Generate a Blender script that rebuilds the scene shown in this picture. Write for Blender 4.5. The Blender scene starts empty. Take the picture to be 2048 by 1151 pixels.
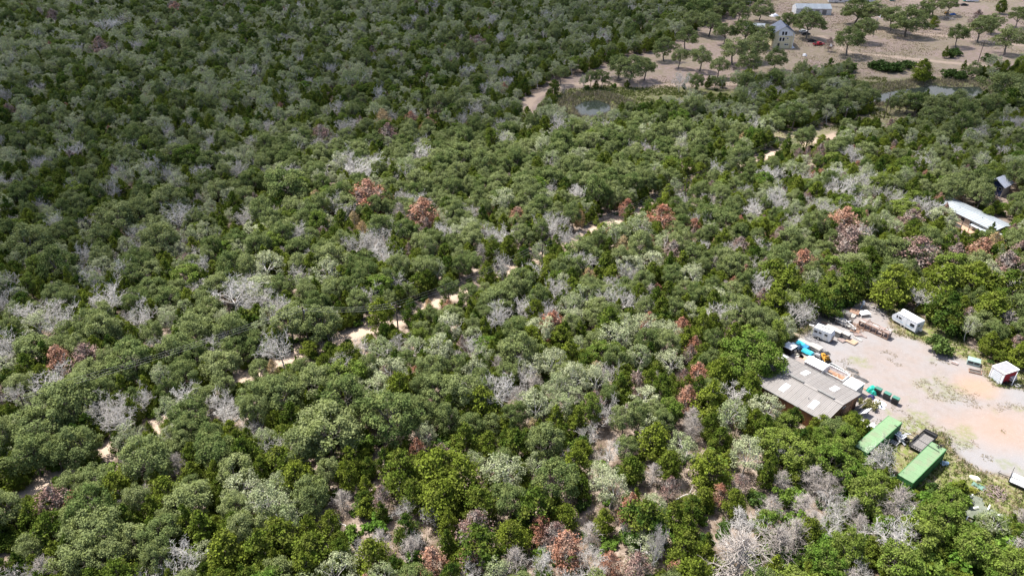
import bpy, bmesh, math, random
import numpy as np
from mathutils import Vector, Matrix

# ------------------------------------------------------------------ camera, sky, sun, exposure
SC = bpy.context.scene
COL = SC.collection
CAM_H, PITCH, FOC = 88.0, math.radians(31), 1500.0      # metres, below the horizon, pixels of a 2048 wide picture
cam_d = bpy.data.cameras.new('camera')
cam_d.sensor_width = 36.0
cam_d.lens = 36.0 * FOC / 2048.0
cam_d.clip_start, cam_d.clip_end = 1.0, 9000.0
cam = bpy.data.objects.new('camera', cam_d)
COL.objects.link(cam)
cam.location = (0, 0, CAM_H)
cam.rotation_euler = (math.pi / 2 - PITCH, 0, 0)
SC.camera = cam

SUN_DIR = Vector((-0.42, 0.30, 1.0)).normalized()      # towards the sun
SUN_EL = math.asin(SUN_DIR.z)
SUN_AZ = math.atan2(SUN_DIR.x, SUN_DIR.y)              # clockwise from +Y
W = bpy.data.worlds.new('World')
SC.world = W
W.use_nodes = True
wn = W.node_tree.nodes
sky = wn.new('ShaderNodeTexSky')
sky.sky_type = 'NISHITA'
sky.sun_disc = False
sky.sun_elevation = SUN_EL
sky.sun_rotation = SUN_AZ
sky.dust_density = 2.5
sky.air_density = 0.7
sky.ozone_density = 0.6
wn['Background'].inputs['Strength'].default_value = 0.125
W.node_tree.links.new(sky.outputs[0], wn['Background'].inputs['Color'])
sun_d = bpy.data.lights.new('sun', 'SUN')
sun_d.energy = 4.6
sun_d.angle = math.radians(0.5)
sun_d.color = (1.0, 0.965, 0.915)
sun = bpy.data.objects.new('sun', sun_d)
COL.objects.link(sun)
sun.rotation_euler = SUN_DIR.to_track_quat('Z', 'Y').to_euler()
SC.view_settings.view_transform = 'Standard'
SC.view_settings.look = 'None'
SC.view_settings.exposure = 1.18
SC.view_settings.gamma = 1.0
SC.view_settings.use_curve_mapping = False
SC.render.engine = 'CYCLES'
SC.cycles.max_bounces = 6
SC.cycles.diffuse_bounces = 3
SC.cycles.transparent_max_bounces = 12
SC.cycles.volume_bounces = 0

rng = np.random.default_rng(11)
random.seed(11)

# ------------------------------------------------------------------ where a spot of the photograph lies in the place
_s, _c = math.sin(PITCH), math.cos(PITCH)


def G(px, py, z=0.0):
    u, v = (px - 1024.0) / FOC, (py - 575.5) / FOC
    t = (CAM_H - z) / (_s + v * _c)
    return Vector((u * t, (_c - v * _s) * t, z))


def to_px(x, y, z=0.0):
    d = y * _c + (CAM_H - z) * _s
    up = y * _s - (CAM_H - z) * _c
    return 1024 + FOC * x / d, 575.5 - FOC * up / d, FOC / d


# ------------------------------------------------------------------ materials
def new_mat(name):
    m = bpy.data.materials.new(name)
    m.use_nodes = True
    nt = m.node_tree
    return m, nt, nt.nodes, nt.links, nt.nodes['Principled BSDF']


def mat(name, col, rough=0.7, metal=0.0, vary=0.18, scale=1.5, bump=0.0, spec=0.3, dirt=None, dirt_amt=0.0, detail=4):
    m, nt, N, L, P = new_mat(name)
    P.inputs['Roughness'].default_value = rough
    P.inputs['Metallic'].default_value = metal
    P.inputs['Specular IOR Level'].default_value = spec
    tc = N.new('ShaderNodeTexCoord')
    nz = N.new('ShaderNodeTexNoise')
    nz.inputs['Scale'].default_value = scale
    nz.inputs['Detail'].default_value = detail
    L.new(tc.outputs['Object'], nz.inputs['Vector'])
    mp = N.new('ShaderNodeMapRange')
    mp.inputs['From Min'].default_value = 0.3
    mp.inputs['From Max'].default_value = 0.7
    mp.inputs['To Min'].default_value = 1 - vary
    mp.inputs['To Max'].default_value = 1 + vary
    L.new(nz.outputs['Fac'], mp.inputs['Value'])
    oi = N.new('ShaderNodeObjectInfo')
    orr = N.new('ShaderNodeMapRange')
    orr.inputs['To Min'].default_value = 0.93
    orr.inputs['To Max'].default_value = 1.06
    L.new(oi.outputs['Random'], orr.inputs['Value'])
    mm = N.new('ShaderNodeMath')
    mm.operation = 'MULTIPLY'
    L.new(mp.outputs[0], mm.inputs[0])
    L.new(orr.outputs[0], mm.inputs[1])
    vm = N.new('ShaderNodeVectorMath')
    vm.operation = 'SCALE'
    vm.inputs[0].default_value = col[:3]
    L.new(mm.outputs[0], vm.inputs['Scale'])
    out = vm.outputs[0]
    if dirt:
        n2 = N.new('ShaderNodeTexNoise')
        n2.inputs['Scale'].default_value = scale * 0.6
        n2.inputs['Detail'].default_value = 6
        n2.inputs['Roughness'].default_value = 0.7
        L.new(tc.outputs['Object'], n2.inputs['Vector'])
        r = N.new('ShaderNodeMapRange')
        r.inputs['From Min'].default_value = 0.62 - dirt_amt * 0.3
        r.inputs['From Max'].default_value = 0.75 - dirt_amt * 0.2
        L.new(n2.outputs['Fac'], r.inputs['Value'])
        mx = N.new('ShaderNodeMix')
        mx.data_type = 'RGBA'
        L.new(r.outputs[0], mx.inputs['Factor'])
        L.new(out, mx.inputs[6])
        mx.inputs[7].default_value = (*dirt, 1)
        out = mx.outputs[2]
    L.new(out, P.inputs['Base Color'])
    if bump:
        b = N.new('ShaderNodeBump')
        b.inputs['Strength'].default_value = bump
        b.inputs['Distance'].default_value = 0.05
        L.new(nz.outputs['Fac'], b.inputs['Height'])
        L.new(b.outputs[0], P.inputs['Normal'])
    return m


def leaf_mat(name, a, b, leaf_vary=0.32, trans=0.36, patch=None):
    """A: one end of the range of crowns, B: the other; each crown and each leaf spray differs a little."""
    m, nt, N, L, P = new_mat(name)
    oi = N.new('ShaderNodeObjectInfo')
    mx = N.new('ShaderNodeMix')
    mx.data_type = 'RGBA'
    mx.inputs[6].default_value = (*a, 1)
    mx.inputs[7].default_value = (*b, 1)
    L.new(oi.outputs['Random'], mx.inputs['Factor'])
    ge = N.new('ShaderNodeNewGeometry')
    mr = N.new('ShaderNodeMapRange')
    mr.inputs['To Min'].default_value = 1 - leaf_vary
    mr.inputs['To Max'].default_value = 1 + leaf_vary
    L.new(ge.outputs['Random Per Island'], mr.inputs['Value'])
    vm = N.new('ShaderNodeVectorMath')
    vm.operation = 'SCALE'
    colour = mx.outputs[2]
    if patch:       # part of the crown has lost its colour: boughs differ
        tc = N.new('ShaderNodeTexCoord')
        nz = N.new('ShaderNodeTexNoise')
        nz.inputs['Scale'].default_value = 0.55
        nz.inputs['Detail'].default_value = 3
        av = N.new('ShaderNodeVectorMath')
        av.operation = 'ADD'
        L.new(tc.outputs['Object'], av.inputs[0])
        sv = N.new('ShaderNodeVectorMath')
        sv.operation = 'SCALE'
        sv.inputs[0].default_value = (37.0, 11.0, 23.0)
        L.new(oi.outputs['Random'], sv.inputs['Scale'])
        L.new(sv.outputs[0], av.inputs[1])
        L.new(av.outputs[0], nz.inputs['Vector'])
        pr_ = N.new('ShaderNodeMapRange')
        pr_.inputs['From Min'].default_value = 0.46
        pr_.inputs['From Max'].default_value = 0.62
        L.new(nz.outputs['Fac'], pr_.inputs['Value'])
        m2 = N.new('ShaderNodeMix')
        m2.data_type = 'RGBA'
        L.new(pr_.outputs[0], m2.inputs['Factor'])
        L.new(colour, m2.inputs[6])
        m2.inputs[7].default_value = (*patch, 1)
        colour = m2.outputs[2]
    L.new(colour, vm.inputs[0])
    L.new(mr.outputs[0], vm.inputs['Scale'])
    L.new(vm.outputs[0], P.inputs['Base Color'])
    P.inputs['Roughness'].default_value = 0.75
    P.inputs['Specular IOR Level'].default_value = 0.12
    tr = N.new('ShaderNodeBsdfTranslucent')
    L.new(vm.outputs[0], tr.inputs['Color'])
    ms = N.new('ShaderNodeMixShader')
    ms.inputs['Fac'].default_value = trans
    L.new(P.outputs[0], ms.inputs[1])
    L.new(tr.outputs[0], ms.inputs[2])
    L.new(ms.outputs[0], N['Material Output'].inputs['Surface'])
    return m


def bark_mat(name, a, b, scale=3.0):
    m, nt, N, L, P = new_mat(name)
    oi = N.new('ShaderNodeObjectInfo')
    tc = N.new('ShaderNodeTexCoord')
    nz = N.new('ShaderNodeTexNoise')
    nz.inputs['Scale'].default_value = scale
    nz.inputs['Detail'].default_value = 5
    L.new(tc.outputs['Object'], nz.inputs['Vector'])
    ad = N.new('ShaderNodeMath')
    ad.operation = 'MULTIPLY_ADD'
    L.new(nz.outputs['Fac'], ad.inputs[0])
    ad.inputs[1].default_value = 0.9
    mr = N.new('ShaderNodeMapRange')
    mr.inputs['To Min'].default_value = -0.3
    mr.inputs['To Max'].default_value = 0.4
    L.new(oi.outputs['Random'], mr.inputs['Value'])
    L.new(mr.outputs[0], ad.inputs[2])
    mx = N.new('ShaderNodeMix')
    mx.data_type = 'RGBA'
    mx.inputs[6].default_value = (*a, 1)
    mx.inputs[7].default_value = (*b, 1)
    L.new(ad.outputs[0], mx.inputs['Factor'])
    L.new(mx.outputs[2], P.inputs['Base Color'])
    P.inputs['Roughness'].default_value = 0.85
    return m


LEAF = {
    'O': leaf_mat('oak_leaves', (0.088, 0.132, 0.034), (0.255, 0.288, 0.122), patch=(0.180, 0.215, 0.070)),
    'P': leaf_mat('pale_oak_leaves', (0.250, 0.305, 0.130), (0.410, 0.435, 0.265), patch=(0.28, 0.295, 0.175)),
    'J': leaf_mat('juniper_sprays', (0.038, 0.078, 0.010), (0.165, 0.205, 0.022), 0.38, 0.28, patch=(0.13, 0.155, 0.024)),
    'R': leaf_mat('rust_needles', (0.35, 0.155, 0.095), (0.40, 0.220, 0.145), 0.4, 0.2, patch=(0.32, 0.215, 0.160)),
    'M': leaf_mat('mauve_needles', (0.215, 0.132, 0.110), (0.27, 0.185, 0.155), 0.35, 0.15, patch=(0.27, 0.235, 0.205)),
    'Y': leaf_mat('ochre_needles', (0.42, 0.290, 0.150), (0.38, 0.300, 0.160), 0.35, 0.2),
    'S': leaf_mat('bright_leaves', (0.100, 0.190, 0.026), (0.160, 0.225, 0.040), 0.45, 0.35),
    'G': leaf_mat('lush_leaves', (0.082, 0.150, 0.018), (0.178, 0.230, 0.040), 0.4, 0.3, patch=(0.15, 0.185, 0.042)),
    'B': leaf_mat('deep_green_leaves', (0.042, 0.085, 0.018), (0.080, 0.120, 0.028), 0.45, 0.3),
}
BARK = bark_mat('bark', (0.10, 0.082, 0.066), (0.22, 0.19, 0.16))
DEADWOOD = bark_mat('bleached_wood', (0.37, 0.345, 0.315), (0.62, 0.59, 0.55), 2.0)
GREYTWIG = bark_mat('grey_twigs', (0.27, 0.235, 0.205), (0.46, 0.415, 0.375), 2.0)


# ------------------------------------------------------------------ building helpers
def mesh_from(name, V, F, material=None, smooth=False):
    """V (n,3) floats, F (m,k) ints, k = 3 or 4."""
    V = np.asarray(V, np.float32)
    F = np.asarray(F, np.int32)
    k = F.shape[1]
    me = bpy.data.meshes.new(name)
    me.vertices.add(len(V))
    me.vertices.foreach_set('co', V.ravel())
    me.loops.add(F.size)
    me.loops.foreach_set('vertex_index', F.ravel())
    me.polygons.add(len(F))
    me.polygons.foreach_set('loop_start', np.arange(0, F.size, k, dtype=np.int32))
    me.update(calc_edges=True)
    if smooth:
        me.polygons.foreach_set('use_smooth', np.ones(len(F), bool))
    me.validate()
    if material:
        me.materials.append(material)
    return me


def link(name, me, parent=None, loc=None, rz=None):
    o = bpy.data.objects.new(name, me)
    COL.objects.link(o)
    if parent:
        o.parent = parent
    if loc is not None:
        o.location = loc
    if rz is not None:
        o.rotation_euler = (0, 0, rz)
    return o


def tag(o, label=None, cat=None, group=None, kind=None):
    if label:
        o['label'] = label
    if cat:
        o['category'] = cat
    if group:
        o['group'] = group
    if kind:
        o['kind'] = kind
    return o


def thing(name, label, cat, loc, rz=0.0, group=None):
    o = bpy.data.objects.new(name, None)
    o.empty_display_size = 0.3
    COL.objects.link(o)
    o.location = loc
    o.rotation_euler = (0, 0, rz)
    return tag(o, label, cat, group)


class MB:
    """Collects boxes, slabs and tubes into one mesh."""

    def __init__(s):
        s.v, s.f = [], []

    def add(s, vs, fs):
        n = len(s.v)
        s.v += [tuple(p) for p in vs]
        s.f += [tuple(n + i for i in f) for f in fs]
        return s

    def box(s, c, d, rz=0.0, ry=0.0, rx=0.0, top=(1, 1)):
        hx, hy, hz = d[0] / 2, d[1] / 2, d[2] / 2
        M = Matrix.Translation(c) @ Matrix.Rotation(rz, 4, 'Z') @ Matrix.Rotation(ry, 4, 'Y') @ Matrix.Rotation(rx, 4, 'X')
        vs = [M @ Vector((x * hx * (top[0] if z > 0 else 1), y * hy * (top[1] if z > 0 else 1), z * hz)) for z in (-1, 1) for y in (-1, 1) for x in (-1, 1)]
        return s.add(vs, [(0, 2, 3, 1), (4, 5, 7, 6), (0, 1, 5, 4), (2, 6, 7, 3), (0, 4, 6, 2), (1, 3, 7, 5)])

    def bar(s, a, b, r=0.04, n=5, r2=None):
        a, b = Vector(a), Vector(b)
        d = (b - a)
        if d.length < 1e-6:
            return s
        q = d.to_track_quat('Z', 'Y')
        r2 = r if r2 is None else r2
        vs = []
        for p, rr in ((a, r), (b, r2)):
            for k in range(n):
                t = 2 * math.pi * k / n
                vs.append(p + q @ Vector((math.cos(t) * rr, math.sin(t) * rr, 0)))
        fs = [(k, (k + 1) % n, n + (k + 1) % n, n + k) for k in range(n)]
        fs += [tuple(range(n - 1, -1, -1)), tuple(range(n, 2 * n))]
        return s.add(vs, fs)

    def prism(s, outline, x0, x1):
        """outline: (y, z) points counter-clockwise, run along x."""
        n = len(outline)
        vs = [(x0, y, z) for y, z in outline] + [(x1, y, z) for y, z in outline]
        fs = [(k, n + k, n + (k + 1) % n, (k + 1) % n) for k in range(n)]
        fs += [tuple(range(n)), tuple(range(2 * n - 1, n - 1, -1))]
        return s.add(vs, fs)

    def prism_y(s, outline, y0, y1):
        """outline: (x, z) points, run along y."""
        n = len(outline)
        vs = [(x, y0, z) for x, z in outline] + [(x, y1, z) for x, z in outline]
        fs = [(k, (k + 1) % n, n + (k + 1) % n, n + k) for k in range(n)]
        fs += [tuple(range(n - 1, -1, -1)), tuple(range(n, 2 * n))]
        return s.add(vs, fs)

    def disc_y(s, c, r, w, n=12):
        return s.bar((c[0], c[1] - w / 2, c[2]), (c[0], c[1] + w / 2, c[2]), r, n)

    def mesh(s, name, material):
        me = bpy.data.meshes.new(name)
        me.from_pydata(s.v, [], s.f)
        me.materials.append(material)
        bm = bmesh.new()
        bm.from_mesh(me)
        bmesh.ops.recalc_face_normals(bm, faces=bm.faces)
        bm.to_mesh(me)
        bm.free()
        return me

    def build(s, name, material, parent=None, loc=None, rz=None):
        return link(name, s.mesh(name, material), parent, loc, rz)


def part(name, me, parent, loc=None, rz=None):
    return link(name, me, parent, loc, rz)


def yaw(a, b):
    return math.atan2(b[1] - a[1], b[0] - a[0])


# value noise on the plane, for outlines and soil
_tab = rng.random((256, 256))


def vnoise(x, y, s, seed=0):
    x = np.asarray(x, float) / s + seed * 17.31
    y = np.asarray(y, float) / s + seed * 7.77
    xi, yi = np.floor(x).astype(int), np.floor(y).astype(int)
    fx, fy = x - xi, y - yi
    fx, fy = fx * fx * (3 - 2 * fx), fy * fy * (3 - 2 * fy)
    g = lambda i, j: _tab[i % 256, j % 256]
    return (g(xi, yi) * (1 - fx) + g(xi + 1, yi) * fx) * (1 - fy) + (g(xi, yi + 1) * (1 - fx) + g(xi + 1, yi + 1) * fx) * fy


def fbm(x, y, s, seed=0):
    return (vnoise(x, y, s, seed) + 0.5 * vnoise(x, y, s / 2.1, seed + 1) + 0.25 * vnoise(x, y, s / 4.3, seed + 2)) / 1.75


def poly_sd(X, Y, poly):
    """Signed distance to a polygon: above zero inside."""
    X, Y = np.asarray(X, float), np.asarray(Y, float)
    d = np.full(X.shape, 1e9)
    ins = np.zeros(X.shape, bool)
    n = len(poly)
    for i in range(n):
        ax, ay = poly[i][0], poly[i][1]
        bx, by = poly[(i + 1) % n][0], poly[(i + 1) % n][1]
        ex, ey = bx - ax, by - ay
        t = np.clip(((X - ax) * ex + (Y - ay) * ey) / (ex * ex + ey * ey + 1e-9), 0, 1)
        d = np.minimum(d, np.hypot(X - ax - t * ex, Y - ay - t * ey))
        c = ((ay > Y) != (by > Y))
        with np.errstate(divide='ignore', invalid='ignore'):
            xs = ex * (Y - ay) / (by - ay + 1e-12) + ax
        ins ^= c & (X < xs)
    return np.where(ins, d, -d)


def line_d(X, Y, pts):
    X, Y = np.asarray(X, float), np.asarray(Y, float)
    d = np.full(X.shape, 1e9)
    for a, b in zip(pts[:-1], pts[1:]):
        ex, ey = b[0] - a[0], b[1] - a[1]
        t = np.clip(((X - a[0]) * ex + (Y - a[1]) * ey) / (ex * ex + ey * ey + 1e-9), 0, 1)
        d = np.minimum(d, np.hypot(X - a[0] - t * ex, Y - a[1] - t * ey))
    return d


def sm(x, a, b):
    t = np.clip((x - a) / (b - a), 0, 1)
    return t * t * (3 - 2 * t)


def PX(*pts):
    return [G(*p) for p in pts]


# ------------------------------------------------------------------ plan of the place
YARD = PX((1568, 730), (1575, 690), (1600, 668), (1622, 645), (1650, 622), (1690, 606), (1740, 603), (1772, 622), (1800, 668), (1850, 690), (1905, 712), (1950, 722), (1990, 770), (2075, 780), (2200, 900), (2150, 980), (2020, 955), (1960, 935), (1905, 905), (1880, 868), (1810, 868), (1760, 862), (1722, 850), (1640, 850), (1545, 800))
YARD_EDGE = PX((1555, 730), (1570, 672), (1600, 650), (1625, 628), (1680, 600), (1740, 594), (1790, 602), (1850, 640), (1900, 668), (1960, 705), (2010, 735), (2110, 760), (2300, 900), (2200, 1040), (2075, 1045), (2000, 1060), (1930, 1040), (1905, 990), (1850, 985), (1800, 965), (1775, 925), (1735, 905), (1722, 862), (1640, 860), (1530, 800))
FIELD = PX((1395, 60), (1470, 30), (1545, -5), (1600, -60), (2300, -60), (2300, 165), (2040, 140), (1960, 150), (1900, 160), (1800, 160), (1740, 158), (1690, 150), (1640, 152), (1590, 165), (1480, 175), (1400, 175), (1300, 178), (1220, 172), (1150, 180), (1100, 190), (1088, 225), (1062, 245), (1042, 222), (1055, 195), (1090, 172), (1150, 152), (1210, 132), (1260, 112), (1330, 100), (1375, 75))
POND_BANK = PX((1090, 205), (1125, 180), (1220, 170), (1330, 172), (1420, 176), (1520, 182), (1530, 200), (1430, 222), (1330, 230), (1250, 244), (1220, 268), (1150, 268), (1100, 250))
MEADOW = PX((1640, 165), (1700, 150), (1830, 160), (1960, 158), (2060, 165), (2100, 185), (1980, 200), (1890, 205), (1830, 225), (1850, 258), (1760, 262), (1690, 275), (1600, 300), (1545, 300), (1545, 262), (1600, 262), (1680, 248), (1735, 225), (1740, 205), (1690, 190))
HOME_LOT = PX((1888, 425), (1925, 408), (2020, 442), (2035, 462), (2000, 488), (1930, 482), (1898, 460))
POND1 = PX((1148, 210), (1166, 200), (1196, 197), (1222, 207), (1222, 222), (1188, 232), (1158, 228))
POND2 = PX((1732, 200), (1748, 186), (1800, 176), (1868, 167), (1915, 171), (1962, 170), (1976, 183), (1940, 198), (1890, 206), (1800, 206))
ROAD = PX((-160, 1120), (-40, 1050), (60, 983), (130, 945), (210, 905), (290, 868), (390, 812), (470, 768), (545, 728), (620, 700), (700, 672), (790, 642), (870, 606), (960, 566), (1045, 524), (1120, 494), (1200, 456), (1300, 410), (1400, 366), (1480, 330), (1560, 303), (1640, 279), (1700, 262), (1790, 254), (1870, 258))
TRACK = PX((1068, 250), (1052, 222), (1058, 202), (1085, 184), (1130, 170), (1200, 167), (1290, 173), (1380, 170), (1470, 167), (1560, 165))
DRIVE = PX((1640, 72), (1668, 88), (1700, 106), (1790, 114), (1900, 126), (2060, 140), (2200, 150))
DRIVE2 = PX((1690, 64), (1750, 62), (1830, 67), (1900, 73), (1990, 86), (2080, 94), (2200, 104))
RUTS = [PX((2080, 905), (1980, 860), (1880, 815), (1800, 770), (1740, 720), (1700, 690)), PX((2080, 830), (1990, 815), (1900, 790), (1830, 740), (1790, 700), (1740, 690)), PX((1840, 850), (1880, 830), (1960, 850), (2080, 880)),
        PX((1700, 720), (1760, 705), (1820, 715), (1880, 745), (1960, 790)), PX((2060, 860), (1960, 820), (1900, 840), (1880, 860))]
GLADES = [PX((900, 838), (930, 838), (935, 862), (905, 862)), ]
HOLLOWS = [(1300, 940, 3.6), (1215, 905, 3.2), (1370, 990, 4.0), (1290, 1010, 3.2), (1180, 1035, 3.8), (1130, 1010, 3), (1420, 1060, 3), (1060, 1010, 3), (1350, 830, 3.2), (1240, 985, 2.8), (1385, 955, 3), (1100, 795, 2.4), (1130, 740, 2.2), (1275, 770, 2.4), (860, 1120, 3), (700, 1050, 3.2), (830, 1060, 3), (1195, 875, 3), (1390, 905, 3),
           (10, 1125, 4.0), (280, 1145, 4.0), (430, 205, 5), (500, 240, 6), (860, 218, 5), (650, 200, 3), (470, 240, 4), (1375, 350, 4), (1540, 270, 6), (990, 470, 2)]
HOLLOWS = [(G(a, b), r * 0.78) for a, b, r in HOLLOWS]

# ------------------------------------------------------------------ soil
def node_mix(N, L, fac, a, b):
    mx = N.new('ShaderNodeMix')
    mx.data_type = 'RGBA'
    L.new(fac, mx.inputs['Factor'])
    for i, c in ((6, a), (7, b)):
        if isinstance(c, tuple):
            mx.inputs[i].default_value = (*c, 1)
        else:
            L.new(c, mx.inputs[i])
    return mx.outputs[2]


def soil_mat():
    m, nt, N, L, P = new_mat('soil')
    geo = N.new('ShaderNodeNewGeometry')

    def noise(s, d=6, rough=0.6):
        n = N.new('ShaderNodeTexNoise')
        n.inputs['Scale'].default_value = s
        n.inputs['Detail'].default_value = d
        n.inputs['Roughness'].default_value = rough
        L.new(geo.outputs['Position'], n.inputs['Vector'])
        return n.outputs['Fac']

    def rng_(x, a, b, c=0.0, d=1.0):
        r = N.new('ShaderNodeMapRange')
        for k, v in (('From Min', a), ('From Max', b), ('To Min', c), ('To Max', d)):
            r.inputs[k].default_value = v
        L.new(x, r.inputs['Value'])
        return r.outputs[0]

    def attr(n):
        a = N.new('ShaderNodeAttribute')
        a.attribute_name = n
        return a.outputs['Fac']

    fine, mid, big = noise(2.6, 8, 0.75), noise(0.5), noise(0.06)
    litter = node_mix(N, L, rng_(fine, 0.35, 0.65), (0.078, 0.056, 0.038), (0.178, 0.137, 0.104))
    sand = node_mix(N, L, rng_(fine, 0.3, 0.7), (0.244, 0.189, 0.148), (0.348, 0.285, 0.237))
    base = node_mix(N, L, rng_(mid, 0.44, 0.60), litter, sand)
    gravel = node_mix(N, L, rng_(fine, 0.3, 0.7), (0.206, 0.179, 0.168), (0.271, 0.243, 0.228))
    worn = node_mix(N, L, rng_(mid, 0.42, 0.62), gravel, (0.237, 0.200, 0.179))
    grey = node_mix(N, L, rng_(big, 0.45, 0.6), worn, (0.229, 0.220, 0.217))
    rut = N.new('ShaderNodeMath')
    rut.operation = 'MULTIPLY'
    L.new(attr('rut'), rut.inputs[0])
    L.new(rng_(noise(0.9, 5, 0.7), 0.38, 0.62), rut.inputs[1])
    grey = node_mix(N, L, rut.outputs[0], grey, (0.205, 0.178, 0.160))
    clay = node_mix(N, L, attr('clay'), grey, (0.348, 0.211, 0.130))
    c1 = node_mix(N, L, attr('yard'), base, clay)
    dry = node_mix(N, L, rng_(fine, 0.3, 0.7), (0.235, 0.172, 0.150), (0.355, 0.278, 0.250))
    dry2 = node_mix(N, L, rng_(mid, 0.4, 0.65), dry, (0.222, 0.181, 0.122))
    c2 = node_mix(N, L, attr('field'), c1, dry2)
    road = node_mix(N, L, rng_(fine, 0.3, 0.7), (0.335, 0.255, 0.190), (0.435, 0.345, 0.270))
    c3 = node_mix(N, L, attr('road'), c2, road)
    gr = node_mix(N, L, rng_(fine, 0.3, 0.7), (0.085, 0.125, 0.022), (0.19, 0.205, 0.062))
    gf = N.new('ShaderNodeMath')
    gf.operation = 'MULTIPLY'
    L.new(attr('grass'), gf.inputs[0])
    L.new(rng_(noise(1.1, 6, 0.7), 0.36, 0.58), gf.inputs[1])
    c4 = node_mix(N, L, gf.outputs[0], c3, gr)
    L.new(c4, P.inputs['Base Color'])
    P.inputs['Roughness'].default_value = 0.95
    P.inputs['Specular IOR Level'].default_value = 0.1
    b = N.new('ShaderNodeBump')
    b.inputs['Strength'].default_value = 0.6
    b.inputs['Distance'].default_value = 0.12
    L.new(fine, b.inputs['Height'])
    L.new(b.outputs[0], P.inputs['Normal'])
    return m


SOIL = soil_mat()


def soil_attrs(me, X, Y, road_w=None):
    nz = fbm(X, Y, 6.0, 3) - 0.5
    nzf = fbm(X, Y, 2.0, 9) - 0.5
    yd = poly_sd(X, Y, YARD) + nz * 3.2 + nzf * 1.2
    ye = poly_sd(X, Y, YARD_EDGE) + nz * 3.0
    fd = poly_sd(X, Y, FIELD) + nz * 9
    md = poly_sd(X, Y, MEADOW) + nz * 6
    pb = poly_sd(X, Y, POND_BANK) + nz * 6
    p1, p2 = poly_sd(X, Y, POND1), poly_sd(X, Y, POND2)
    hl = poly_sd(X, Y, HOME_LOT) + nz * 3
    rd = np.maximum.reduce([sm(1.9 - line_d(X, Y, ROAD) + nz * 1.6, -0.7, 0.7),
                            sm(2.1 - line_d(X, Y, TRACK) + nz * 1.5, -0.8, 0.8),
                            sm(2.0 - line_d(X, Y, DRIVE) + nz * 1.5, -1, 1), 0.8 * sm(2.4 - line_d(X, Y, DRIVE2) + nz * 1.5, -1, 1)])
    yard = sm(yd, -0.8, 1.0)
    field = np.maximum(sm(fd, -2, 3), 0.8 * sm(md, -2, 3))
    grass = np.maximum.reduce([0.95 * sm(ye, -1, 1) * (1 - sm(yd, -1.5, 0.6)), 0.95 * sm(pb, -2, 3), 0.7 * sm(md, -2, 4),
                               sm(7 - np.abs(p1 + 4), 0, 5), sm(9 - np.abs(p2 + 5), 0, 6), 0.26 * sm(fd, 0, 8) * (fbm(X, Y, 22, 5) > 0.5)])
    # weeds that break up the gravel
    weeds = sm(fbm(X, Y, 5.0, 21), 0.66, 0.74) * sm(yard, 0.5, 1) * 0.55
    c = G(1880, 775)
    weeds = np.maximum(weeds, 0.42 * sm(3.6 - np.hypot((X - c.x) * 0.8, (Y - c.y)), -1.5, 1.5) * (fbm(X, Y, 1.6, 31) > 0.42))
    c = G(1827, 853)
    weeds = np.maximum(weeds, 0.9 * sm(2.6 - np.hypot((X - c.x) * 0.8, (Y - c.y)), -1, 1) * (fbm(X, Y, 1.4, 33) > 0.45))
    grass = np.maximum(grass, weeds * sm(yard, 0.4, 0.9)) * (1 - rd)
    k = G(1955, 772)
    clay = 0.6 * sm(3.4 - np.hypot((X - k.x) * 0.7, Y - k.y) + nz * 3, -1.5, 2.5)
    k = G(2010, 860)
    clay = np.maximum(clay, 0.35 * sm(6.0 - np.hypot((X - k.x) * 0.5, Y - k.y) + nz * 3, -2, 4))
    rut = np.zeros_like(X)
    for k, pts in enumerate(RUTS):
        for side in (-0.85, 0.85):
            d = np.abs(line_d(X, Y, pts) - abs(side)) if side > 0 else np.full(X.shape, 9.0)
            rut = np.maximum(rut, (0.75 - 0.08 * (k % 3)) * sm(0.42 - d + nzf * 0.5, -0.15, 0.2))
    rut = np.maximum(rut, 0.5 * sm(fbm(X, Y, 4.5, 55), 0.60, 0.72))
    rut = np.maximum(rut, 0.6 * sm(fbm(X, Y, 1.3, 57), 0.68, 0.78))
    yard = np.maximum(yard, 0.6 * sm(hl, -1, 1))
    for n, v in (('yard', yard), ('field', field * (1 - yard)), ('road', rd), ('grass', grass), ('clay', clay), ('rut', rut)):
        a = me.attributes.new(n, 'FLOAT', 'POINT')
        a.data.foreach_set('value', np.asarray(v, np.float32).ravel())


def ground_z(X, Y):
    z = (fbm(X, Y, 9.0, 40) - 0.5) * 0.16
    flat = np.maximum.reduce([sm(poly_sd(X, Y, YARD), -3, 1), sm(4.5 - line_d(X, Y, ROAD), -2, 1)])
    z = z * (1 - flat)
    for P_, dep in ((POND1, 1.4), (POND2, 1.6)):
        z = z - dep * sm(poly_sd(X, Y, P_), -3.5, 3.0)
    return z


def grid_mesh(name, x0, x1, y0, y1, step, material):
    nx, ny = int((x1 - x0) / step) + 1, int((y1 - y0) / step) + 1
    X, Y = np.meshgrid(np.linspace(x0, x1, nx), np.linspace(y0, y1, ny))
    Z = ground_z(X, Y)
    V = np.stack([X, Y, Z], -1).reshape(-1, 3)
    i = np.arange(nx * ny).reshape(ny, nx)
    F = np.stack([i[:-1, :-1], i[:-1, 1:], i[1:, 1:], i[1:, :-1]], -1).reshape(-1, 4)
    return X, Y, V, F


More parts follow.
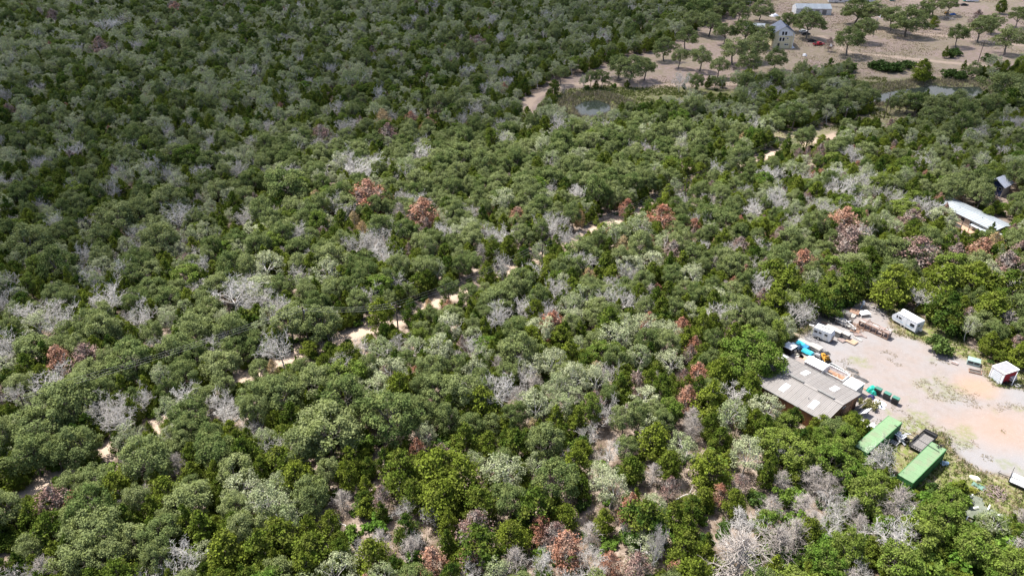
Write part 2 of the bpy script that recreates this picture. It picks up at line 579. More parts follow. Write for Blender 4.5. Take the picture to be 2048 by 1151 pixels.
# near half fine, far half coarser, a rim out to the horizon: one sheet
def make_ground():
    X1, Y1, V1, F1 = grid_mesh('g', -140, 180, 20, 200, 0.8, None)
    X2, Y2, V2, F2 = grid_mesh('g', -420, 460, 200, 640, 2.2, None)
    rim, Fr = [], []
    n1, n2 = len(V1), len(V1) + len(V2)
    for xa, xb, ya, yb in ((-6000, 6000, -3000, 20), (-6000, -140, 20, 200), (180, 6000, 20, 200), (-6000, -420, 200, 640), (460, 6000, 200, 640), (-6000, 6000, 640, 9000)):
        k = n2 + len(rim)
        rim += [(xa, ya, 0), (xb, ya, 0), (xb, yb, 0), (xa, yb, 0)]
        Fr.append((k, k + 1, k + 2, k + 3))
    rim, Fr = np.array(rim, float), np.array(Fr)
    V = np.vstack([V1, V2, rim])
    F = np.vstack([F1, F2 + n1, Fr])
    me = mesh_from('ground', V, F, SOIL, smooth=True)
    soil_attrs(me, V[:, 0], V[:, 1])
    return tag(link('ground', me), kind='structure')


make_ground()


def ribbon(name, pts, w, z, seg=1.6):
    """A worn earth track as its own sheet just over the ground, its edges blending into the soil."""
    P_ = [Vector((p[0], p[1], 0)) for p in pts]
    for _ in range(2):      # round the corners
        Q = [P_[0]]
        for a, b in zip(P_[:-1], P_[1:]):
            Q += [a * 0.75 + b * 0.25, a * 0.25 + b * 0.75]
        P_ = Q + [P_[-1]]
    S = [P_[0]]
    for a, b in zip(P_[:-1], P_[1:]):
        k = max(1, int((b - a).length / seg))
        S += [a.lerp(b, (i + 1) / k) for i in range(k)]
    n = len(S)
    offs = np.linspace(-1, 1, 9)
    V, F = [], []
    for i, p in enumerate(S):
        d = (S[min(i + 1, n - 1)] - S[max(i - 1, 0)]).normalized()
        nrm = Vector((-d.y, d.x, 0))
        for o in offs:
            q = p + nrm * (o * w * (1 + 0.25 * (vnoise(p.x, p.y, 7.0, 4) - 0.5)))
            V.append((q.x, q.y))
    V = np.array(V)
    Z = ground_z(V[:, 0], V[:, 1]) + z
    V = np.column_stack([V, Z])
    i = np.arange(n * 9).reshape(n, 9)
    F = np.stack([i[:-1, :-1], i[:-1, 1:], i[1:, 1:], i[1:, :-1]], -1).reshape(-1, 4)
    me = mesh_from(name, V, F, SOIL, smooth=True)
    soil_attrs(me, V[:, 0], V[:, 1])
    return tag(link(name, me), kind='structure')


ribbon('dirt_road', ROAD, 2.3, 0.006)
ribbon('dirt_track', TRACK, 2.3, 0.03)
ribbon('field_drive', DRIVE, 2.2, 0.03)
ribbon('field_drive', DRIVE2, 2.6, 0.03)


def flat_poly(name, poly, z, material):
    me = bpy.data.meshes.new(name)
    me.from_pydata([(p[0], p[1], z) for p in poly], [], [tuple(range(len(poly)))])
    me.materials.append(material)
    me.update()
    o = link(name, me)
    if me.polygons[0].normal.z < 0:
        me.flip_normals()
    return tag(o, kind='structure')


def grow(poly, d):
    c = sum((Vector((p[0], p[1], 0)) for p in poly), Vector()) / len(poly)
    return [Vector((p[0], p[1], 0)) + (Vector((p[0], p[1], 0)) - c).normalized() * d for p in poly]


m_, nt_, N_, L_, P_ = new_mat('pond_water')
P_.inputs['Base Color'].default_value = (0.035, 0.045, 0.035, 1)
P_.inputs['Roughness'].default_value = 0.06
P_.inputs['Specular IOR Level'].default_value = 0.8
_n = N_.new('ShaderNodeTexNoise')
_n.inputs['Scale'].default_value = 1.2
_b = N_.new('ShaderNodeBump')
_b.inputs['Strength'].default_value = 0.05
L_.new(_n.outputs['Fac'], _b.inputs['Height'])
L_.new(_b.outputs[0], P_.inputs['Normal'])
WATER = m_
flat_poly('pond_water', grow(POND1, -0.2), -0.55, WATER)
flat_poly('pond_water', grow(POND2, -1.0), -0.55, WATER)


# ------------------------------------------------------------------ trees: shapes
def unit(v):
    return v / (np.linalg.norm(v, axis=-1, keepdims=True) + 1e-9)


def quads(C, Nrm, size, r, jit=0.35, stretch=1.0):
    """One irregular leaf spray per centre: C centres, Nrm facing, size edge lengths."""
    n = len(C)
    Nrm = unit(Nrm)
    a = unit(np.cross(Nrm, unit(r.normal(size=(n, 3)))))
    b = np.cross(Nrm, a)
    s = np.asarray(size)[:, None] * 0.5
    cs = []
    for sx, sy in ((-1, -1), (1, -1), (1, 1), (-1, 1)):
        jx = 1 + r.uniform(-jit, jit, (n, 1))
        jy = 1 + r.uniform(-jit, jit, (n, 1))
        cs.append(C + a * s * sx * jx * stretch + b * s * sy * jy + Nrm * s * r.uniform(-0.35, 0.35, (n, 1)))
    V = np.stack(cs, 1).reshape(-1, 3)
    F = np.arange(4 * n).reshape(n, 4)
    return V, F


def tubes(paths, n=4):
    V, F, k = [], [], 0
    for P, R in paths:
        P, R = np.asarray(P, float), np.asarray(R, float)
        T = unit(np.gradient(P, axis=0))
        ref = np.array([0.31, 0.95, 0.07])
        A = unit(np.cross(T, ref))
        B = np.cross(T, A)
        t = np.arange(n) * 2 * np.pi / n
        ring = P[:, None, :] + R[:, None, None] * (np.cos(t)[None, :, None] * A[:, None, :] + np.sin(t)[None, :, None] * B[:, None, :])
        V.append(ring.reshape(-1, 3))
        m = len(P)
        i = k + np.arange(m * n).reshape(m, n)
        j = np.roll(i, -1, 1)
        F.append(np.stack([i[:-1], j[:-1], j[1:], i[1:]], -1).reshape(-1, 4))
        k += m * n
    return np.vstack(V), np.vstack(F)


def limb(p0, p1, r0, r1, r, wig=0.12, k=5, sag=0.0):
    p0, p1 = np.asarray(p0, float), np.asarray(p1, float)
    L = np.linalg.norm(p1 - p0)
    t = np.linspace(0, 1, k)
    P = p0 + (p1 - p0) * t[:, None] + np.cumsum(r.normal(size=(k, 3)), 0) * wig * L / k * (t > 0)[:, None]
    P[:, 2] += sag * L * np.sin(t * np.pi)
    return P, r0 + (r1 - r0) * t


def branch_tree(r, H, spread, levels=3, limbs=6, kids=4, r0=0.2, wig=0.5, trunk=0.35, up=0.5, thin=0.012, fork=0.62):
    """Bare branching wood: returns big wood paths and twig paths."""
    big, twig = [], []

    def go(p, d, L, rad, lev):
        k = 5 if lev < levels else 4
        P, R = [np.array(p, float)], [rad]
        q, dd = np.array(p, float), np.array(d, float)
        for i in range(k - 1):
            dd = unit(dd + r.normal(size=3) * wig * 0.45 + np.array([0, 0, 0.10 * up]))
            q = q + dd * L / (k - 1)
            P.append(q.copy())
            R.append(max(thin, rad * (1 - 0.55 * (i + 1) / (k - 1))))
        (big if lev <= 1 else twig).append((P, R))
        if lev >= levels:
            return
        n = limbs if lev == 0 else kids
        for i in range(n):
            t = r.uniform(0.35, 1.0) if i else 1.0
            j = min(k - 1, max(1, int(round(t * (k - 1)))))
            ax = unit(r.normal(size=3))
            nd = unit(dd * 0.55 + ax * 0.9 + np.array([0, 0, up * 0.35]))
            go(P[j], nd, L * fork * r.uniform(0.75, 1.2), max(thin, R[j] * 0.72), lev + 1)

    h0 = H * trunk
    P, R = limb((0, 0, -0.3), (r.normal() * 0.3, r.normal() * 0.3, h0), r0 * 1.3, r0, r, 0.15)
    big.append((P, R))
    top = P[-1]
    a0 = r.uniform(0, 6.28)
    for i in range(limbs):
        a = a0 + i * 6.283 / limbs + r.normal() * 0.25
        el = r.uniform(0.35, 1.0)
        d = np.array([math.cos(a) * spread, math.sin(a) * spread, el])
        start = P[-1] if i % 2 else P[-2] * 0.4 + P[-1] * 0.6
        go(start, unit(d), (H - h0) * r.uniform(0.5, 0.72), r0 * 0.75, 1)
    return big, twig


def oak(seed, R=3.6, H=9.0, nclump=40, leaves=78, fill=1.0, size=(0.20, 0.46), squash=0.42, wood_r=0.19):
    r = np.random.default_rng(seed)
    cz = H * (1 - squash)
    az = r.uniform(0, 6.28)
    lob = lambda a: 1 + 0.16 * np.sin(2 * a + az) + 0.12 * np.sin(3 * a + 2 * az) + 0.07 * np.sin(5 * a - az)
    C, rad = [], []
    tries = 0
    while len(C) < nclump and tries < 4000:
        tries += 1
        a = r.uniform(0, 6.28)
        sz = r.uniform(-0.45, 1.0)
        ring = math.sqrt(max(0.0, 1 - sz * sz)) if sz > 0 else 1.0 + sz * 0.25
        f = r.uniform(0.55, 1.0) ** 0.6
        p = np.array([math.cos(a) * ring * R * f * lob(a), math.sin(a) * ring * R * f * lob(a), cz + sz * H * squash * 0.9 * f + r.normal() * 0.2])
        cr = R * r.uniform(0.17, 0.31)
        if all(np.linalg.norm(p - q) > 0.62 * (cr + s) * 0.8 for q, s in zip(C, rad)):
            C.append(p)
            rad.append(cr)
    Vs, Ns, Ss = [], [], []
    for p, cr in zip(C, rad):
        n = int(leaves * fill * r.uniform(0.55, 1.2) * (cr / (R * 0.24)) ** 1.6)
        d = unit(r.normal(size=(n, 3)) + np.array([0, 0, 0.35]))
        q = p + d * cr * r.uniform(0.45, 1.06, (n, 1)) * np.array([1.15, 1.15, 0.8])
        out = unit(q - np.array([0, 0, cz - 1.0]))
        Vs.append(q)
        Ns.append(d * 0.6 + out * 0.5 + np.array([0, 0, 0.3]) + r.normal(size=(n, 3)) * 0.7)
        Ss.append(r.uniform(size[0], size[1], n))
    V, F = quads(np.vstack(Vs), np.vstack(Ns), np.concatenate(Ss), r)
    paths = []
    h0 = H * r.uniform(0.26, 0.36)
    tp, tr = limb((0, 0, -0.3), (r.normal() * 0.35, r.normal() * 0.35, h0), wood_r * 1.35, wood_r, r, 0.15)
    paths.append((tp, tr))
    n_l = 6
    ends = []
    for i in range(n_l):
        a = i * 6.283 / n_l + r.normal() * 0.25
        e = np.array([math.cos(a) * R * 0.55, math.sin(a) * R * 0.55, cz + r.uniform(-0.1, 0.25) * H * squash])
        lp, lr = limb(tp[-1], e, wood_r * 0.7, wood_r * 0.3, r, 0.3, 6, 0.05)
        paths.append((lp, lr))
        ends.append(lp)
    for p in C:
        best = min(ends, key=lambda L: np.linalg.norm(L[-1] - p))
        j = r.integers(2, len(best))
        paths.append(limb(best[j], p * 0.92 + best[j] * 0.08, wood_r * 0.24, 0.02, r, 0.3, 4))
    return V, F, *tubes(paths, 4)


def juniper(seed, R=2.3, H=7.0, n=2100, fill=1.0, size=(0.16, 0.40), point=1.25, wood_r=0.13, base=0.14):
    r = np.random.default_rng(seed)
    a0 = r.uniform(0, 6.28)
    m = 46
    t = np.sort(r.uniform(0, 1, m))
    ang = np.arange(m) * 2.4 + r.normal(size=m) * 0.4
    prof = R * np.clip((1 - t ** point), 0.06, 1) * np.clip(0.62 + t * 2.2, 0, 1) * (1 + 0.14 * np.sin(2 * ang + a0) + 0.1 * np.sin(3 * ang - a0))
    tip = np.stack([np.cos(ang) * prof, np.sin(ang) * prof, H * base + t * H * (1 - base - 0.03) + 0.12 * prof], -1)
    Vs, Ns, Ss = [], [], []
    for i in range(m):
        k = int(n * fill / m * r.uniform(0.7, 1.3) * (0.5 + prof[i] / R))
        root = np.array([0, 0, tip[i, 2] - 0.45 * prof[i]])
        u = r.uniform(0.42, 1.05, (k, 1)) ** 0.7
        q = root + (tip[i] - root) * u + r.normal(size=(k, 3)) * (0.10 + 0.16 * prof[i] / R) * np.array([R * 0.62, R * 0.62, R * 0.5])
        out = unit(q - np.array([0, 0, 1]) * q[:, 2:3] + 1e-3)
        Vs.append(q)
        Ns.append(out * 0.7 + np.array([0, 0, 0.55]) + r.normal(size=(k, 3)) * 0.6)
        Ss.append(r.uniform(size[0], size[1], k))
    V, F = quads(np.vstack(Vs), np.vstack(Ns), np.concatenate(Ss), r, 0.45)
    paths = [limb((0, 0, -0.2), (r.normal() * 0.2, r.normal() * 0.2, H * 0.94), wood_r, 0.02, r, 0.06, 8)]
    for i in range(0, m):
        root = np.array([0, 0, max(0.4, tip[i, 2] - 0.45 * prof[i])])
        paths.append(limb(root, root + (tip[i] - root) * 0.95, 0.035, 0.012, r, 0.15, 3))
    return V, F, *tubes(paths, 4)


def brown(seed, R=2.2, H=6.5, dense=1.0, n=3000):
    V, F, TV, TF = juniper(seed, R, H, int(n * dense), 1.0, (0.07, 0.18), 2.1, 0.13, 0.16)
    return V, F, TV, TF


def fuzzy(seed, R=2.4, H=6.0):
    """A long-dead juniper: a fuzz of fine grey twigs."""
    r = np.random.default_rng(seed)
    m = 60
    t = np.sort(r.uniform(0, 1, m))
    ang = np.arange(m) * 2.4 + r.normal(size=m) * 0.4
    prof = R * np.clip(1 - t ** 1.8, 0.08, 1) * np.clip(0.6 + t * 2, 0, 1)
    tip = np.stack([np.cos(ang) * prof, np.sin(ang) * prof, H * 0.12 + t * H * 0.82 + 0.25 * prof], -1)
    tw, big = [], [limb((0, 0, -0.2), (r.normal() * 0.2, r.normal() * 0.2, H * 0.95), 0.13, 0.03, r, 0.06, 8)]
    for i in range(m):
        root = np.array([0, 0, max(0.3, tip[i, 2] - 0.5 * prof[i])])
        P, Rr = limb(root, tip[i], 0.045, 0.015, r, 0.25, 5)
        big.append((P, Rr))
        for k in range(15):
            j = r.integers(1, 5)
            d = unit(unit(tip[i] - root) * 0.7 + r.normal(size=3) * 0.7)
            tw.append(limb(P[j], P[j] + d * r.uniform(0.4, 1.0) * R * 0.38, 0.022, 0.010, r, 0.3, 3))
    V, F = tubes(tw, 3)
    return V, F, *tubes(big, 4)


def dead(seed, R=3.0, H=8.0, leafy=0):
    r = np.random.default_rng(seed)
    big, tw = branch_tree(r, H, R / 3.2, 4, 6, 5, 0.155, 0.62, 0.34, 0.6, 0.019, 0.60)
    V, F = tubes(tw, 3)
    return V, F, *tubes(big, 5)


def shrub(seed, R=1.6, H=2.2, n=1100, size=(0.12, 0.34)):
    r = np.random.default_rng(seed)
    m = 16
    C = np.stack([r.normal(size=m) * R * 0.42, r.normal(size=m) * R * 0.42, r.uniform(0.25, 0.85, m) * H], -1)
    rad = r.uniform(0.28, 0.48, m) * R
    Vs, Ns = [], []
    for p, c in zip(C, rad):
        k = n // m
        d = unit(r.normal(size=(k, 3)) + np.array([0, 0, 0.5]))
        q = p + d * c * r.uniform(0.5, 1.08, (k, 1))
        q[:, 2] = np.maximum(q[:, 2], 0.05)
        Vs.append(q)
        Ns.append(d * 0.6 + r.normal(size=(k, 3)) * 0.7 + np.array([0, 0, 0.25]))
    q = np.vstack(Vs)
    V, F = quads(q, np.vstack(Ns), r.uniform(size[0], size[1], len(q)), r)
    paths = [limb((r.normal() * 0.1, r.normal() * 0.1, -0.1), p, 0.05, 0.015, r, 0.2, 4) for p in C]
    return V, F, *tubes(paths, 4)


# species code -> (name, category, part name of the crown, nominal radius, nominal height, list of (crown mesh, trunk mesh))
SPEC = {}


def make_spec(code, name, cat, cpart, R, H, leaf, bark, gens):
    L = []
    for g in gens:
        V, F, TV, TF = g
        L.append((mesh_from(name + '_crown', V, F, leaf), mesh_from(name + '_trunk', TV, TF, bark, True)))
    SPEC[code] = (name, cat, cpart, R, H, L)


make_spec('O', 'oak_tree', 'oak tree', 'crown', 3.6, 9.0, LEAF['O'], BARK,
          [oak(100 + i, 3.6, 9.0, 38 + 2 * (i % 4), 185, 1.0, (0.10, 0.25), (0.44, 0.50, 0.40)[i % 3]) for i in range(9)])
make_spec('P', 'oak_tree', 'oak tree', 'crown', 3.3, 8.4, LEAF['P'], DEADWOOD,
          [oak(200 + i, 3.3, 8.4, 34, 130, (0.66, 0.85, 0.52)[i % 3], (0.09, 0.235), 0.42, 0.15) for i in range(6)])
make_spec('J', 'juniper_tree', 'juniper tree', 'crown', 2.3, 7.0, LEAF['J'], BARK,
          [juniper(300 + i, 2.3, 7.0, 4600, 1.0, (0.09, 0.23), (1.4, 2.0, 2.7, 3.4)[i % 4]) for i in range(8)])
make_spec('R', 'dead_juniper', 'dead juniper', 'crown', 2.2, 6.5, LEAF['R'], GREYTWIG, [brown(400 + i) for i in range(3)])
make_spec('M', 'dead_juniper', 'dead juniper', 'crown', 2.2, 6.5, LEAF['M'], GREYTWIG, [brown(420 + i, dense=0.75) for i in range(3)])
make_spec('Y', 'dead_juniper', 'dead juniper', 'crown', 2.2, 6.5, LEAF['Y'], GREYTWIG, [brown(440 + i, dense=0.8) for i in range(2)])
make_spec('D', 'dead_tree', 'dead tree', 'twigs', 3.0, 8.0, DEADWOOD, DEADWOOD, [dead(500 + i) for i in range(7)])
make_spec('F', 'dead_tree', 'dead tree', 'twigs', 2.4, 6.0, GREYTWIG, GREYTWIG, [fuzzy(540 + i) for i in range(4)])
make_spec('G', 'leafy_tree', 'leafy tree', 'crown', 3.4, 8.0, LEAF['G'], BARK,
          [oak(700 + i, 3.4, 8.0, 44, 165, 1.0, (0.11, 0.27), 0.48, 0.15) for i in range(5)])
make_spec('S', 'leafy_shrub', 'shrub', 'foliage', 1.6, 2.2, LEAF['S'], BARK, [shrub(600 + i) for i in range(5)])
make_spec('B', 'leafy_shrub', 'shrub', 'foliage', 1.6, 2.2, LEAF['B'], BARK, [shrub(620 + i) for i in range(4)])


# ------------------------------------------------------------------ where the trees stand
TREES = []      # dicts: code, x, y, r, h, v, hand
cell = {}


def near(x, y, r):
    k = 6.0
    i, j = int(x // k), int(y // k)
    for a in range(i - 2, i + 3):
        for b in range(j - 2, j + 3):
            for t in cell.get((a, b), ()):
                yield t


def put(code, x, y, r, h=None, hand=None, v=None):
    name, cat, cp, R0, H0, L = SPEC[code]
    t = dict(code=code, x=x, y=y, r=r, h=h if h else H0 * (r / R0) ** 0.6, v=int(rng.integers(len(L))) if v is None else v % len(L), rz=float(rng.uniform(0, 6.28)), hand=hand)
    TREES.append(t)
    cell.setdefault((int(x // 6), int(y // 6)), []).append(t)
    return t


def put_px(code, px, py, rpx, h=None, hand='h', frac=0.62):
    """Crown centre as seen in the photograph; rpx its half width there."""
    name, cat, cp, R0, H0, L = SPEC[code]
    z = 4.0
    for _ in range(3):
        p = G(px, py, z)
        r = rpx / to_px(p.x, p.y, z)[2]
        hh = h if h else H0 * (r / R0) ** 0.6
        z = hh * frac
    p = G(px, py, z)
    return put(code, p.x, p.y, r, hh, hand)


def put_base(code, px, py, rpx, h):
    p = G(px, py, 0)
    return put(code, p.x, p.y, rpx / to_px(p.x, p.y, 0)[2], h, 'h')


HAND = {
    'R': [(735, 385, 32), (845, 420, 28), (1035, 432, 18), (1325, 432, 26), (1388, 452, 15), (1478, 448, 15), (1690, 440, 30), (1605, 520, 24), (1965, 498, 24), (118, 714, 26), (152, 1003, 22),
          (832, 748, 16), (1105, 643, 23), (1298, 640, 15), (1364, 652, 17), (1396, 746, 22), (1376, 790, 20), (1080, 1050, 20), (1132, 1088, 30), (865, 1118, 27), (944, 1106, 24), (1222, 1122, 20),
          (858, 250, 15), (352, 17, 14), (822, 238, 14), (1255, 412, 13)],
    'M': [(1700, 478, 32), (1838, 500, 38), (2012, 528, 30), (1912, 508, 24), (1822, 438, 22), (172, 712, 30), (108, 1000, 34), (950, 1046, 32), (776, 266, 22), (642, 268, 22), (200, 90, 20), (1275, 1128, 28),
          (1480, 492, 20), (1345, 502, 22), (1110, 1062, 22), (1978, 386, 16), (105, 30, 12), (18, 222, 14), (955, 85, 18), (1560, 470, 18), (1380, 705, 14), (2040, 500, 18), (345, 12, 10), (720, 400, 22)],
    'Y': [(765, 234, 20), (1246, 488, 20), (1176, 552, 18), (632, 396, 18), (1240, 515, 16), (1990, 480, 18), (725, 455, 14)],
    'D': [(358, 425, 32), (590, 466, 18), (490, 440, 20), (722, 330, 34), (595, 342, 25), (332, 268, 16), (210, 50, 22), (158, 95, 15), (690, 263, 20), (676, 216, 18), (622, 164, 14), (937, 140, 18),
          (405, 342, 24), (478, 340, 22), (700, 322, 26), (462, 588, 40), (282, 490, 26), (20, 565, 25), (62, 620, 44), (118, 640, 36), (215, 600, 38), (275, 628, 30), (527, 600, 34), (18, 692, 34), (22, 790, 24),
          (265, 665, 16), (236, 838, 38), (288, 800, 24), (362, 800, 34), (742, 470, 24), (758, 512, 26), (925, 768, 24), (1055, 748, 24), (1046, 792, 24), (1215, 748, 24), (1230, 822, 30), (1168, 522, 28),
          (1104, 618, 28), (1206, 600, 22), (1385, 488, 24), (1440, 622, 30), (1215, 905, 26), (1132, 918, 18), (806, 972, 18), (800, 1018, 24), (862, 1030, 18), (832, 1082, 20), (480, 970, 14), (240, 1012, 16),
          (1312, 1086, 22), (1790, 1072, 44), (1725, 1132, 26), (1665, 1048, 26), (1080, 1128, 26), (1600, 352, 20), (1560, 396, 26), (1690, 374, 28), (2008, 302, 16), (1150, 385, 24), (1290, 885, 16),
          (1500, 760, 18), (1690, 560, 20), (720, 1095, 22), (1560, 905, 24), (945, 1130, 28), (1010, 470, 22), (1955, 320, 22), (620, 60, 14), (580, 20, 18), (870, 12, 14), (985, 40, 16), (1250, 1060, 16), (1180, 865, 20), (500, 860, 22)],
    'F': [(1480, 1108, 74), (1555, 1082, 48), (1628, 952, 28), (1658, 972, 32), (1798, 1005, 46), (1590, 1062, 36), (2015, 640, 26), (1385, 832, 22), (1385, 850, 24), (760, 1078, 26), (820, 1092, 26), (1070, 770, 22), (1720, 1050, 26), (1880, 590, 22), (1180, 1062, 24), (1545, 1010, 26), (80, 25, 12), (1300, 585, 20)],
    'O': [(780, 830, 54), (655, 850, 60), (690, 790, 46), (600, 890, 40), (560, 780, 40), (630, 760, 38), (880, 780, 36), (845, 820, 30), (570, 365, 42), (1040, 560, 30), (130, 800, 50), (80, 850, 46), (260, 720, 44), (350, 700, 36), (150, 885, 40),
          (60, 905, 40), (105, 900, 32), (190, 1060, 50), (160, 1110, 44), (430, 900, 40), (470, 940, 36), (620, 990, 36), (1020, 1000, 34), (1500, 700, 46), (1530, 730, 40), (1470, 735, 34), (580, 640, 34), (640, 640, 36),
          (1110, 960, 44), (1160, 500, 28), (270, 1080, 36), (440, 730, 34), (510, 790, 34), (380, 830, 36), (920, 310, 30), (60, 480, 42), (110, 520, 38), (230, 430, 36), (1540, 790, 36), (320, 1070, 40), (220, 1110, 36)],
    'J': [(1425, 790, 38), (1290, 1035, 46), (880, 930, 46), (920, 950, 42), (800, 930, 40), (560, 1070, 40), (620, 1100, 42), (740, 1105, 36), (930, 870, 30), (1310, 870, 32), (1240, 770, 26), (1140, 700, 26), (960, 800, 34), (960, 1090, 44),
          (1070, 1005, 40), (1420, 930, 36), (960, 1000, 34), (590, 950, 34), (560, 920, 38), (880, 990, 40), (1150, 920, 28), (1370, 1090, 34), (1555, 600, 28), (1580, 560, 40), (1550, 545, 34), (1620, 590, 28), (1700, 690 - 120, 26), (330, 980, 34), (230, 970, 32), (60, 1030, 32), (100, 1050, 34), (400, 1050, 40), (450, 1090, 40), (520, 1090, 44),
          (1890, 560, 44), (1950, 555, 42), (1790, 560, 40), (1900, 610, 36), (2020, 570, 40), (1660, 565, 26), (490, 640, 30), (840, 640, 22), (1220, 640, 30), (770, 550, 22), (1670, 600, 22), (1710, 545, 30), (1990, 610, 36)],
    'B': [(1885, 692, 24), (1665, 575, 26), (1905, 660, 16), (1690, 600, 18), (1645, 605, 20)],
    'S': [(1745, 1012, 28), (1700, 1005, 24), (1770, 1035, 26), (1640, 1090, 30), (1560, 1130, 34), (1720, 1085, 28), (1850, 1110, 40), (1930, 1120, 44), (2000, 1110, 44), (1900, 1060, 26), (1870, 1135, 36), (2020, 1060, 34), (1080, 1105, 18), (1210, 1095, 18), (830, 1120, 20), (1905, 975, 12)],
}
# big bright-leaved trees around the containers and by the lower right corner
for a, b, rr in ((1660, 915, 36), (1688, 902, 28), (1838, 1045, 28), (1885, 1035, 36), (1840, 1065, 36), (1735, 985, 36), (1712, 950, 28), (1600, 905, 34), (1545, 880, 34), (1570, 845, 22), (1960, 1090, 40), (1800, 1120, 40), (1650, 1120, 36), (2030, 1130, 40)):
    HAND.setdefault('G', []).append((a, b, rr))
HAND['G'] += [(1500, 700, 46), (1532, 722, 40), (1470, 735, 34), (1665, 575, 24), (1645, 875, 22), (1900, 1000, 30)]
HAND['O'] = [q for q in HAND['O'] if q[:2] not in ((1500, 700), (1530, 730), (1470, 735), (1540, 790))]
HAND['B'] = [q for q in HAND['B'] if q[:2] != (1665, 575)]
HAND['O'] += [(2040, 418, 16), (1962, 384, 26), (1932, 362, 24), (2032, 342, 26), (1900, 375, 26), (2040, 480, 26), (1960, 520, 22)]
HAND['J'] += [(1978, 424, 11), (1880, 450, 18), (1895, 490, 22), (1985, 508, 20)]
HAND['S'] += [(1985, 262, 20), (2010, 255, 18), (2035, 272, 22), (1962, 252, 14), (2046, 250, 16), (1000, 370, 14)]
# single trees of the open field (crown centre and half width), the pond and the far houses
FIELD_TREES = {
    'O': [(1525, 14, 22), (1578, 38, 18), (1618, 42, 30), (1700, 76, 30), (1730, 55, 24), (1718, 14, 30), (1748, 22, 26), (1788, 32, 24), (1822, 36, 34), (1845, 20, 22), (1918, 66, 20), (1966, 52, 26), (1990, 42, 18), (2020, 75, 28), (2040, 30, 18),
          (1872, 8, 20), (1900, 6, 18), (1262, 132, 30), (1238, 128, 22), (1290, 132, 20), (1330, 92, 22), (1402, 112, 22), (1375, 72, 22), (1450, 62, 20), (1490, 58, 24), (1530, 66, 22), (1470, 95, 28), (1512, 90, 26), (1500, 118, 22), (1554, 112, 20), (1440, 130, 18), (1360, 112, 16),
          (1203, 152, 15), (1123, 145, 15), (1394, 160, 14), (1490, 160, 20), (1420, 42, 24), (1385, 38, 22), (1400, 15, 24), (1590, 226, 26), (1545, 158, 18), (1620, 178, 18), (1690, 190, 22), (1660, 195, 24), (1630, 205, 22), (1722, 196, 16), (1818, 200, 18), (1905, 208, 20), (1930, 218, 24), (2010, 165, 36), (2038, 190, 30), (1985, 205, 20),
          (1838, 202, 22), (1865, 232, 24), (1806, 196, 17), (1745, 190, 16), (1918, 196, 17), (1785, 206, 12), (1650, 172, 18), (1545, 245, 22), (1445, 5, 22), (1480, 20, 20)],
    'J': [(1848, 134, 20), (1893, 101, 7), (1930, 128, 6), (1660, 130, 14), (1870, 41, 9), (2005, 8, 12), (1610, 182, 18), (2025, 195, 26), (1540, 190, 20), (1580, 200, 22)],
    'M': [(1955, 34, 17), (1660, 45 + 40, 10)],
    'D': [(1361, 160, 15)],
    'B': [(1770, 130, 18), (1792, 132, 18), (1750, 128, 14), (1978, 114, 12), (1912, 103, 12), (1905, 108, 10), (1820, 128, 14), (1700, 132, 18), (1895, 146, 14), (1930, 150, 16), (1850, 150, 12)],
    'S': [(1690, 150, 12), (1640, 145, 14), (1915, 148, 10)],
}
for code, L in FIELD_TREES.items():
    for a, b, rr in L:
        put_px(code, a, b, rr)
NO_TREE = [poly for poly in (FIELD, YARD, MEADOW)]
for code, L in HAND.items():
    for a, b, rr in L:
        rr *= {'D': 0.86, 'R': 1.2, 'M': 1.15}.get(code, 1.0)
        put_px(code, a, b, rr, h=(12.0 if (a, b) == (1312, 1086) else None))

WORKSHOP_C = Vector((52.45, 106.8, 0))
HOUSE_P, MOBILE_P, BLUE_P = G(1563, 97), G(1945, 440), G(2005, 392)


OPEN = [(1722, 786, 14), (1690, 800, 14), (1646, 830, 12), (1610, 805, 14), (1580, 775, 12), (1590, 730, 14), (1640, 760, 20), (1580, 700, 12), (1610, 690, 12), (1640, 670, 12), (1680, 640, 14), (1700, 625, 10), (1740, 630, 14), (1810, 640, 26), (1870, 700, 14), (1945, 725, 12), (2010, 745, 22),
        (1716, 815, 14), (1740, 818, 12), (1735, 848, 10), (1775, 850, 22), (1750, 880, 14), (1762, 868, 14), (1830, 945, 16), (1820, 955, 10), (1820, 885, 20), (1870, 905, 24), (1845, 935, 16), (1900, 960, 20), (1960, 980, 22), (1950, 1020, 24), (1990, 1000, 20), (2030, 960, 22),
        (560, 722, 6), (590, 708, 7), (630, 694, 9), (665, 684, 9), (700, 672, 9), (740, 658, 9), (780, 645, 7), (805, 636, 6), (975, 566, 6), (1010, 548, 6), (1040, 530, 6), (1130, 492, 4), (1165, 476, 4), (1235, 442, 4), (1310, 404, 4), (1540, 298, 5), (1560, 303, 5), (1620, 286, 5), (1650, 272, 6), (1670, 264, 5),
        (240, 898, 6), (215, 908, 7), (190, 922, 6), (80, 975, 6), (60, 985, 5), (500, 760, 6), (480, 795, 5), (1370, 355, 5), (1385, 372, 4),
        (1165, 210, 8), (1185, 214, 14), (1215, 212, 8), (1060, 205, 8), (1070, 190, 8), (1090, 178, 8), (1775, 194, 9), (1875, 182, 9), (1890, 180, 9), (1950, 180, 11), (1770, 218, 12),
        (1905, 405, 12), (1940, 420, 14), (1975, 437, 16), (2005, 445, 10), (1925, 445, 12), (1950, 455, 12), (1930, 440, 10), (1960, 455, 8), (1990, 375, 14), (2010, 365, 14), (2015, 385, 12), (1560, 80, 20), (1640, 90, 14), (1620, 15, 20), (860, 222, 7), (1930, 130, 6)]


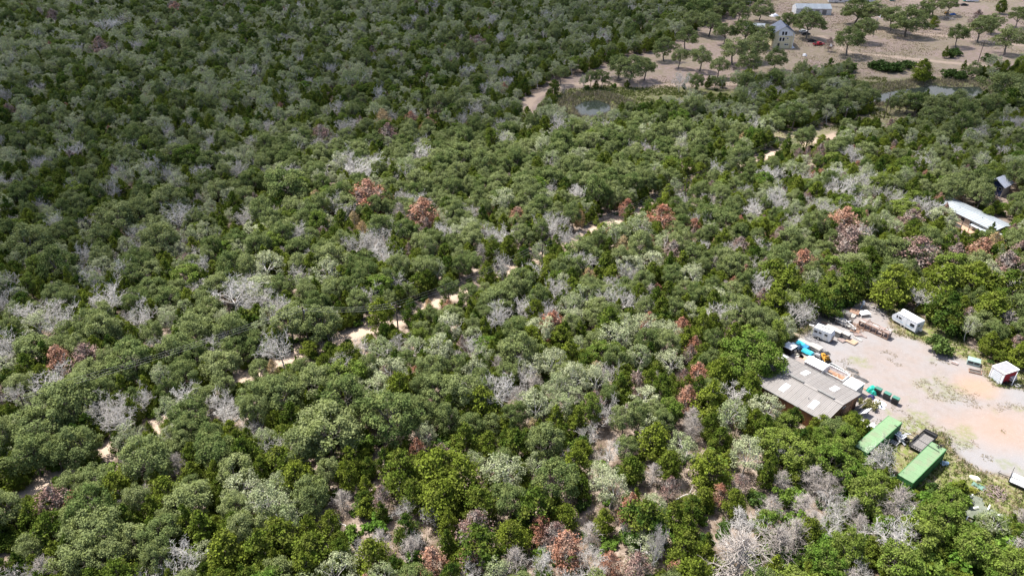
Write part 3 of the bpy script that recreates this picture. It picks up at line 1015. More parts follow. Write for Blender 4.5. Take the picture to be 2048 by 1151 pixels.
for _a, _b in zip(ROAD[2:-3], ROAD[3:-2]):        # the road shows as a thin broken line
    for _k in range(4):
        _q = _a.lerp(_b, _k / 4)
        _p = to_px(_q.x, _q.y, 0)
        if (_p[0] > 540 or _p[0] < 280) and math.sin(_p[0] * 0.021) > -0.55:
            OPEN.append((_p[0], _p[1], 2.0))


def blocks_view(px, py, s):
    return any(math.hypot(px - a, (py - b) * 1.1) < r + s * 0.82 for a, b, r in OPEN)


def clear_of(X, Y):
    """Metres to the nearest place that has no trees: below zero where none may stand."""
    f = -np.maximum.reduce([poly_sd(X, Y, FIELD), poly_sd(X, Y, YARD_EDGE) - 0.4, poly_sd(X, Y, MEADOW) - 1, poly_sd(X, Y, POND1) + 4, poly_sd(X, Y, POND2) + 3, poly_sd(X, Y, HOME_LOT), poly_sd(X, Y, POND_BANK) - 3])
    f = np.minimum(f, line_d(X, Y, ROAD) - 2.2)
    f = np.minimum(f, line_d(X, Y, TRACK) - 3.5)
    for q, rad in ((WORKSHOP_C, 9.5), (HOUSE_P, 12), (MOBILE_P, 5), (BLUE_P, 5)):
        f = np.minimum(f, np.hypot(X - q.x, Y - q.y) - rad)
    for q, rad in HOLLOWS:
        f = np.minimum(f, np.hypot(X - q.x, Y - q.y) - rad)
    return f


def weights(px, py):
    """How common each kind is in that stretch of the wood."""
    if px > 1560 and py > 880:
        return dict(G=.34, O=.08, S=.24, J=.12, D=0.082, F=0.078, P=.06, B=.04)
    if px > 1500 and py > 560:
        return dict(O=.30, G=.12, J=.34, P=.10, D=0.051, M=.04, B=.05)
    if py > 830 and px > 640:
        return dict(J=.36, P=.32, O=.12, D=0.071, F=0.047, M=.03, R=.02, S=.04)
    if px > 1500 and py > 250:
        return dict(J=.32, O=.28, G=.10, P=.14, D=0.071, M=.04, R=.02, S=.03)
    if py > 430 and px > 620:
        return dict(P=.46, J=.36, O=.12, G=.03, D=0.082, F=0.023, M=.02, R=.015, Y=.01)
    if py > 250 and px > 520:
        return dict(P=.48, J=.32, O=.16, G=.06, D=0.082, F=0.016, M=.01, R=.005, Y=.01)
    if py > 560:
        return dict(O=.42, J=.36, P=.08, D=0.092, F=0.023, S=.02)
    if py > 260:
        return dict(O=.44, J=.30, G=.05, P=.09, D=0.060, F=0.018, M=.01)
    return dict(O=.47, J=.38, G=.05, P=.035, D=0.027, F=0.009, M=.012, R=.004)


SIZE = dict(G=(1.8, 4.2), O=(1.7, 4.4), P=(1.6, 3.8), J=(1.2, 2.9), D=(2.0, 3.4), F=(1.4, 2.4), R=(1.2, 2.1), M=(1.3, 2.3), Y=(1.2, 1.9), S=(1.2, 2.2), B=(1.0, 1.8))


def fill(n, ymin, ymax, gap, margin):
    ys = rng.uniform(ymin, ymax, n)
    d = ys * _c + CAM_H * _s
    hw = 1.0 * 1024 / FOC * d * 1.0
    xs = rng.uniform(-1, 1, n) * (hw * margin + 3)
    cl = clear_of(xs, ys)
    for x, y, c in zip(xs, ys, cl):
        if c < 0.2:
            continue
        px, py, s = to_px(x, y, 5)
        w = weights(px, py)
        ks = list(w)
        pr = np.array([w[k] for k in ks])
        code = ks[int(rng.choice(len(ks), p=pr / pr.sum()))]
        lo, hi = SIZE[code]
        r = lo + (hi - lo) * rng.beta(1.25, 2.3)
        if r > c + 1.6:
            if c < 0.8:
                continue
            r = max(lo * 0.8, c + 1.6)
        g = gap * (1.3 if (py > 840 and 640 < px < 1520) else 1.0)
        if any(math.hypot(t['x'] - x, t['y'] - y) < g * (t['r'] + r) for t in near(x, y, r)):
            continue
        hh = SPEC[code][4] * (r / SPEC[code][3]) ** 0.6 * rng.uniform(0.8, 1.22)
        qx, qy, qs = to_px(x, y, hh * 0.62)
        if blocks_view(qx, qy, qs * r):
            continue
        put(code, x, y, r, hh)


fill(10000, 62, 135, 0.68, 1.08)
fill(16000, 135, 260, 0.66, 1.06)
fill(40000, 260, 590, 0.62, 1.05)
fill(10000, 62, 260, 0.52, 1.05)


# ------------------------------------------------------------------ individual trees, the rest of the wood as a mass
by_name = {}
for t in TREES:
    px, py, s = to_px(t['x'], t['y'], t['h'] * 0.6)
    t['px'], t['py'], t['s'] = px, py, s * t['r']
    t['inside'] = -10 < px < 2058 and -10 < py < 1160
    by_name.setdefault(SPEC[t['code']][0], []).append(t)
SINGLES, MASS = [], {}
for name, L in by_name.items():
    L.sort(key=lambda t: -((1000 if t['hand'] else t['s']) if t['inside'] else -1))
    keep = [t for t in L[:296] if t['inside']]
    SINGLES += keep
    ids = {id(t) for t in keep}
    MASS[name] = [t for t in L if id(t) not in ids]


def plant(t, label=None, group=None):
    name, cat, cp, R0, H0, L = SPEC[t['code']]
    o = thing(name, label, cat, (t['x'], t['y'], 0), t['rz'], group)
    o.scale = (t['r'] / R0, t['r'] / R0, t['h'] / H0)
    c, k = L[t['v']]
    part(cp, c, o)
    part('trunk', k, o)
    t['obj'] = o
    return o


for t in SINGLES:
    plant(t)

MASS_NAME = {'leafy_tree': 'leafy_wood', 'oak_tree': 'oak_wood', 'juniper_tree': 'juniper_wood', 'dead_tree': 'dead_wood', 'dead_juniper': 'dead_juniper_wood', 'leafy_shrub': 'shrubbery'}


def scatter(name, pts, protos, kind='stuff'):
    """pts: rows x, y, z, variant, rz, sx, sz. protos: (crown object, trunk object) pairs that already stand in the place."""
    A = np.asarray(pts, np.float32)
    me = bpy.data.meshes.new(name)
    me.vertices.add(len(A))
    me.vertices.foreach_set('co', np.ascontiguousarray(A[:, :3]).ravel())
    a = me.attributes.new('variant', 'INT', 'POINT')
    a.data.foreach_set('value', A[:, 3].astype(np.int32))
    a = me.attributes.new('turn', 'FLOAT_VECTOR', 'POINT')
    a.data.foreach_set('vector', np.ascontiguousarray(np.column_stack([A[:, 4] * 0, A[:, 4] * 0, A[:, 4]])).astype(np.float32).ravel())
    a = me.attributes.new('size', 'FLOAT_VECTOR', 'POINT')
    a.data.foreach_set('vector', np.ascontiguousarray(np.column_stack([A[:, 5], A[:, 5], A[:, 6]])).astype(np.float32).ravel())
    o = link(name, me)
    tag(o, kind=kind)
    ng = bpy.data.node_groups.new(name, 'GeometryNodeTree')
    ng.interface.new_socket('Geometry', in_out='INPUT', socket_type='NodeSocketGeometry')
    ng.interface.new_socket('Geometry', in_out='OUTPUT', socket_type='NodeSocketGeometry')
    N, L = ng.nodes, ng.links
    gi, go = N.new('NodeGroupInput'), N.new('NodeGroupOutput')
    out = N.new('GeometryNodeJoinGeometry')

    def named(n, dt):
        q = N.new('GeometryNodeInputNamedAttribute')
        q.data_type = dt
        q.inputs['Name'].default_value = n
        return q.outputs['Attribute']

    eu = N.new('FunctionNodeEulerToRotation')
    L.new(named('turn', 'FLOAT_VECTOR'), eu.inputs[0])
    for w in range(len(protos[0])):
        jn = N.new('GeometryNodeJoinGeometry')
        for p in protos:
            oi = N.new('GeometryNodeObjectInfo')
            oi.transform_space = 'ORIGINAL'
            oi.inputs['Object'].default_value = p[w]
            oi.inputs['As Instance'].default_value = True
            L.new(oi.outputs['Geometry'], jn.inputs[0])
        ip = N.new('GeometryNodeInstanceOnPoints')
        L.new(gi.outputs[0], ip.inputs['Points'])
        L.new(jn.outputs[0], ip.inputs['Instance'])
        ip.inputs['Pick Instance'].default_value = True
        L.new(named('variant', 'INT'), ip.inputs['Instance Index'])
        L.new(eu.outputs[0], ip.inputs['Rotation'])
        L.new(named('size', 'FLOAT_VECTOR'), ip.inputs['Scale'])
        L.new(ip.outputs[0], out.inputs[0])
    L.new(out.outputs[0], go.inputs[0])
    md = o.modifiers.new('scatter', 'NODES')
    md.node_group = ng
    return o


def first_of(code):
    """One standing tree for every shape of a species."""
    L = {}
    for t in SINGLES:
        if t['code'] == code and t['v'] not in L:
            L[t['v']] = (t['obj'].children[0], t['obj'].children[1])
    return L


for name, L in MASS.items():
    protos, idx = [], {}
    for code in {t['code']: 0 for t in L}:
        for v, p in first_of(code).items():
            idx[(code, v)] = len(protos)
            protos.append(p)
    rows = []
    for t in L:
        k = (t['code'], t['v'])
        if k not in idx:
            continue
        R0, H0 = SPEC[t['code']][3:5]
        rows.append((t['x'], t['y'], 0, idx[k], t['rz'], t['r'] / R0, t['h'] / H0))
    if len(rows) > 1:
        scatter(MASS_NAME[name], rows, protos)
        print('mass', name, len(rows), 'singles', sum(SPEC[t['code']][0] == name for t in SINGLES))

# low growth between the trees
pr = [p for c in ('B', 'S', 'J') for p in list(first_of(c).values())[:5]]
n = 11000
ys = 62 + (430 - 62) * rng.random(n) ** 1.4
xs = rng.uniform(-1, 1, n) * ((ys * _c + CAM_H * _s) * 1024 / FOC + 4)
ok = clear_of(xs, ys) > -0.6
rows = []
for x, y, s_ in zip(xs[ok], ys[ok], rng.uniform(0.28, 0.75, ok.sum())):
    k = int(rng.integers(len(pr)))
    qx, qy, _q = to_px(x, y, 0)
    if 640 < qx < 1560 and qy > 820 and rng.random() < 0.72:
        continue
    if any(math.hypot(qx - a, qy - b) < rr for a, b, rr in OPEN):
        continue
    rows.append((x, y, 0, k, rng.uniform(0, 6.28), s_, s_ * rng.uniform(0.5, 0.9)))
scatter('undergrowth', rows, pr)


# ------------------------------------------------------------------ materials of built things
white = mat('white_paint', (0.74, 0.74, 0.73), 0.5, 0, 0.06, 2.0, dirt=(0.42, 0.39, 0.35), dirt_amt=0.25)
offwhite = mat('aged_white', (0.62, 0.61, 0.58), 0.6, 0, 0.12, 2.5, dirt=(0.30, 0.27, 0.23), dirt_amt=0.4)
rv_white = mat('rv_shell', (0.568, 0.585, 0.602), 0.4, 0, 0.07, 1.5, dirt=(0.36, 0.36, 0.36), dirt_amt=0.2)
roof_grey = mat('grey_roof_metal', (0.222, 0.206, 0.192), 0.6, 0.0, 0.05, 0.8, dirt=(0.185, 0.165, 0.148), dirt_amt=0.35)
skylight_m = mat('translucent_panel', (0.80, 0.80, 0.79), 0.4, 0, 0.03)
dark_vent = mat('vent_metal', (0.20, 0.195, 0.185), 0.6, 0.2, 0.15)
rust_wall = mat('rust_brown_siding', (0.232, 0.107, 0.053), 0.75, 0, 0.2, 1.0, dirt=(0.13, 0.07, 0.045), dirt_amt=0.4)
black = mat('black_plastic', (0.018, 0.018, 0.019), 0.55, 0, 0.2)
rubber = mat('tyre_rubber', (0.022, 0.021, 0.02), 0.9, 0, 0.2)
steel_black = mat('black_steel', (0.028, 0.027, 0.028), 0.6, 0.2, 0.25)
glass_m = mat('dark_glass', (0.02, 0.025, 0.03), 0.12, 0, 0.05, spec=0.6)
grey_metal = mat('grey_metal', (0.36, 0.36, 0.36), 0.45, 0.4, 0.12, dirt=(0.20, 0.17, 0.15), dirt_amt=0.3)
bright_metal = mat('scrap_metal', (0.62, 0.63, 0.64), 0.4, 0.5, 0.2)
green_roof = mat('green_container_roof', (0.150, 0.237, 0.125), 0.6, 0, 0.06, 0.7, dirt=(0.17, 0.19, 0.12), dirt_amt=0.45)
green_side = mat('green_container_side', (0.047, 0.150, 0.052), 0.55, 0, 0.14, 0.9, dirt=(0.05, 0.11, 0.05), dirt_amt=0.3)
lid_green = mat('bin_green_lid', (0.055, 0.165, 0.125), 0.5, 0, 0.1)
teal = mat('teal_tarp', (0.02, 0.33, 0.25), 0.45, 0, 0.2, 1.5, 0.4)
cyan = mat('cyan_tarp', (0.04, 0.40, 0.50), 0.45, 0, 0.2, 1.5, 0.4)
blue = mat('blue_tarp', (0.035, 0.20, 0.38), 0.45, 0, 0.25, 1.5, 0.4)
paleblue = mat('pale_blue_sheet', (0.33, 0.45, 0.55), 0.4, 0, 0.2, 1.5, 0.4)
navy = mat('navy_cloth', (0.03, 0.03, 0.10), 0.7, 0, 0.3)
sheet_white = mat('white_sheet', (0.76, 0.76, 0.77), 0.5, 0, 0.07, 1.5, 0.3)
grey_wood = mat('weathered_grey_wood', (0.17, 0.16, 0.15), 0.85, 0, 0.28, 4.0, 0.3)
dark_wood = mat('dark_weathered_wood', (0.085, 0.075, 0.068), 0.85, 0, 0.3, 4.0, 0.3)
pale_wood = mat('bleached_boards', (0.36, 0.34, 0.31), 0.8, 0, 0.2, 4.0, 0.3)
brown_wood = mat('brown_boards', (0.27, 0.17, 0.12), 0.85, 0, 0.28, 4.0, 0.3)
tan_wood = mat('tan_boards', (0.44, 0.29, 0.195), 0.8, 0, 0.2, 3.0, 0.3)
mauve_wood = mat('greyed_brown_boards', (0.25, 0.195, 0.175), 0.85, 0, 0.25, 4.0, 0.3)
concrete = mat('pale_concrete', (0.40, 0.375, 0.345), 0.9, 0, 0.12, 2.0, 0.3)
yellow_m = mat('machine_yellow', (0.52, 0.26, 0.035), 0.5, 0, 0.2)
red_paint = mat('red_paint', (0.36, 0.012, 0.025), 0.35, 0, 0.06, spec=0.5)
red_wall = mat('red_siding', (0.32, 0.02, 0.03), 0.6, 0, 0.15)
pole_wood = mat('utility_pole_wood', (0.085, 0.062, 0.05), 0.9, 0, 0.3, 5.0, 0.3)
pole_grey = mat('grey_pole_wood', (0.30, 0.28, 0.26), 0.9, 0, 0.2, 5.0, 0.3)
wire_m = mat('aluminium_cable', (0.26, 0.26, 0.26), 0.5, 0.3, 0.1)
cream = mat('cream_sheathing', (0.70, 0.62, 0.40), 0.75, 0, 0.1, 0.8, dirt=(0.50, 0.40, 0.20), dirt_amt=0.35)
blue_roof = mat('slate_blue_roof', (0.15, 0.17, 0.215), 0.5, 0.1, 0.12, 0.8)
navy_wall = mat('dark_blue_siding', (0.025, 0.038, 0.095), 0.7, 0, 0.12)
beige_wall = mat('beige_siding', (0.44, 0.40, 0.35), 0.75, 0, 0.1)
tan_wall = mat('weathered_tan_siding', (0.33, 0.29, 0.245), 0.8, 0, 0.18)
roof_white = mat('white_metal_roof', (0.33, 0.36, 0.375), 0.45, 0.1, 0.05, 0.8, dirt=(0.27, 0.28, 0.285), dirt_amt=0.3)
roof_rust = mat('rusting_grey_roof', (0.43, 0.46, 0.53), 0.5, 0.2, 0.15, 0.7, dirt=(0.26, 0.10, 0.07), dirt_amt=0.35)
net_grey = mat('grey_green_roofing_sheet', (0.135, 0.148, 0.11), 0.8, 0, 0.25, 2.0, 0.4)
seat_cloth = mat('pink_cloth', (0.55, 0.16, 0.15), 0.7, 0, 0.15)
chrome = mat('pale_wheel_rim', (0.5, 0.5, 0.5), 0.35, 0.5, 0.1)
lamp_red = mat('red_lens', (0.35, 0.02, 0.02), 0.3)


def sheet(name, x, y, nx, ny, hfun, material, parent=None, loc=None, rz=None, thick=0.015):
    """A draped sheet with real thickness: x by y metres, hfun(u, v) gives dx, dy, z."""
    V, F = [], []
    for k in (0, 1):
        for j in range(ny + 1):
            for i in range(nx + 1):
                u, v = i / nx - 0.5, j / ny - 0.5
                dx, dy, z = hfun(u, v)
                V.append((u * x + dx, v * y + dy, z - k * thick))
    st = (nx + 1) * (ny + 1)
    idx = lambda i, j, k: k * st + j * (nx + 1) + i
    for j in range(ny):
        for i in range(nx):
            F.append((idx(i, j, 0), idx(i + 1, j, 0), idx(i + 1, j + 1, 0), idx(i, j + 1, 0)))
            F.append((idx(i, j, 1), idx(i, j + 1, 1), idx(i + 1, j + 1, 1), idx(i + 1, j, 1)))
    for i in range(nx):
        F.append((idx(i, 0, 1), idx(i + 1, 0, 1), idx(i + 1, 0, 0), idx(i, 0, 0)))
        F.append((idx(i, ny, 0), idx(i + 1, ny, 0), idx(i + 1, ny, 1), idx(i, ny, 1)))
    for j in range(ny):
        F.append((idx(0, j, 0), idx(0, j + 1, 0), idx(0, j + 1, 1), idx(0, j, 1)))
        F.append((idx(nx, j, 1), idx(nx, j + 1, 1), idx(nx, j + 1, 0), idx(nx, j, 0)))
    me = bpy.data.meshes.new(name)
    me.from_pydata(V, [], F)
    me.materials.append(material)
    return link(name, me, parent, loc, rz)


def crumple(x, y, h, amp, seed, drop=0.0, edge=0.12):
    """Height function of a loose tarp thrown over something."""
    def f(u, v):
        a = float(vnoise(u * x + seed * 3.1, v * y + seed * 5.3, 0.8, seed)) - 0.5
        b = float(vnoise(u * x + seed, v * y - seed, 0.35, seed + 3)) - 0.5
        rim = max(abs(u), abs(v)) * 2
        z = h * (1 - max(0.0, (rim - 0.45) / 0.55) ** 1.6) + a * amp + b * amp * 0.5
        return (a * edge * 2, b * edge * 3, max(0.03, z))
    return f


ROWS = math.radians(130)        # the long side of the workshop; most of the yard follows it
E1 = Vector((math.cos(ROWS), math.sin(ROWS), 0))
E2 = Vector((-E1.y, E1.x, 0))


# ------------------------------------------------------------------ the workshop
def workshop():
    L, Wd, ez, rz_ = 15.8, 11.4, 3.2, 4.15
    t = thing('workshop', 'long workshop with grey ribbed metal roof and rust brown walls', 'workshop', WORKSHOP_C, ROWS)
    hl, hw = L / 2 - 0.25, Wd / 2 - 0.25
    ry = 0.35
    MB().box((0, -hw, ez / 2), (2 * hl, 0.14, ez)).build('wall', rust_wall, t)
    MB().box((0, hw, ez / 2), (2 * hl, 0.14, ez)).build('wall', rust_wall, t)
    for x in (-hl, hl):
        m = MB()
        y0, y1 = -hw + 0.075, hw - 0.075
        s = 1 if x > 0 else -1
        zt = lambda y: ez + 0.86 * (1 - abs(y - ry) / (hw + 0.3)) - 0.05
        vs = []
        for xx in (x - 0.07, x + 0.07):
            vs += [(xx, y0, 0), (xx, y1, 0), (xx, y1, zt(y1)), (xx, ry, zt(ry)), (xx, y0, zt(y0))]
        m.add(vs, [(0, 1, 2, 3, 4), (9, 8, 7, 6, 5), (0, 5, 6, 1), (1, 6, 7, 2), (2, 7, 8, 3), (3, 8, 9, 4), (4, 9, 5, 0)])
        w = m.build('gable_wall', rust_wall, t)
    # wall battens on the gable one can see, and a big sliding door in it
    bt = MB()
    for k in range(13):
        y = -hw + 0.5 + k * (2 * hw - 1.0) / 12
        bt.box((-hl - 0.09, y, 1.55), (0.04, 0.07, 3.0))
    bt.build('batten', rust_wall, t)
    MB().box((-hl - 0.11, -1.2, 1.35), (0.06, 3.0, 2.7)).build('sliding_door', mat('brown_door', (0.20, 0.10, 0.055), 0.7, 0, 0.2), t)
    # ribbed sheets: one object each
    sky_px = [(1611, 744.5), (1669.6, 776), (1569.3, 773.8), (1627.9, 807.4), (1567, 712)]
    sky_at = []
    for p in sky_px:
        d = G(p[0], p[1], 3.75) - WORKSHOP_C
        sky_at.append((d.dot(E1), d.dot(E2)))
    n = 17
    pw = L / n
    th = {}
    for side in (-1, 1):
        run = (Wd / 2 + ry * (-side)) + 0.1
        slope = math.atan2(rz_ - ez, run)
        m = MB()
        ln = run / math.cos(slope)
        xs = [0, 0.25, 0.30, 0.35, 0.56, 0.61, 0.66, pw - 0.07, pw - 0.02, pw + 0.03]
        zs = [0.0, 0.0, 0.04, 0.0, 0.0, 0.04, 0.0, 0.0, 0.06, 0.02]
        vs = [(x - pw / 2, 0, z) for x, z in zip(xs, zs)] + [(x - pw / 2, ln, z) for x, z in zip(xs, zs)]
        vs += [(x - pw / 2, 0, z - 0.03) for x, z in zip(xs, zs)] + [(x - pw / 2, ln, z - 0.03) for x, z in zip(xs, zs)]
        q = len(xs)
        fs = [(k, k + 1, q + k + 1, q + k) for k in range(q - 1)] + [(2 * q + k, 3 * q + k, 3 * q + k + 1, 2 * q + k + 1) for k in range(q - 1)]
        fs += [(q + k, q + k + 1, 3 * q + k + 1, 3 * q + k) for k in range(q - 1)]
        m.add(vs, fs)
        me = m.mesh('roof_panel', roof_grey)
        for k in range(n):
            o = part('roof_panel', me, t, (-L / 2 + (k + 0.5) * pw, ry, rz_))
            if side > 0:
                o.rotation_euler = (-slope, 0, 0)
            else:
                o.rotation_euler = (-slope, 0, math.pi)
        th[side] = slope
    for sx, sy in sky_at:
        side = 1 if sy > ry else -1
        zz = rz_ - abs(sy - ry) * math.tan(th[side]) + 0.075
        o = MB().box((0, 0, 0), (1.02, 2.15, 0.05)).build('skylight', skylight_m, t, (sx, sy, zz))
        o.rotation_euler = (-th[side] * side, 0, 0)
    for x in (1.4, -4.5):
        m = MB()
        m.box((x, ry, rz_ + 0.13), (3.0, 0.34, 0.22)).box((x, ry, rz_ + 0.29), (3.1, 0.5, 0.10))
        m.build('ridge_vent', dark_vent, t)
    m = MB()
    m.box((0, ry - 0.16, rz_ + 0.04), (L, 0.34, 0.03), rx=0.1).box((0, ry + 0.16, rz_ + 0.04), (L, 0.34, 0.03), rx=-0.1)
    m.build('ridge_cap', roof_grey, t)
    m = MB()
    m.bar((-2.9, 3.1, 3.6), (-2.9, 3.1, 4.2), 0.06).build('vent_pipe', grey_metal, t)
    MB().box((-L / 2 - 0.02, 0.05, ez + 0.18), (0.1, 1.2, 0.2)).build('trim', grey_metal, t)
    for side in (-1, 1):
        yy = side * Wd / 2 if side > 0 else -Wd / 2
        MB().box((0, yy + side * 0.17, ez + 0.0), (L, 0.14, 0.13)).build('gutter', dark_vent, t)
    return t


workshop()


def wheel(m, parent, x, y, r=0.35, w=0.22, name='wheel'):
    o = MB().disc_y((0, 0, 0), r, w, 14).build(name, rubber, parent, (x, y, r))
    MB().disc_y((0, math.copysign(w / 2, y), 0), r * 0.55, 0.03, 10).build('rim', chrome, o)
    return o


# ------------------------------------------------------------------ containers
def container(p_end, label, length, rzv):
    """p_end: middle of the near-door end; the box runs away along local -x."""
    w, h = 2.44, 2.6
    t = thing('shipping_container', label, 'container', p_end, rzv, 'green containers at the yard edge')
    hw = w / 2
    # long sides with folded ribs
    for s in (-1, 1):
        m = MB()
        pts = []
        x = -0.14
        k = 0
        while x > -length + 0.14:
            pts.append((x, 0.0 if k % 4 in (0, 1) else 0.06))
            x -= (0.16, 0.07, 0.16, 0.07)[k % 4]
            k += 1
        pts.append((-length + 0.14, 0.0))
        q = len(pts)
        vs = [(x, s * (hw - 0.01 - d), 0.16) for x, d in pts] + [(x, s * (hw - 0.01 - d), h - 0.1) for x, d in pts]
        m.add(vs, [(i, i + 1, q + i + 1, q + i) for i in range(q - 1)])
        m.build('side_panel', green_side, t)
        MB().box((-length / 2, s * (hw - 0.05), 0.08), (length, 0.1, 0.16)).box((-length / 2, s * (hw - 0.05), h - 0.05), (length, 0.1, 0.1)).build('rail', green_side, t)
    MB().box((-length / 2, 0, h - 0.015), (length - 0.02, w - 0.2, 0.03)).build('roof', green_roof, t)
    seam = MB()
    for k in range(1, 10):
        seam.box((-length * k / 10, 0, h + 0.006), (0.05, w - 0.22, 0.018))
    seam.build('roof_seam', green_roof, t)
    post = MB()
    for x in (-0.07, -length + 0.07):
        for y in (-hw + 0.075, hw - 0.075):
            post.box((x, y, h / 2), (0.14, 0.15, h + 0.02))
    post.build('corner_post', green_side, t)
    MB().box((-length + 0.05, 0, h / 2), (0.06, w - 0.3, h - 0.2)).build('end_wall', green_side, t)
    for s in (-1, 1):
        d = MB().box((-0.03, s * 0.56, h / 2), (0.06, 1.08, h - 0.24)).build('door', green_side, t)
        b = MB()
        for y in (0.25, 0.8):
            b.bar((0.04, s * y, 0.2), (0.04, s * y, h - 0.2), 0.025)
        b.build('lock_rod', grey_metal, d)
    # pale stencilled marks on the shaded long side: worn past reading
    r = np.random.default_rng(int(length * 10))
    for k in range(4):
        x0 = -1.9 - k * (length - 3.4) / 3.6
        m = MB()
        for j in range(5):
            m.box((x0 + r.uniform(-0.32, 0.32), hw + 0.004, 1.45 + r.uniform(-0.3, 0.3)), (r.uniform(0.10, 0.28), 0.006, r.uniform(0.09, 0.26)), ry=r.uniform(-0.6, 0.6))
        m.build('worn_white_mark', offwhite, t)
    MB().box((-0.42, hw + 0.004, 1.35), (0.30, 0.006, 1.5)).build('white_panel_mark', offwhite, t)
    return t


a1, b1 = G(1778, 830, 2.6), G(1804, 844.5, 2.6)
a2, b2 = G(1863, 883, 2.6), G(1894, 897.5, 2.6)
CR = math.radians(40)
container(Vector(((a1.x + b1.x) / 2, (a1.y + b1.y) / 2, 0)), 'green shipping container between the workshop and the black mesh trailer', 11.6, CR).children
container(Vector(((a2.x + b2.x) / 2, (a2.y + b2.y) / 2, 0)), 'green shipping container with a heap of dark rope on its roof', 11.6, CR)


# ------------------------------------------------------------------ trailers and campers
def travel_trailer():
    p = G(1812, 652, 0.0)
    rz = math.radians(118)       # local +x points to the rounded nose, away from the lens
    t = thing('travel_trailer', 'white travel trailer with rounded nose parked in dry grass', 'travel trailer', p, rz)
    L, w, z0, z1 = 5.6, 2.35, 0.55, 2.75
    prof = [(-L / 2, z0), (L / 2 - 0.25, z0), (L / 2 + 0.15, 1.1), (L / 2 + 0.05, 1.7), (L / 2 - 0.75, 2.55), (L / 2 - 1.3, z1), (-L / 2 + 0.12, z1), (-L / 2, z1 - 0.15)]
    MB().prism_y(prof, -w / 2, w / 2).build('body', rv_white, t)
    # windows, door and stripes on the side towards the lens (local +y)
    for x, z, wx, hz in ((1.75, 1.85, 0.32, 0.55), (1.05, 1.85, 0.62, 0.42), (-1.85, 1.75, 0.95, 0.68)):
        f = MB().box((x, w / 2 + 0.012, z), (wx + 0.1, 0.03, hz + 0.1)).build('window', rv_white, t)
        MB().box((x, w / 2 + 0.032, z), (wx, 0.012, hz)).build('pane', glass_m, f)
    MB().box((-0.2, w / 2 + 0.012, 1.5), (0.62, 0.03, 1.75)).build('door', rv_white, t)
    MB().box((0.2, w / 2 + 0.006, 1.15), (4.6, 0.012, 0.10)).box((-0.6, w / 2 + 0.006, 1.0), (3.0, 0.012, 0.05)).build('stripe', paleblue, t)
    f = MB().box((-L / 2 - 0.012, 0.45, 1.95), (0.03, 0.75, 0.5)).build('window', rv_white, t)
    MB().box((-L / 2 - 0.032, 0.45, 1.95), (0.012, 0.65, 0.4)).build('pane', glass_m, f)
    MB().box((-L / 2 - 0.03, -0.55, 1.35), (0.05, 0.9, 1.1)).build('rear_panel', offwhite, t)
    MB().box((1.6, -0.35, z1 + 0.16), (0.85, 0.75, 0.32), top=(0.8, 0.8)).build('air_conditioner', white, t)
    m = MB()
    m.box((0.1, 0.2, z1 + 0.06), (0.5, 0.45, 0.12)).box((-1.2, -0.3, z1 + 0.05), (0.45, 0.45, 0.1))
    m.build('roof_hatch', offwhite, t)
    MB().bar((-0.4, -0.5, z1 + 0.05), (-1.9, 0.1, z1 + 0.10), 0.03).build('antenna', grey_metal, t)
    for y in (-w / 2 - 0.02, w / 2 + 0.02):
        MB().bar((-L / 2 + 0.2, y, z1 - 0.06), (L / 2 - 1.5, y, z1 - 0.06), 0.035).build('awning_rail', white, t)
    for y in (-w / 2 + 0.15, w / 2 - 0.15):
        for x in (-0.35, 0.45):
            wheel(None, t, x, y)
    MB().box((0, 0, 0.48), (L - 0.3, 1.2, 0.12)).bar((L / 2, -0.6, 0.45), (L / 2 + 1.1, 0, 0.45), 0.05).bar((L / 2, 0.6, 0.45), (L / 2 + 1.1, 0, 0.45), 0.05).build('chassis', steel_black, t)
    MB().box((-L / 2 - 0.12, 0, 0.42), (0.14, 2.2, 0.14)).build('bumper', grey_metal, t)
    MB().disc_y((-L / 2 - 0.3, -0.2, 0.85), 0.34, 0.2, 12).build('spare_wheel', offwhite, t)
    return t


travel_trailer()


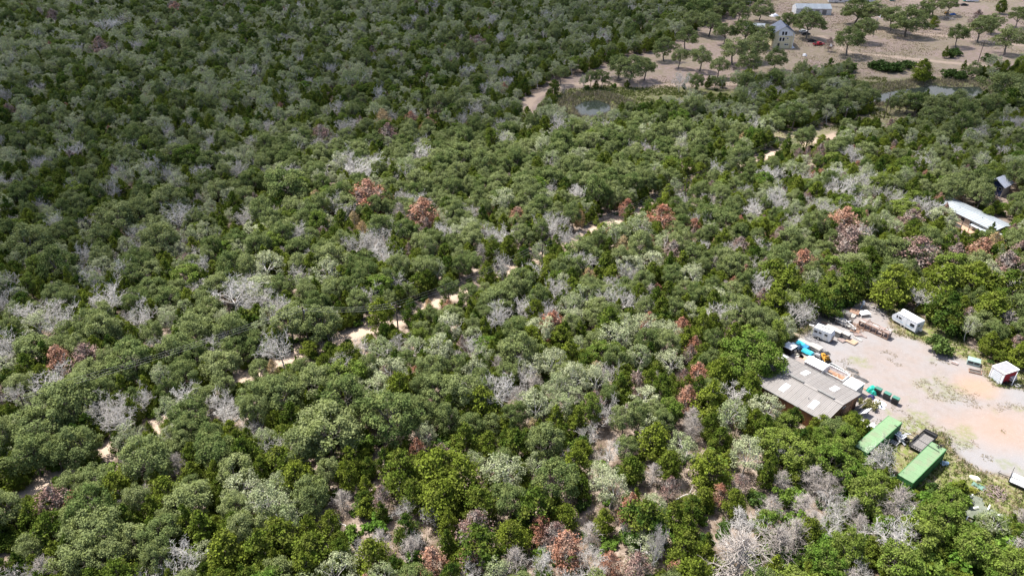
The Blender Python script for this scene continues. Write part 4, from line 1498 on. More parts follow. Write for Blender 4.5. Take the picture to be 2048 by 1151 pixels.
def horse_trailer():
    p = G(1645, 677, 0.0)
    rz = math.radians(-42)
    t = thing('small_camper_trailer', 'short white camper trailer with three dark roof hatches', 'camper trailer', p, rz)
    L, w, z0, z1 = 3.7, 2.0, 0.45, 2.5
    prof = [(-L / 2, z0), (L / 2 - 0.2, z0), (L / 2, 0.95), (L / 2, 1.55), (L / 2 - 0.25, z1), (-L / 2, z1)]
    MB().prism_y(prof, -w / 2, w / 2).build('body', rv_white, t)
    MB().box((-0.1, 0, z1 + 0.025), (L - 0.35, w - 0.06, 0.05)).build('roof', white, t)
    for x in (-0.55, 0.05, 0.65):
        MB().box((x, 0.15, z1 + 0.075), (0.36, 0.75, 0.05)).build('roof_hatch', dark_vent, t)
    for x, z, wx, hz in ((-1.35, 1.75, 0.62, 0.42), (-0.45, 1.75, 0.5, 0.38), (0.75, 1.75, 0.55, 0.42)):
        f = MB().box((x, -w / 2 - 0.012, z), (wx + 0.1, 0.03, hz + 0.1)).build('window', grey_metal, t)
        MB().box((x, -w / 2 - 0.032, z), (wx, 0.012, hz)).build('pane', glass_m, f)
    MB().box((0.72, -w / 2 - 0.012, 1.2), (0.7, 0.02, 1.5)).build('door', offwhite, t)
    MB().box((-0.2, -w / 2 - 0.006, 0.72), (3.2, 0.012, 0.12)).build('stripe', dark_vent, t)
    f = MB().box((L / 2 + 0.012, 0, 1.3), (0.03, 1.3, 0.45)).build('window', grey_metal, t)
    MB().box((L / 2 + 0.032, 0, 1.3), (0.012, 1.15, 0.36)).build('pane', glass_m, f)
    MB().box((L / 2 + 0.02, 0, 0.75), (0.06, 1.7, 0.3)).build('nose_guard', tan_wood, t)
    for y in (-w / 2 - 0.02, w / 2 + 0.02):
        wheel(None, t, -0.55, y, 0.36, 0.2)
        MB().box((-0.55, y, 0.78), (0.95, 0.26, 0.05)).build('mudguard', dark_vent, t)
    MB().box((0, 0, 0.42), (L - 0.2, 1.1, 0.1)).bar((L / 2 - 0.2, -0.5, 0.42), (L / 2 + 1.0, 0, 0.42), 0.05).bar((L / 2 - 0.2, 0.5, 0.42), (L / 2 + 1.0, 0, 0.42), 0.05).build('chassis', steel_black, t)
    MB().bar((L / 2 + 0.9, 0, 0.02), (L / 2 + 0.9, 0, 0.7), 0.04).build('jack', grey_metal, t)


horse_trailer()


def mesh_trailer():
    a, b, c = G(1819, 887, 1.0), G(1852, 857, 1.0), G(1874, 872, 1.0)
    ctr = (a + c) / 2
    rz = yaw(a, b)
    t = thing('utility_trailer', 'black open utility trailer with mesh sides and pale deck', 'utility trailer', (ctr.x, ctr.y, 0), rz)
    L, w = 5.5, 2.15
    MB().box((0, 0, 0.5), (L, w, 0.1)).build('frame', steel_black, t)
    pl = MB().box((0, 0, 0), (L - 0.1, (w - 0.1) / 6 - 0.02, 0.05)).mesh('deck_plank', grey_wood)
    for k in range(6):
        part('deck_plank', pl, t, (0, -w / 2 + 0.05 + (k + 0.5) * (w - 0.1) / 6, 0.58))
    for s in (-1, 1):
        m = MB()
        m.box((0, s * w / 2, 1.12), (L, 0.07, 0.08)).box((0, s * w / 2, 0.85), (L, 0.04, 0.04))
        for k in range(9):
            m.box((-L / 2 + k * L / 8, s * w / 2, 0.82), (0.06, 0.06, 0.6))
        m.build('side_rail', steel_black, t)
        g = MB()
        for k in range(40):
            g.box((-L / 2 + 0.07 + k * L / 40, s * (w / 2 - 0.03), 0.82), (0.02, 0.012, 0.55))
        for k in range(5):
            g.box((0, s * (w / 2 - 0.03), 0.62 + k * 0.11), (L, 0.014, 0.02))
        g.build('side_mesh', steel_black, t)
    m = MB()
    m.box((L / 2, 0, 0.95), (0.10, w, 0.75)).box((L / 2 - 0.28, 0, 1.05), (0.4, w - 0.1, 0.35))
    m.build('front_toolbox', steel_black, t)
    m = MB()
    m.box((-L / 2, 0, 1.15), (0.07, w, 0.07)).box((-L / 2, 0, 0.62), (0.07, w, 0.07)).box((-L / 2, 0, 0.88), (0.05, w, 0.05))
    for k in range(7):
        m.box((-L / 2, -w / 2 + k * w / 6, 0.88), (0.05, 0.05, 0.55))
    m.build('tailgate', steel_black, t)
    for y in (-w / 2 - 0.16, w / 2 + 0.16):
        for x in (-0.5, 0.42):
            wheel(None, t, x, y, 0.36, 0.22)
        MB().box((-0.04, y, 0.80), (1.95, 0.28, 0.05)).build('mudguard', steel_black, t)
    MB().bar((L / 2, -0.7, 0.48), (L / 2 + 1.3, 0, 0.48), 0.05).bar((L / 2, 0.7, 0.48), (L / 2 + 1.3, 0, 0.48), 0.05).build('drawbar', steel_black, t)
    MB().box((L / 2 - 0.15, -w / 2 - 0.02, 0.62), (0.14, 0.06, 0.14)).build('tail_lamp', lamp_red, t)


mesh_trailer()

# long thin pipe across container, trailer and the second container
pa, pb = G(1789, 849, 2.75), G(1879, 903, 2.75)
o = MB().bar(pa, pb, 0.045, 6).build('steel_pipe', steel_black)
tag(o, 'thin dark pipe laid across the roofs of the two green containers', 'pipe')


def white_deck_trailer():
    a, b = G(2015, 960, 0.8), G(2027, 944, 0.8)
    rz = math.radians(-42)
    mid = (a + b) / 2
    L, w = 5.2, 2.5
    d = Vector((math.cos(rz), math.sin(rz), 0))
    c = Vector((mid.x, mid.y, 0)) + d * (L / 2)
    t = thing('flat_trailer', 'flat trailer carrying two long bright white panels', 'trailer', c, rz)
    MB().box((0, 0, 0.55), (L, w, 0.14)).build('frame', steel_black, t)
    for s in (-1, 1):
        MB().box((0, s * (w / 4 + 0.02), 0.72), (L - 0.15, w / 2 - 0.16, 0.16)).build('white_panel', white, t)
        for x in (0.4, 1.2):
            wheel(None, t, x, s * (w / 2 + 0.02), 0.34, 0.2)
    MB().box((-L / 2, 0, 0.8), (0.06, w, 0.5)).box((0, 0, 0.74), (L, 0.08, 0.26)).build('rail', steel_black, t)
    MB().bar((-L / 2, w / 2 - 0.05, 0.5), (-L / 2, w / 2 - 0.05, 1.9), 0.04).bar((-L / 2, 0.2, 0.5), (-L / 2 - 1.7, 0.2, 0.35), 0.05).bar((-L / 2 - 1.7, 0.2, 0.35), (-L / 2 - 1.5, 0.9, 0.4), 0.04).build('drawbar', steel_black, t)


white_deck_trailer()


# ------------------------------------------------------------------ along the workshop's far wall
def box_thing(name, label, cat, p, rz, dims, m_wall, m_roof, over=0.05, group=None, door=None, gable=0.0):
    L, w, h = dims
    t = thing(name, label, cat, (p.x, p.y, 0), rz, group)
    m = MB()
    for s in (-1, 1):
        m.box((0, s * (w / 2 - 0.03), h / 2), (L - 0.12, 0.06, h - 0.01))
        m.box((s * (L / 2 - 0.03), 0, h / 2), (0.06, w, h - 0.01))
    m.build('wall', m_wall, t)
    if gable:
        m = MB().prism([(-w / 2 - over, h), (w / 2 + over, h), (w / 2 + over, h + 0.05), (0, h + gable), (-w / 2 - over, h + 0.05)], -L / 2 - over, L / 2 + over)
    else:
        m = MB().box((0, 0, h + 0.035), (L + 2 * over, w + 2 * over, 0.07))
    m.build('roof', m_roof, t)
    c = MB()
    for sx in (-1, 1):
        for sy in (-1, 1):
            c.box((sx * (L / 2), sy * (w / 2), h / 2), (0.09, 0.09, h - 0.02))
    c.build('corner_trim', m_roof, t)
    return t


def local(px, py, z=0.0):
    return G(px, py, z)


# white store with a low hip next to the wall
a, b, c = G(1612, 725, 2.5), G(1640, 741, 2.5), G(1652, 731, 2.5)
p = (a + c) / 2 + Vector((0.4, 0.4, 0))
t = box_thing('storage_shed', 'bright white flat-topped shed against the back of the workshop', 'shed', p, ROWS, (3.6, 2.5, 2.4), offwhite, white, 0.08, gable=0.18)
MB().box((0.3, -1.27, 1.0), (1.0, 0.05, 1.9)).build('door', grey_metal, t)
# box body of a small lorry
a, b, c = G(1691, 766, 2.4), G(1707, 776, 2.4), G(1724, 766, 2.4)
p = (a + c) / 2
t = box_thing('box_body', 'white box body with a grey end standing by the workshop corner', 'box body', p, ROWS, (2.5, 3.0, 2.3), grey_metal, white, 0.04, gable=0.12)
MB().box((-1.28, 0, 1.1), (0.05, 2.0, 1.9)).build('roller_door', grey_metal, t)
# open-topped dump body: white rim, rusty bed
a, b = G(1650, 731, 1.7), G(1688, 748, 1.7)
p = (G(1652, 742, 0.9) + G(1686, 760, 0.9)) / 2
t = thing('dump_body', 'open dump body with white rim and rust brown bed behind the workshop', 'dump body', (p.x, p.y, 0), ROWS)
rust_bed = mat('rusty_bed', (0.21, 0.115, 0.07), 0.8, 0, 0.3, 1.5, dirt=(0.30, 0.22, 0.17), dirt_amt=0.45)
MB().box((0, 0, 0.75), (4.3, 2.6, 0.08), rx=0.0).build('bed', rust_bed, t)
for s in (-1, 1):
    MB().box((0, s * 1.33, 1.2), (4.4, 0.06, 0.95)).box((0, s * 1.33, 1.70), (4.5, 0.14, 0.1)).build('side_board', white if s < 0 else offwhite, t)
    MB().box((s * 2.18, 0, 1.2), (0.06, 2.6, 0.95)).box((s * 2.18, 0, 1.70), (0.14, 2.5, 0.1)).build('end_board', white, t)
MB().box((0.4, 0.2, 0.82), (2.2, 0.16, 0.06), rz=0.1).box((-0.4, -0.3, 0.82), (0.15, 1.0, 0.06), rz=0.3).build('scrap_strip', tan_wood, t)
MB().box((0, 0.5, 0.4), (4.0, 0.12, 0.6)).box((0, -0.5, 0.4), (4.0, 0.12, 0.6)).build('skid', steel_black, t)
a, b = G(1661, 727, 1.0), G(1691, 745, 1.0)
p = (a + b) / 2
t = thing('long_trough', 'long narrow trough with pale rim beside the open dump body', 'trough', (p.x, p.y, 0), yaw(b, a))
Lt = (b - a).length + 0.3
MB().box((0, 0, 0.28), (Lt, 0.85, 0.05)).build('bottom', mat('dark_trough', (0.035, 0.045, 0.035), 0.5), t)  # even dark green bottom
for s in (-1, 1):
    MB().box((0, s * 0.45, 0.6), (Lt, 0.05, 0.75)).box((0, s * 0.45, 1.0), (Lt + 0.1, 0.12, 0.06)).build('side', offwhite, t)
    MB().box((s * Lt / 2, 0, 0.6), (0.05, 0.85, 0.75)).build('end', offwhite, t)
for px, py, s_ in ((1706, 741, 1.0), (1722, 757, 1.3)):
    p = G(px, py, 0)
    o = sheet('black_plastic_sheet', 2.2 * s_, 0.9, 10, 5, crumple(2.2, 0.9, 0.14, 0.16, int(px)), mat('faded_black_sheet', (0.06, 0.058, 0.056), 0.6), None, p, ROWS)
    tag(o, 'crumpled grey black sheet lying on the gravel ' + ('by the trough end' if px < 1710 else 'by the white box body'), 'sheet')
for px, py, ln, lab in ((1696, 752, 2.2, 'short tan beam on the sand between trough and white box body'), (1733, 779, 3.0, 'long tan beam lying from the white box body towards the bins')):
    p = G(px, py, 0)
    o = MB().box((0, 0, 0.10), (ln, 0.2, 0.2)).box((0.1, 0.24, 0.06), (ln * 0.9, 0.14, 0.12)).build('timber_beam', tan_wood, None, p, ROWS + 0.1)
    tag(o, lab, 'beam')
for k, (px, py) in enumerate(((1608, 716), (1598, 711), (1586, 706))):
    p = G(px, py, 0)
    o = MB().box((0, 0, 0.03), (1.9, 1.1, 0.06), rz=0.1 * k).build('pale_board', (tan_wood, pale_wood, concrete)[k], None, p, ROWS + 0.15 * k)
    tag(o, ('tan board lying flat beside the white flat-topped shed', 'bleached board lying flat behind the workshop roof', 'grey slab lying by the black and white crate')[k], 'board')


# boards leaning on the brown gable
for k, (q, m_, w_, lab) in enumerate((((1707, 817), grey_wood, 2.5, 'weathered grey board leaning on the brown gable wall'), ((1716, 824), sheet_white, 2.0, 'bright white panel leaning in front of the grey board'))):
    p = G(*q, 0.0)
    t = thing('leaning_panel', lab, 'panel', (p.x, p.y, 0), math.radians(220))
    o = MB().box((0, 0, 1.1), (w_, 0.06, 2.3)).build('board', m_, t)
    o.rotation_euler = (math.radians(-38 if k == 0 else -48), 0, 0)
    f = MB().box((0, -0.05, 0.2), (w_ - 0.2, 0.06, 0.08)).box((0, -0.05, 2.0), (w_ - 0.2, 0.06, 0.08)).build('batten', dark_wood, t)
    f.rotation_euler = o.rotation_euler


# ------------------------------------------------------------------ bins and the heap beside them
def bin_(px, py, rz, label):
    p = G(px, py, 1.4)
    t = thing('waste_bin', label, 'waste bin', (p.x, p.y, 0), rz, 'black bins with green lids')
    t.scale = (0.84, 0.84, 1.0)
    MB().box((0, 0, 0.72), (1.25, 1.0, 1.15), top=(1.08, 1.1)).build('body', black, t)
    MB().box((0, 0.08, 1.36), (1.42, 1.12, 0.07), rx=-0.08).box((0, -0.45, 1.38), (1.42, 0.12, 0.1)).build('lid', lid_green, t)
    MB().box((0, -0.6, 1.15), (1.35, 0.08, 0.08)).build('lift_bar', steel_black, t)
    for x in (-0.5, 0.5):
        for y in (-0.38, 0.38):
            MB().disc_y((x, y, 0.09), 0.09, 0.06, 8).build('castor', rubber, t)
    return t


bin_(1757.5, 776, math.radians(-50), 'black bin with green lid behind the teal tarp heap')
bin_(1775.7, 785.5, math.radians(-48), 'black bin with green lid between the two other bins')
bin_(1792.5, 794.5, math.radians(-46), 'black bin with green lid nearest the big green containers')
p = G(1746, 783, 0)
t = thing('tarp_heap', 'heap under a bright teal tarp beside the bins', 'tarp heap', p, ROWS)
sheet('tarp', 2.0, 1.7, 14, 12, crumple(2.0, 1.7, 1.05, 0.28, 5), teal, t)
MB().box((0.1, 0, 0.35), (1.2, 1.0, 0.7)).box((-0.2, 0.6, 0.25), (0.6, 0.5, 0.5)).build('crate', dark_wood, t)
p = G(1742, 794, 0)
o = sheet('dark_blue_cloth', 1.3, 1.0, 10, 8, crumple(1.3, 1.0, 0.5, 0.25, 8), navy, None, p, ROWS)
tag(o, 'crumpled navy cloth heap in front of the teal tarp', 'cloth heap')
p = G(1760, 809, 0)
o = sheet('white_tarp', 2.4, 1.8, 14, 10, crumple(2.4, 1.8, 0.32, 0.22, 9), sheet_white, None, p, math.radians(60))
tag(o, 'crumpled white tarp on the ground between bins and brush', 'tarp')


def twig_heap(name, label, cat, px, py, R, H, n, material, seed, lenr=(0.6, 1.5), th=0.02, rgb=None):
    r = np.random.default_rng(seed)
    P = []
    for i in range(n):
        a, d = r.uniform(0, 6.28), R * math.sqrt(r.uniform(0, 1))
        z = H * (1 - (d / R) ** 1.5) * r.uniform(0.1, 1)
        c = np.array([math.cos(a) * d, math.sin(a) * d, z + 0.05])
        u = unit(r.normal(size=3) * np.array([1, 1, 0.35]))
        l = r.uniform(*lenr)
        e0, e1 = c - u * l / 2, c + u * l / 2
        e0[2], e1[2] = max(0.02, e0[2]), max(0.02, e1[2])
        P.append(limb(e0, e1, th * 1.3, th * 0.7, r, 0.15, 3))
    V, F = tubes(P, 4)
    o = link(name, mesh_from(name, V, F, material), None, G(px, py, 0))
    return tag(o, label, cat, kind=None)


t = thing('brush_pile', 'pile of yellow green cut brush beside the white panel', 'brush pile', G(1736, 811, 0), 0)
V, F, TV, TF = shrub(77, 1.5, 0.9, 900, (0.1, 0.26))
part('branches', mesh_from('branches', TV, TF, GREYTWIG), t)
tag(part('foliage', mesh_from('foliage', V, F, leaf_mat('cut_brush', (0.17, 0.17, 0.06), (0.2, 0.19, 0.08))), t), kind='stuff')


def boat_hull():
    p = G(1738, 857, 0)
    t = thing('upturned_boat', 'white upturned boat hull behind the first green container', 'boat', p, math.radians(42))
    V, F = [], []
    st = [(-2.0, 0.62, 0.50), (-1.2, 0.74, 0.58), (-0.2, 0.76, 0.60), (0.8, 0.66, 0.55), (1.5, 0.42, 0.42), (2.05, 0.05, 0.22)]
    for x, w, h in st:
        for y, z in ((-w, 0.02), (-w * 0.92, h * 0.55), (-w * 0.45, h * 0.92), (0, h), (w * 0.45, h * 0.92), (w * 0.92, h * 0.55), (w, 0.02)):
            V.append((x, y, z))
    for i in range(len(st) - 1):
        for j in range(6):
            F.append((i * 7 + j, (i + 1) * 7 + j, (i + 1) * 7 + j + 1, i * 7 + j + 1))
    F.append((0, 1, 2, 3, 4, 5, 6))
    me = bpy.data.meshes.new('hull')
    me.from_pydata(V, [], F)
    me.materials.append(sheet_white)
    part('hull', me, t)
    MB().bar((-1.9, 0, 0.62), (1.6, 0, 0.50), 0.04).build('keel', paleblue, t)


boat_hull()
p = G(1726, 843, 0)
o = sheet('torn_white_sheet', 1.2, 0.6, 8, 5, crumple(1.2, 0.6, 0.12, 0.2, 12), sheet_white, None, p, 2.0)
tag(o, 'torn scrap of white sheet beside the upturned boat', 'sheet')
p = G(1752, 913, 0)
o = MB().box((0, 0, 0.22), (1.2, 0.8, 0.06), rx=0.15).box((0, 0, 0.1), (0.9, 0.5, 0.18)).build('white_board', sheet_white, None, p, 0.6)
tag(o, 'small white board in the weeds beside the first green container', 'board')


def scrap_heap():
    t = thing('scrap_heap', 'heap of silver sheet scrap beside the first green container', 'scrap heap', G(1800, 878, 0), CR)
    r = np.random.default_rng(5)
    for i in range(16):
        m = MB().box((0, 0, 0), (r.uniform(0.5, 1.5), r.uniform(0.15, 0.6), r.uniform(0.03, 0.12)))
        o = m.build('scrap_piece', (bright_metal, sheet_white, bright_metal, grey_metal, steel_black)[i % 5], t, (r.normal() * 0.62, r.normal() * 0.45, 0.25 + r.uniform(0, 0.85)))
        o.rotation_euler = (r.uniform(-0.6, 0.6), r.uniform(-0.6, 0.6), r.uniform(0, 3.1))
    MB().box((0, 0, 0.15), (2.2, 1.4, 0.25)).build('skid', steel_black, t)
    p = G(1783, 884, 0)
    t = thing('slatted_ramp', 'dark slatted ramp lying against the first green container', 'ramp', (p.x, p.y, 0), math.radians(-48))
    sl = MB().box((0, 0, 0), (0.24, 1.1, 0.07)).mesh('slat', grey_metal)
    for k in range(7):
        part('slat', sl, t, (-0.95 + k * 0.31, 0, 0.28))
    for s in (-1, 1):
        MB().box((0, s * 0.45, 0.14), (2.2, 0.1, 0.18)).build('runner', steel_black, t)
    p = G(1812, 884, 0)
    t = thing('black_tub', 'small black tub at the side of the silver scrap heap', 'tub', (p.x, p.y, 0), CR)
    MB().box((0, 0, 0.06), (0.9, 0.6, 0.06)).build('bottom', black, t)
    m = MB()
    for s in (-1, 1):
        m.box((0, s * 0.32, 0.3), (1.0, 0.05, 0.5)).box((s * 0.48, 0, 0.3), (0.05, 0.6, 0.5))
    m.build('side', black, t)


scrap_heap()
r_ = np.random.default_rng(3)
P_h = [limb(r_.normal(size=3) * np.array([0.5, 0.3, 0.03]) + np.array([0, 0, 0.1]), r_.normal(size=3) * np.array([0.5, 0.3, 0.05]) + np.array([0, 0, 0.14]), 0.05, 0.05, r_, 0.6, 7) for _ in range(12)]
V, F = tubes(P_h, 5)
o = link('rope_heap', mesh_from('rope_heap', V, F, steel_black), None, G(1878, 892, 2.64))
tag(o, 'tangle of dark rope on the roof of the lower green container', 'rope heap')
p = G(1889, 926, 0)
o = sheet('blue_sheet', 1.5, 1.1, 10, 8, crumple(1.5, 1.1, 0.25, 0.25, 14), paleblue, None, p, 0.9)
tag(o, 'pale blue plastic sheet at the end of the lower green container', 'sheet')
p = G(1782, 952, 0)
o = sheet('blue_sheet', 1.3, 0.8, 10, 8, crumple(1.3, 0.8, 0.2, 0.25, 15), paleblue, None, p, 0.3)
tag(o, 'pale blue plastic sheet among the bushes behind the lower green container', 'sheet')


# ------------------------------------------------------------------ timber furniture and pallets in the far corner of the yard
def slat_table(name, label, cat, px, py, rz, L, w, h, material, slats=6, legs=True, shelf=False, tilt=0.0, group=None):
    p = G(px, py, 0)
    L, w, h = L * 1.2, w * 1.2, h * 1.15
    t = thing(name, label, cat, (p.x, p.y, 0), rz, group)
    sl = MB().box((0, 0, 0), (L, w / slats - 0.05, 0.06)).mesh('slat', material)
    for k in range(slats):
        y = -w / 2 + (k + 0.5) * w / slats
        o = part('slat', sl, t, (0, y, h + math.sin(tilt) * y))
        o.rotation_euler = (tilt, 0, 0)
    for x in (-L / 2 + 0.12, L / 2 - 0.12):
        MB().box((x, 0, h - 0.08), (0.09, w, 0.10)).build('cross_beam', material, t)
        if legs:
            for y in (-w / 2 + 0.1, w / 2 - 0.1):
                MB().box((x, y, (h - 0.13) / 2), (0.09, 0.09, h - 0.13)).build('leg', material, t)
    if shelf:
        o = MB().box((0, 0, h * 0.45), (L - 0.1, w - 0.1, 0.05)).build('shelf', material, t)
    return t


def cabinet(label, px, py, rz, L, w, h, material, topm):
    p = G(px, py, 0)
    t = thing('slatted_cabinet', label, 'cabinet', (p.x, p.y, 0), rz, 'grey slatted cabinets')
    sl = MB().box((0, 0, 0), (L, 0.05, h / 6 - 0.04)).mesh('slat', material)
    se = MB().box((0, 0, 0), (0.05, w - 0.1, h / 6 - 0.04)).mesh('slat', material)
    for k in range(6):
        z = (k + 0.5) * h / 6
        for s in (-1, 1):
            part('slat', sl, t, (0, s * w / 2, z))
            part('slat', se, t, (s * (L / 2 - 0.03), 0, z))
    MB().box((0, 0, h / 2), (L - 0.2, w - 0.2, h - 0.05)).build('core', dark_wood, t)
    MB().box((0, 0, h + 0.03), (L + 0.12, w + 0.12, 0.06)).build('top', topm, t)
    return t


A40, A50 = math.radians(40), math.radians(-50)
slat_table('slatted_platform', 'grey slatted platform at the far end of the timber pile', 'platform', 1684, 628, A50, 2.6, 2.3, 0.5, grey_wood, 9)
slat_table('slatted_platform', 'white edged plank platform tipped beside the grey slatted platform', 'platform', 1700, 632, A50 + 0.1, 1.7, 1.0, 0.35, pale_wood, 5, tilt=0.25)
slat_table('dark_table', 'dark weathered table with three open shelves in the timber pile', 'table', 1667, 644, A50, 1.6, 1.0, 1.1, dark_wood, 5, shelf=True)
slat_table('white_top_table', 'dark table with whitish plank top behind the camper trailer', 'table', 1679, 648, A50, 1.5, 1.1, 1.15, pale_wood, 4, shelf=True)
slat_table('slatted_bench', 'pale slatted bench touching the camper trailer', 'bench', 1661, 661, A50, 1.9, 1.2, 0.75, pale_wood, 5)
cabinet('grey slatted cabinet right beside the camper trailer', 1675, 672, A50, 1.25, 1.1, 1.25, grey_wood, pale_wood)
cabinet('grey slatted cabinet between another cabinet and the flat tan pallet', 1691, 676, A50, 1.35, 1.1, 1.15, grey_wood, pale_wood)
slat_table('white_table', 'low white table alone at the far edge of the yard', 'table', 1727, 630, math.radians(10), 1.9, 1.4, 0.6, sheet_white, 4)
slat_table('low_bench', 'low brown bench at the far left edge of the gravel yard', 'bench', 1711, 622, math.radians(-20), 1.5, 0.9, 0.45, mauve_wood, 5)
slat_table('flat_pallet', 'tan pallet lying flat on the gravel in front of the cabinets', 'pallet', 1703, 684, A50, 1.7, 1.35, 0.22, tan_wood, 6, legs=False, group='pallets on the gravel')
slat_table('flat_pallet', 'reddish pallet lying flat beyond the slatted cabinets', 'pallet', 1709, 663, A50 + 0.3, 1.5, 1.0, 0.25, brown_wood, 5, legs=False, group='pallets on the gravel')
slat_table('flat_pallet', 'greyed pallet nearest the long brown rack', 'pallet', 1716, 670, A50 + 0.9, 1.5, 0.9, 0.18, mauve_wood, 5, legs=False, group='pallets on the gravel')
slat_table('dark_table', 'dark low table at the tree edge of the timber pile', 'table', 1656, 637, A50 + 0.2, 1.5, 1.0, 0.8, dark_wood, 5, shelf=True)
slat_table('dark_table', 'dark brown table behind the white chair frames', 'table', 1694, 645, A50 - 0.15, 1.6, 1.1, 0.9, dark_wood, 5, shelf=True)
slat_table('slatted_platform', 'brown slatted platform stacked on edge near the lamp stand', 'platform', 1708, 628, A50 + 0.3, 1.6, 1.2, 0.6, brown_wood, 6, tilt=0.2)
slat_table('slatted_platform', 'dark slatted platform beside the white top table', 'platform', 1690, 637, A40, 1.5, 1.3, 0.7, dark_wood, 6, tilt=-0.12)
slat_table('flat_pallet', 'dark pallet against the foot of the first cabinet', 'pallet', 1683, 681, A50 - 0.2, 1.2, 1.0, 0.2, mauve_wood, 5, legs=False, group='pallets on the gravel')
twig_heap('stick_heap', 'loose brown sticks between cabinets and long brown rack', 'stick heap', 1713, 655, 1.7, 0.6, 60, brown_wood, 63, (0.8, 2.0), 0.045)
p = G(1697, 657, 0)
t = thing('chair_stack', 'three bare white chair frames in the middle of the timber pile', 'chair frames', (p.x, p.y, 0), A50)
t.scale = (1.2, 1.2, 1.1)
for k, (x, y) in enumerate(((-0.75, 0), (0.05, 0.1), (0.85, -0.05))):
    m = MB()
    m.bar((x - 0.3, y - 0.35, 0), (x - 0.3, y - 0.35, 1.25), 0.05).bar((x + 0.3, y - 0.35, 0), (x + 0.3, y - 0.35, 1.25), 0.05).bar((x - 0.3, y + 0.35, 0), (x - 0.3, y + 0.35, 0.6), 0.05).bar((x + 0.3, y + 0.35, 0), (x + 0.3, y + 0.35, 0.6), 0.05)
    m.box((x, y, 0.55), (0.7, 0.75, 0.06)).bar((x - 0.3, y - 0.35, 1.22), (x + 0.3, y - 0.35, 1.22), 0.05).bar((x - 0.3, y - 0.35, 0.9), (x + 0.3, y - 0.35, 0.9), 0.04)
    m.build('chair_frame', pale_wood, t)
MB().bar((-1.5, 0.6, 1.3), (1.4, -0.5, 1.15), 0.05).bar((-1.3, -0.4, 0.9), (-0.2, 0.7, 1.35), 0.05).build('loose_bar', sheet_white, t)
r_ = np.random.default_rng(9)
for k, (px, py, ln, mt, lab) in enumerate(((1692, 618, 3.4, tan_wood, 'long tan plank at the far side of the timber pile'), (1651, 647, 1.9, brown_wood, 'reddish plank leaning by the camper trailer roof'), (1757, 621, 1.6, pale_wood, 'pale plank lying in the dry grass beyond the brown rack'),
                                           (1722, 672, 2.3, mauve_wood, 'brown plank lying beside the greyed pallet'), (1623, 651, 1.0, sheet_white, 'small white board on the soil near the camper trailer'), (1715, 678, 1.9, pale_wood, 'bleached plank by the corner of the tan pallet'))):
    o = MB().box((0, 0, 0.12), (ln, 0.28, 0.07)).box((0.15, 0.3, 0.06), (ln * 0.8, 0.2, 0.06)).build('loose_plank', mt, None, G(px, py, 0), A50 + r_.normal() * 0.35)
    tag(o, lab, 'plank')


def long_rack():
    a, b = G(1731, 650, 0), G(1765, 678, 0)
    c = (a + b) / 2
    L = 6.2
    t = thing('timber_rack', 'long brown timber rack with open bays and shelves', 'rack', (c.x, c.y, 0), A50)
    w = 1.5
    xs = [-L / 2 + k * L / 5 for k in range(6)]
    for x in xs:
        for y in (-w / 2, w / 2):
            MB().box((x, y, 0.78), (0.12, 0.12, 1.56)).build('post', brown_wood, t)
    for z in (0.35, 0.85):
        for k in range(5):
            pl = MB().box(((xs[k] + xs[k + 1]) / 2, 0, z), (L / 5 - 0.14, w - 0.1, 0.06)).build('shelf', mauve_wood, t)
    topm = MB().box((0, 0, 0), (L / 5 - 0.08, 0.42, 0.06)).mesh('top_board', mauve_wood)
    topp = MB().box((0, 0, 0), (L / 5 - 0.08, 0.42, 0.06)).mesh('top_board', pale_wood)
    for k in range(5):
        for j in range(3):
            if (k, j) in ((2, 2), (3, 0), (1, 2)):
                continue
            o = part('top_board', topp if (k + j) % 3 == 0 else topm, t, ((xs[k] + xs[k + 1]) / 2, -0.5 + j * 0.5, 1.6 + 0.03 * ((k * j) % 3)))
    for y in (-w / 2, w / 2):
        MB().box((0, y, 1.5), (L, 0.09, 0.13)).box((0, y, 0.2), (L, 0.09, 0.12)).build('rail', brown_wood, t)
    for k in (1, 4):
        MB().bar((xs[k], -0.7, 1.5), (xs[k] + 0.3, 0.5, 2.3), 0.06, 4).bar((xs[k] + 0.9, 0.6, 1.4), (xs[k] + 0.2, 0.3, 2.2), 0.05, 4).build('brace', brown_wood, t)
    end = MB().box((0, 0, 0), (0.06, 0.3, 1.4)).mesh('end_board', mauve_wood)
    for j in range(4):
        part('end_board', end, t, (-L / 2 - 0.1, -0.58 + j * 0.37, 0.72))
        part('end_board', end, t, (L / 2 + 0.1, -0.58 + j * 0.37, 0.72))


long_rack()
p = G(1721, 617, 0)
t = thing('lamp_stand', 'leaning white stand with two pale heads at the yard edge', 'stand', (p.x, p.y, 0), 0)
MB().bar((0, 0, 0), (0.4, 0.2, 1.7), 0.07).build('post', paleblue, t)
for z, x in ((1.75, 0.42), (1.2, 0.5)):
    MB().box((x, 0.2, z), (0.55, 0.4, 0.25), top=(0.6, 0.6)).build('head', sheet_white, t)


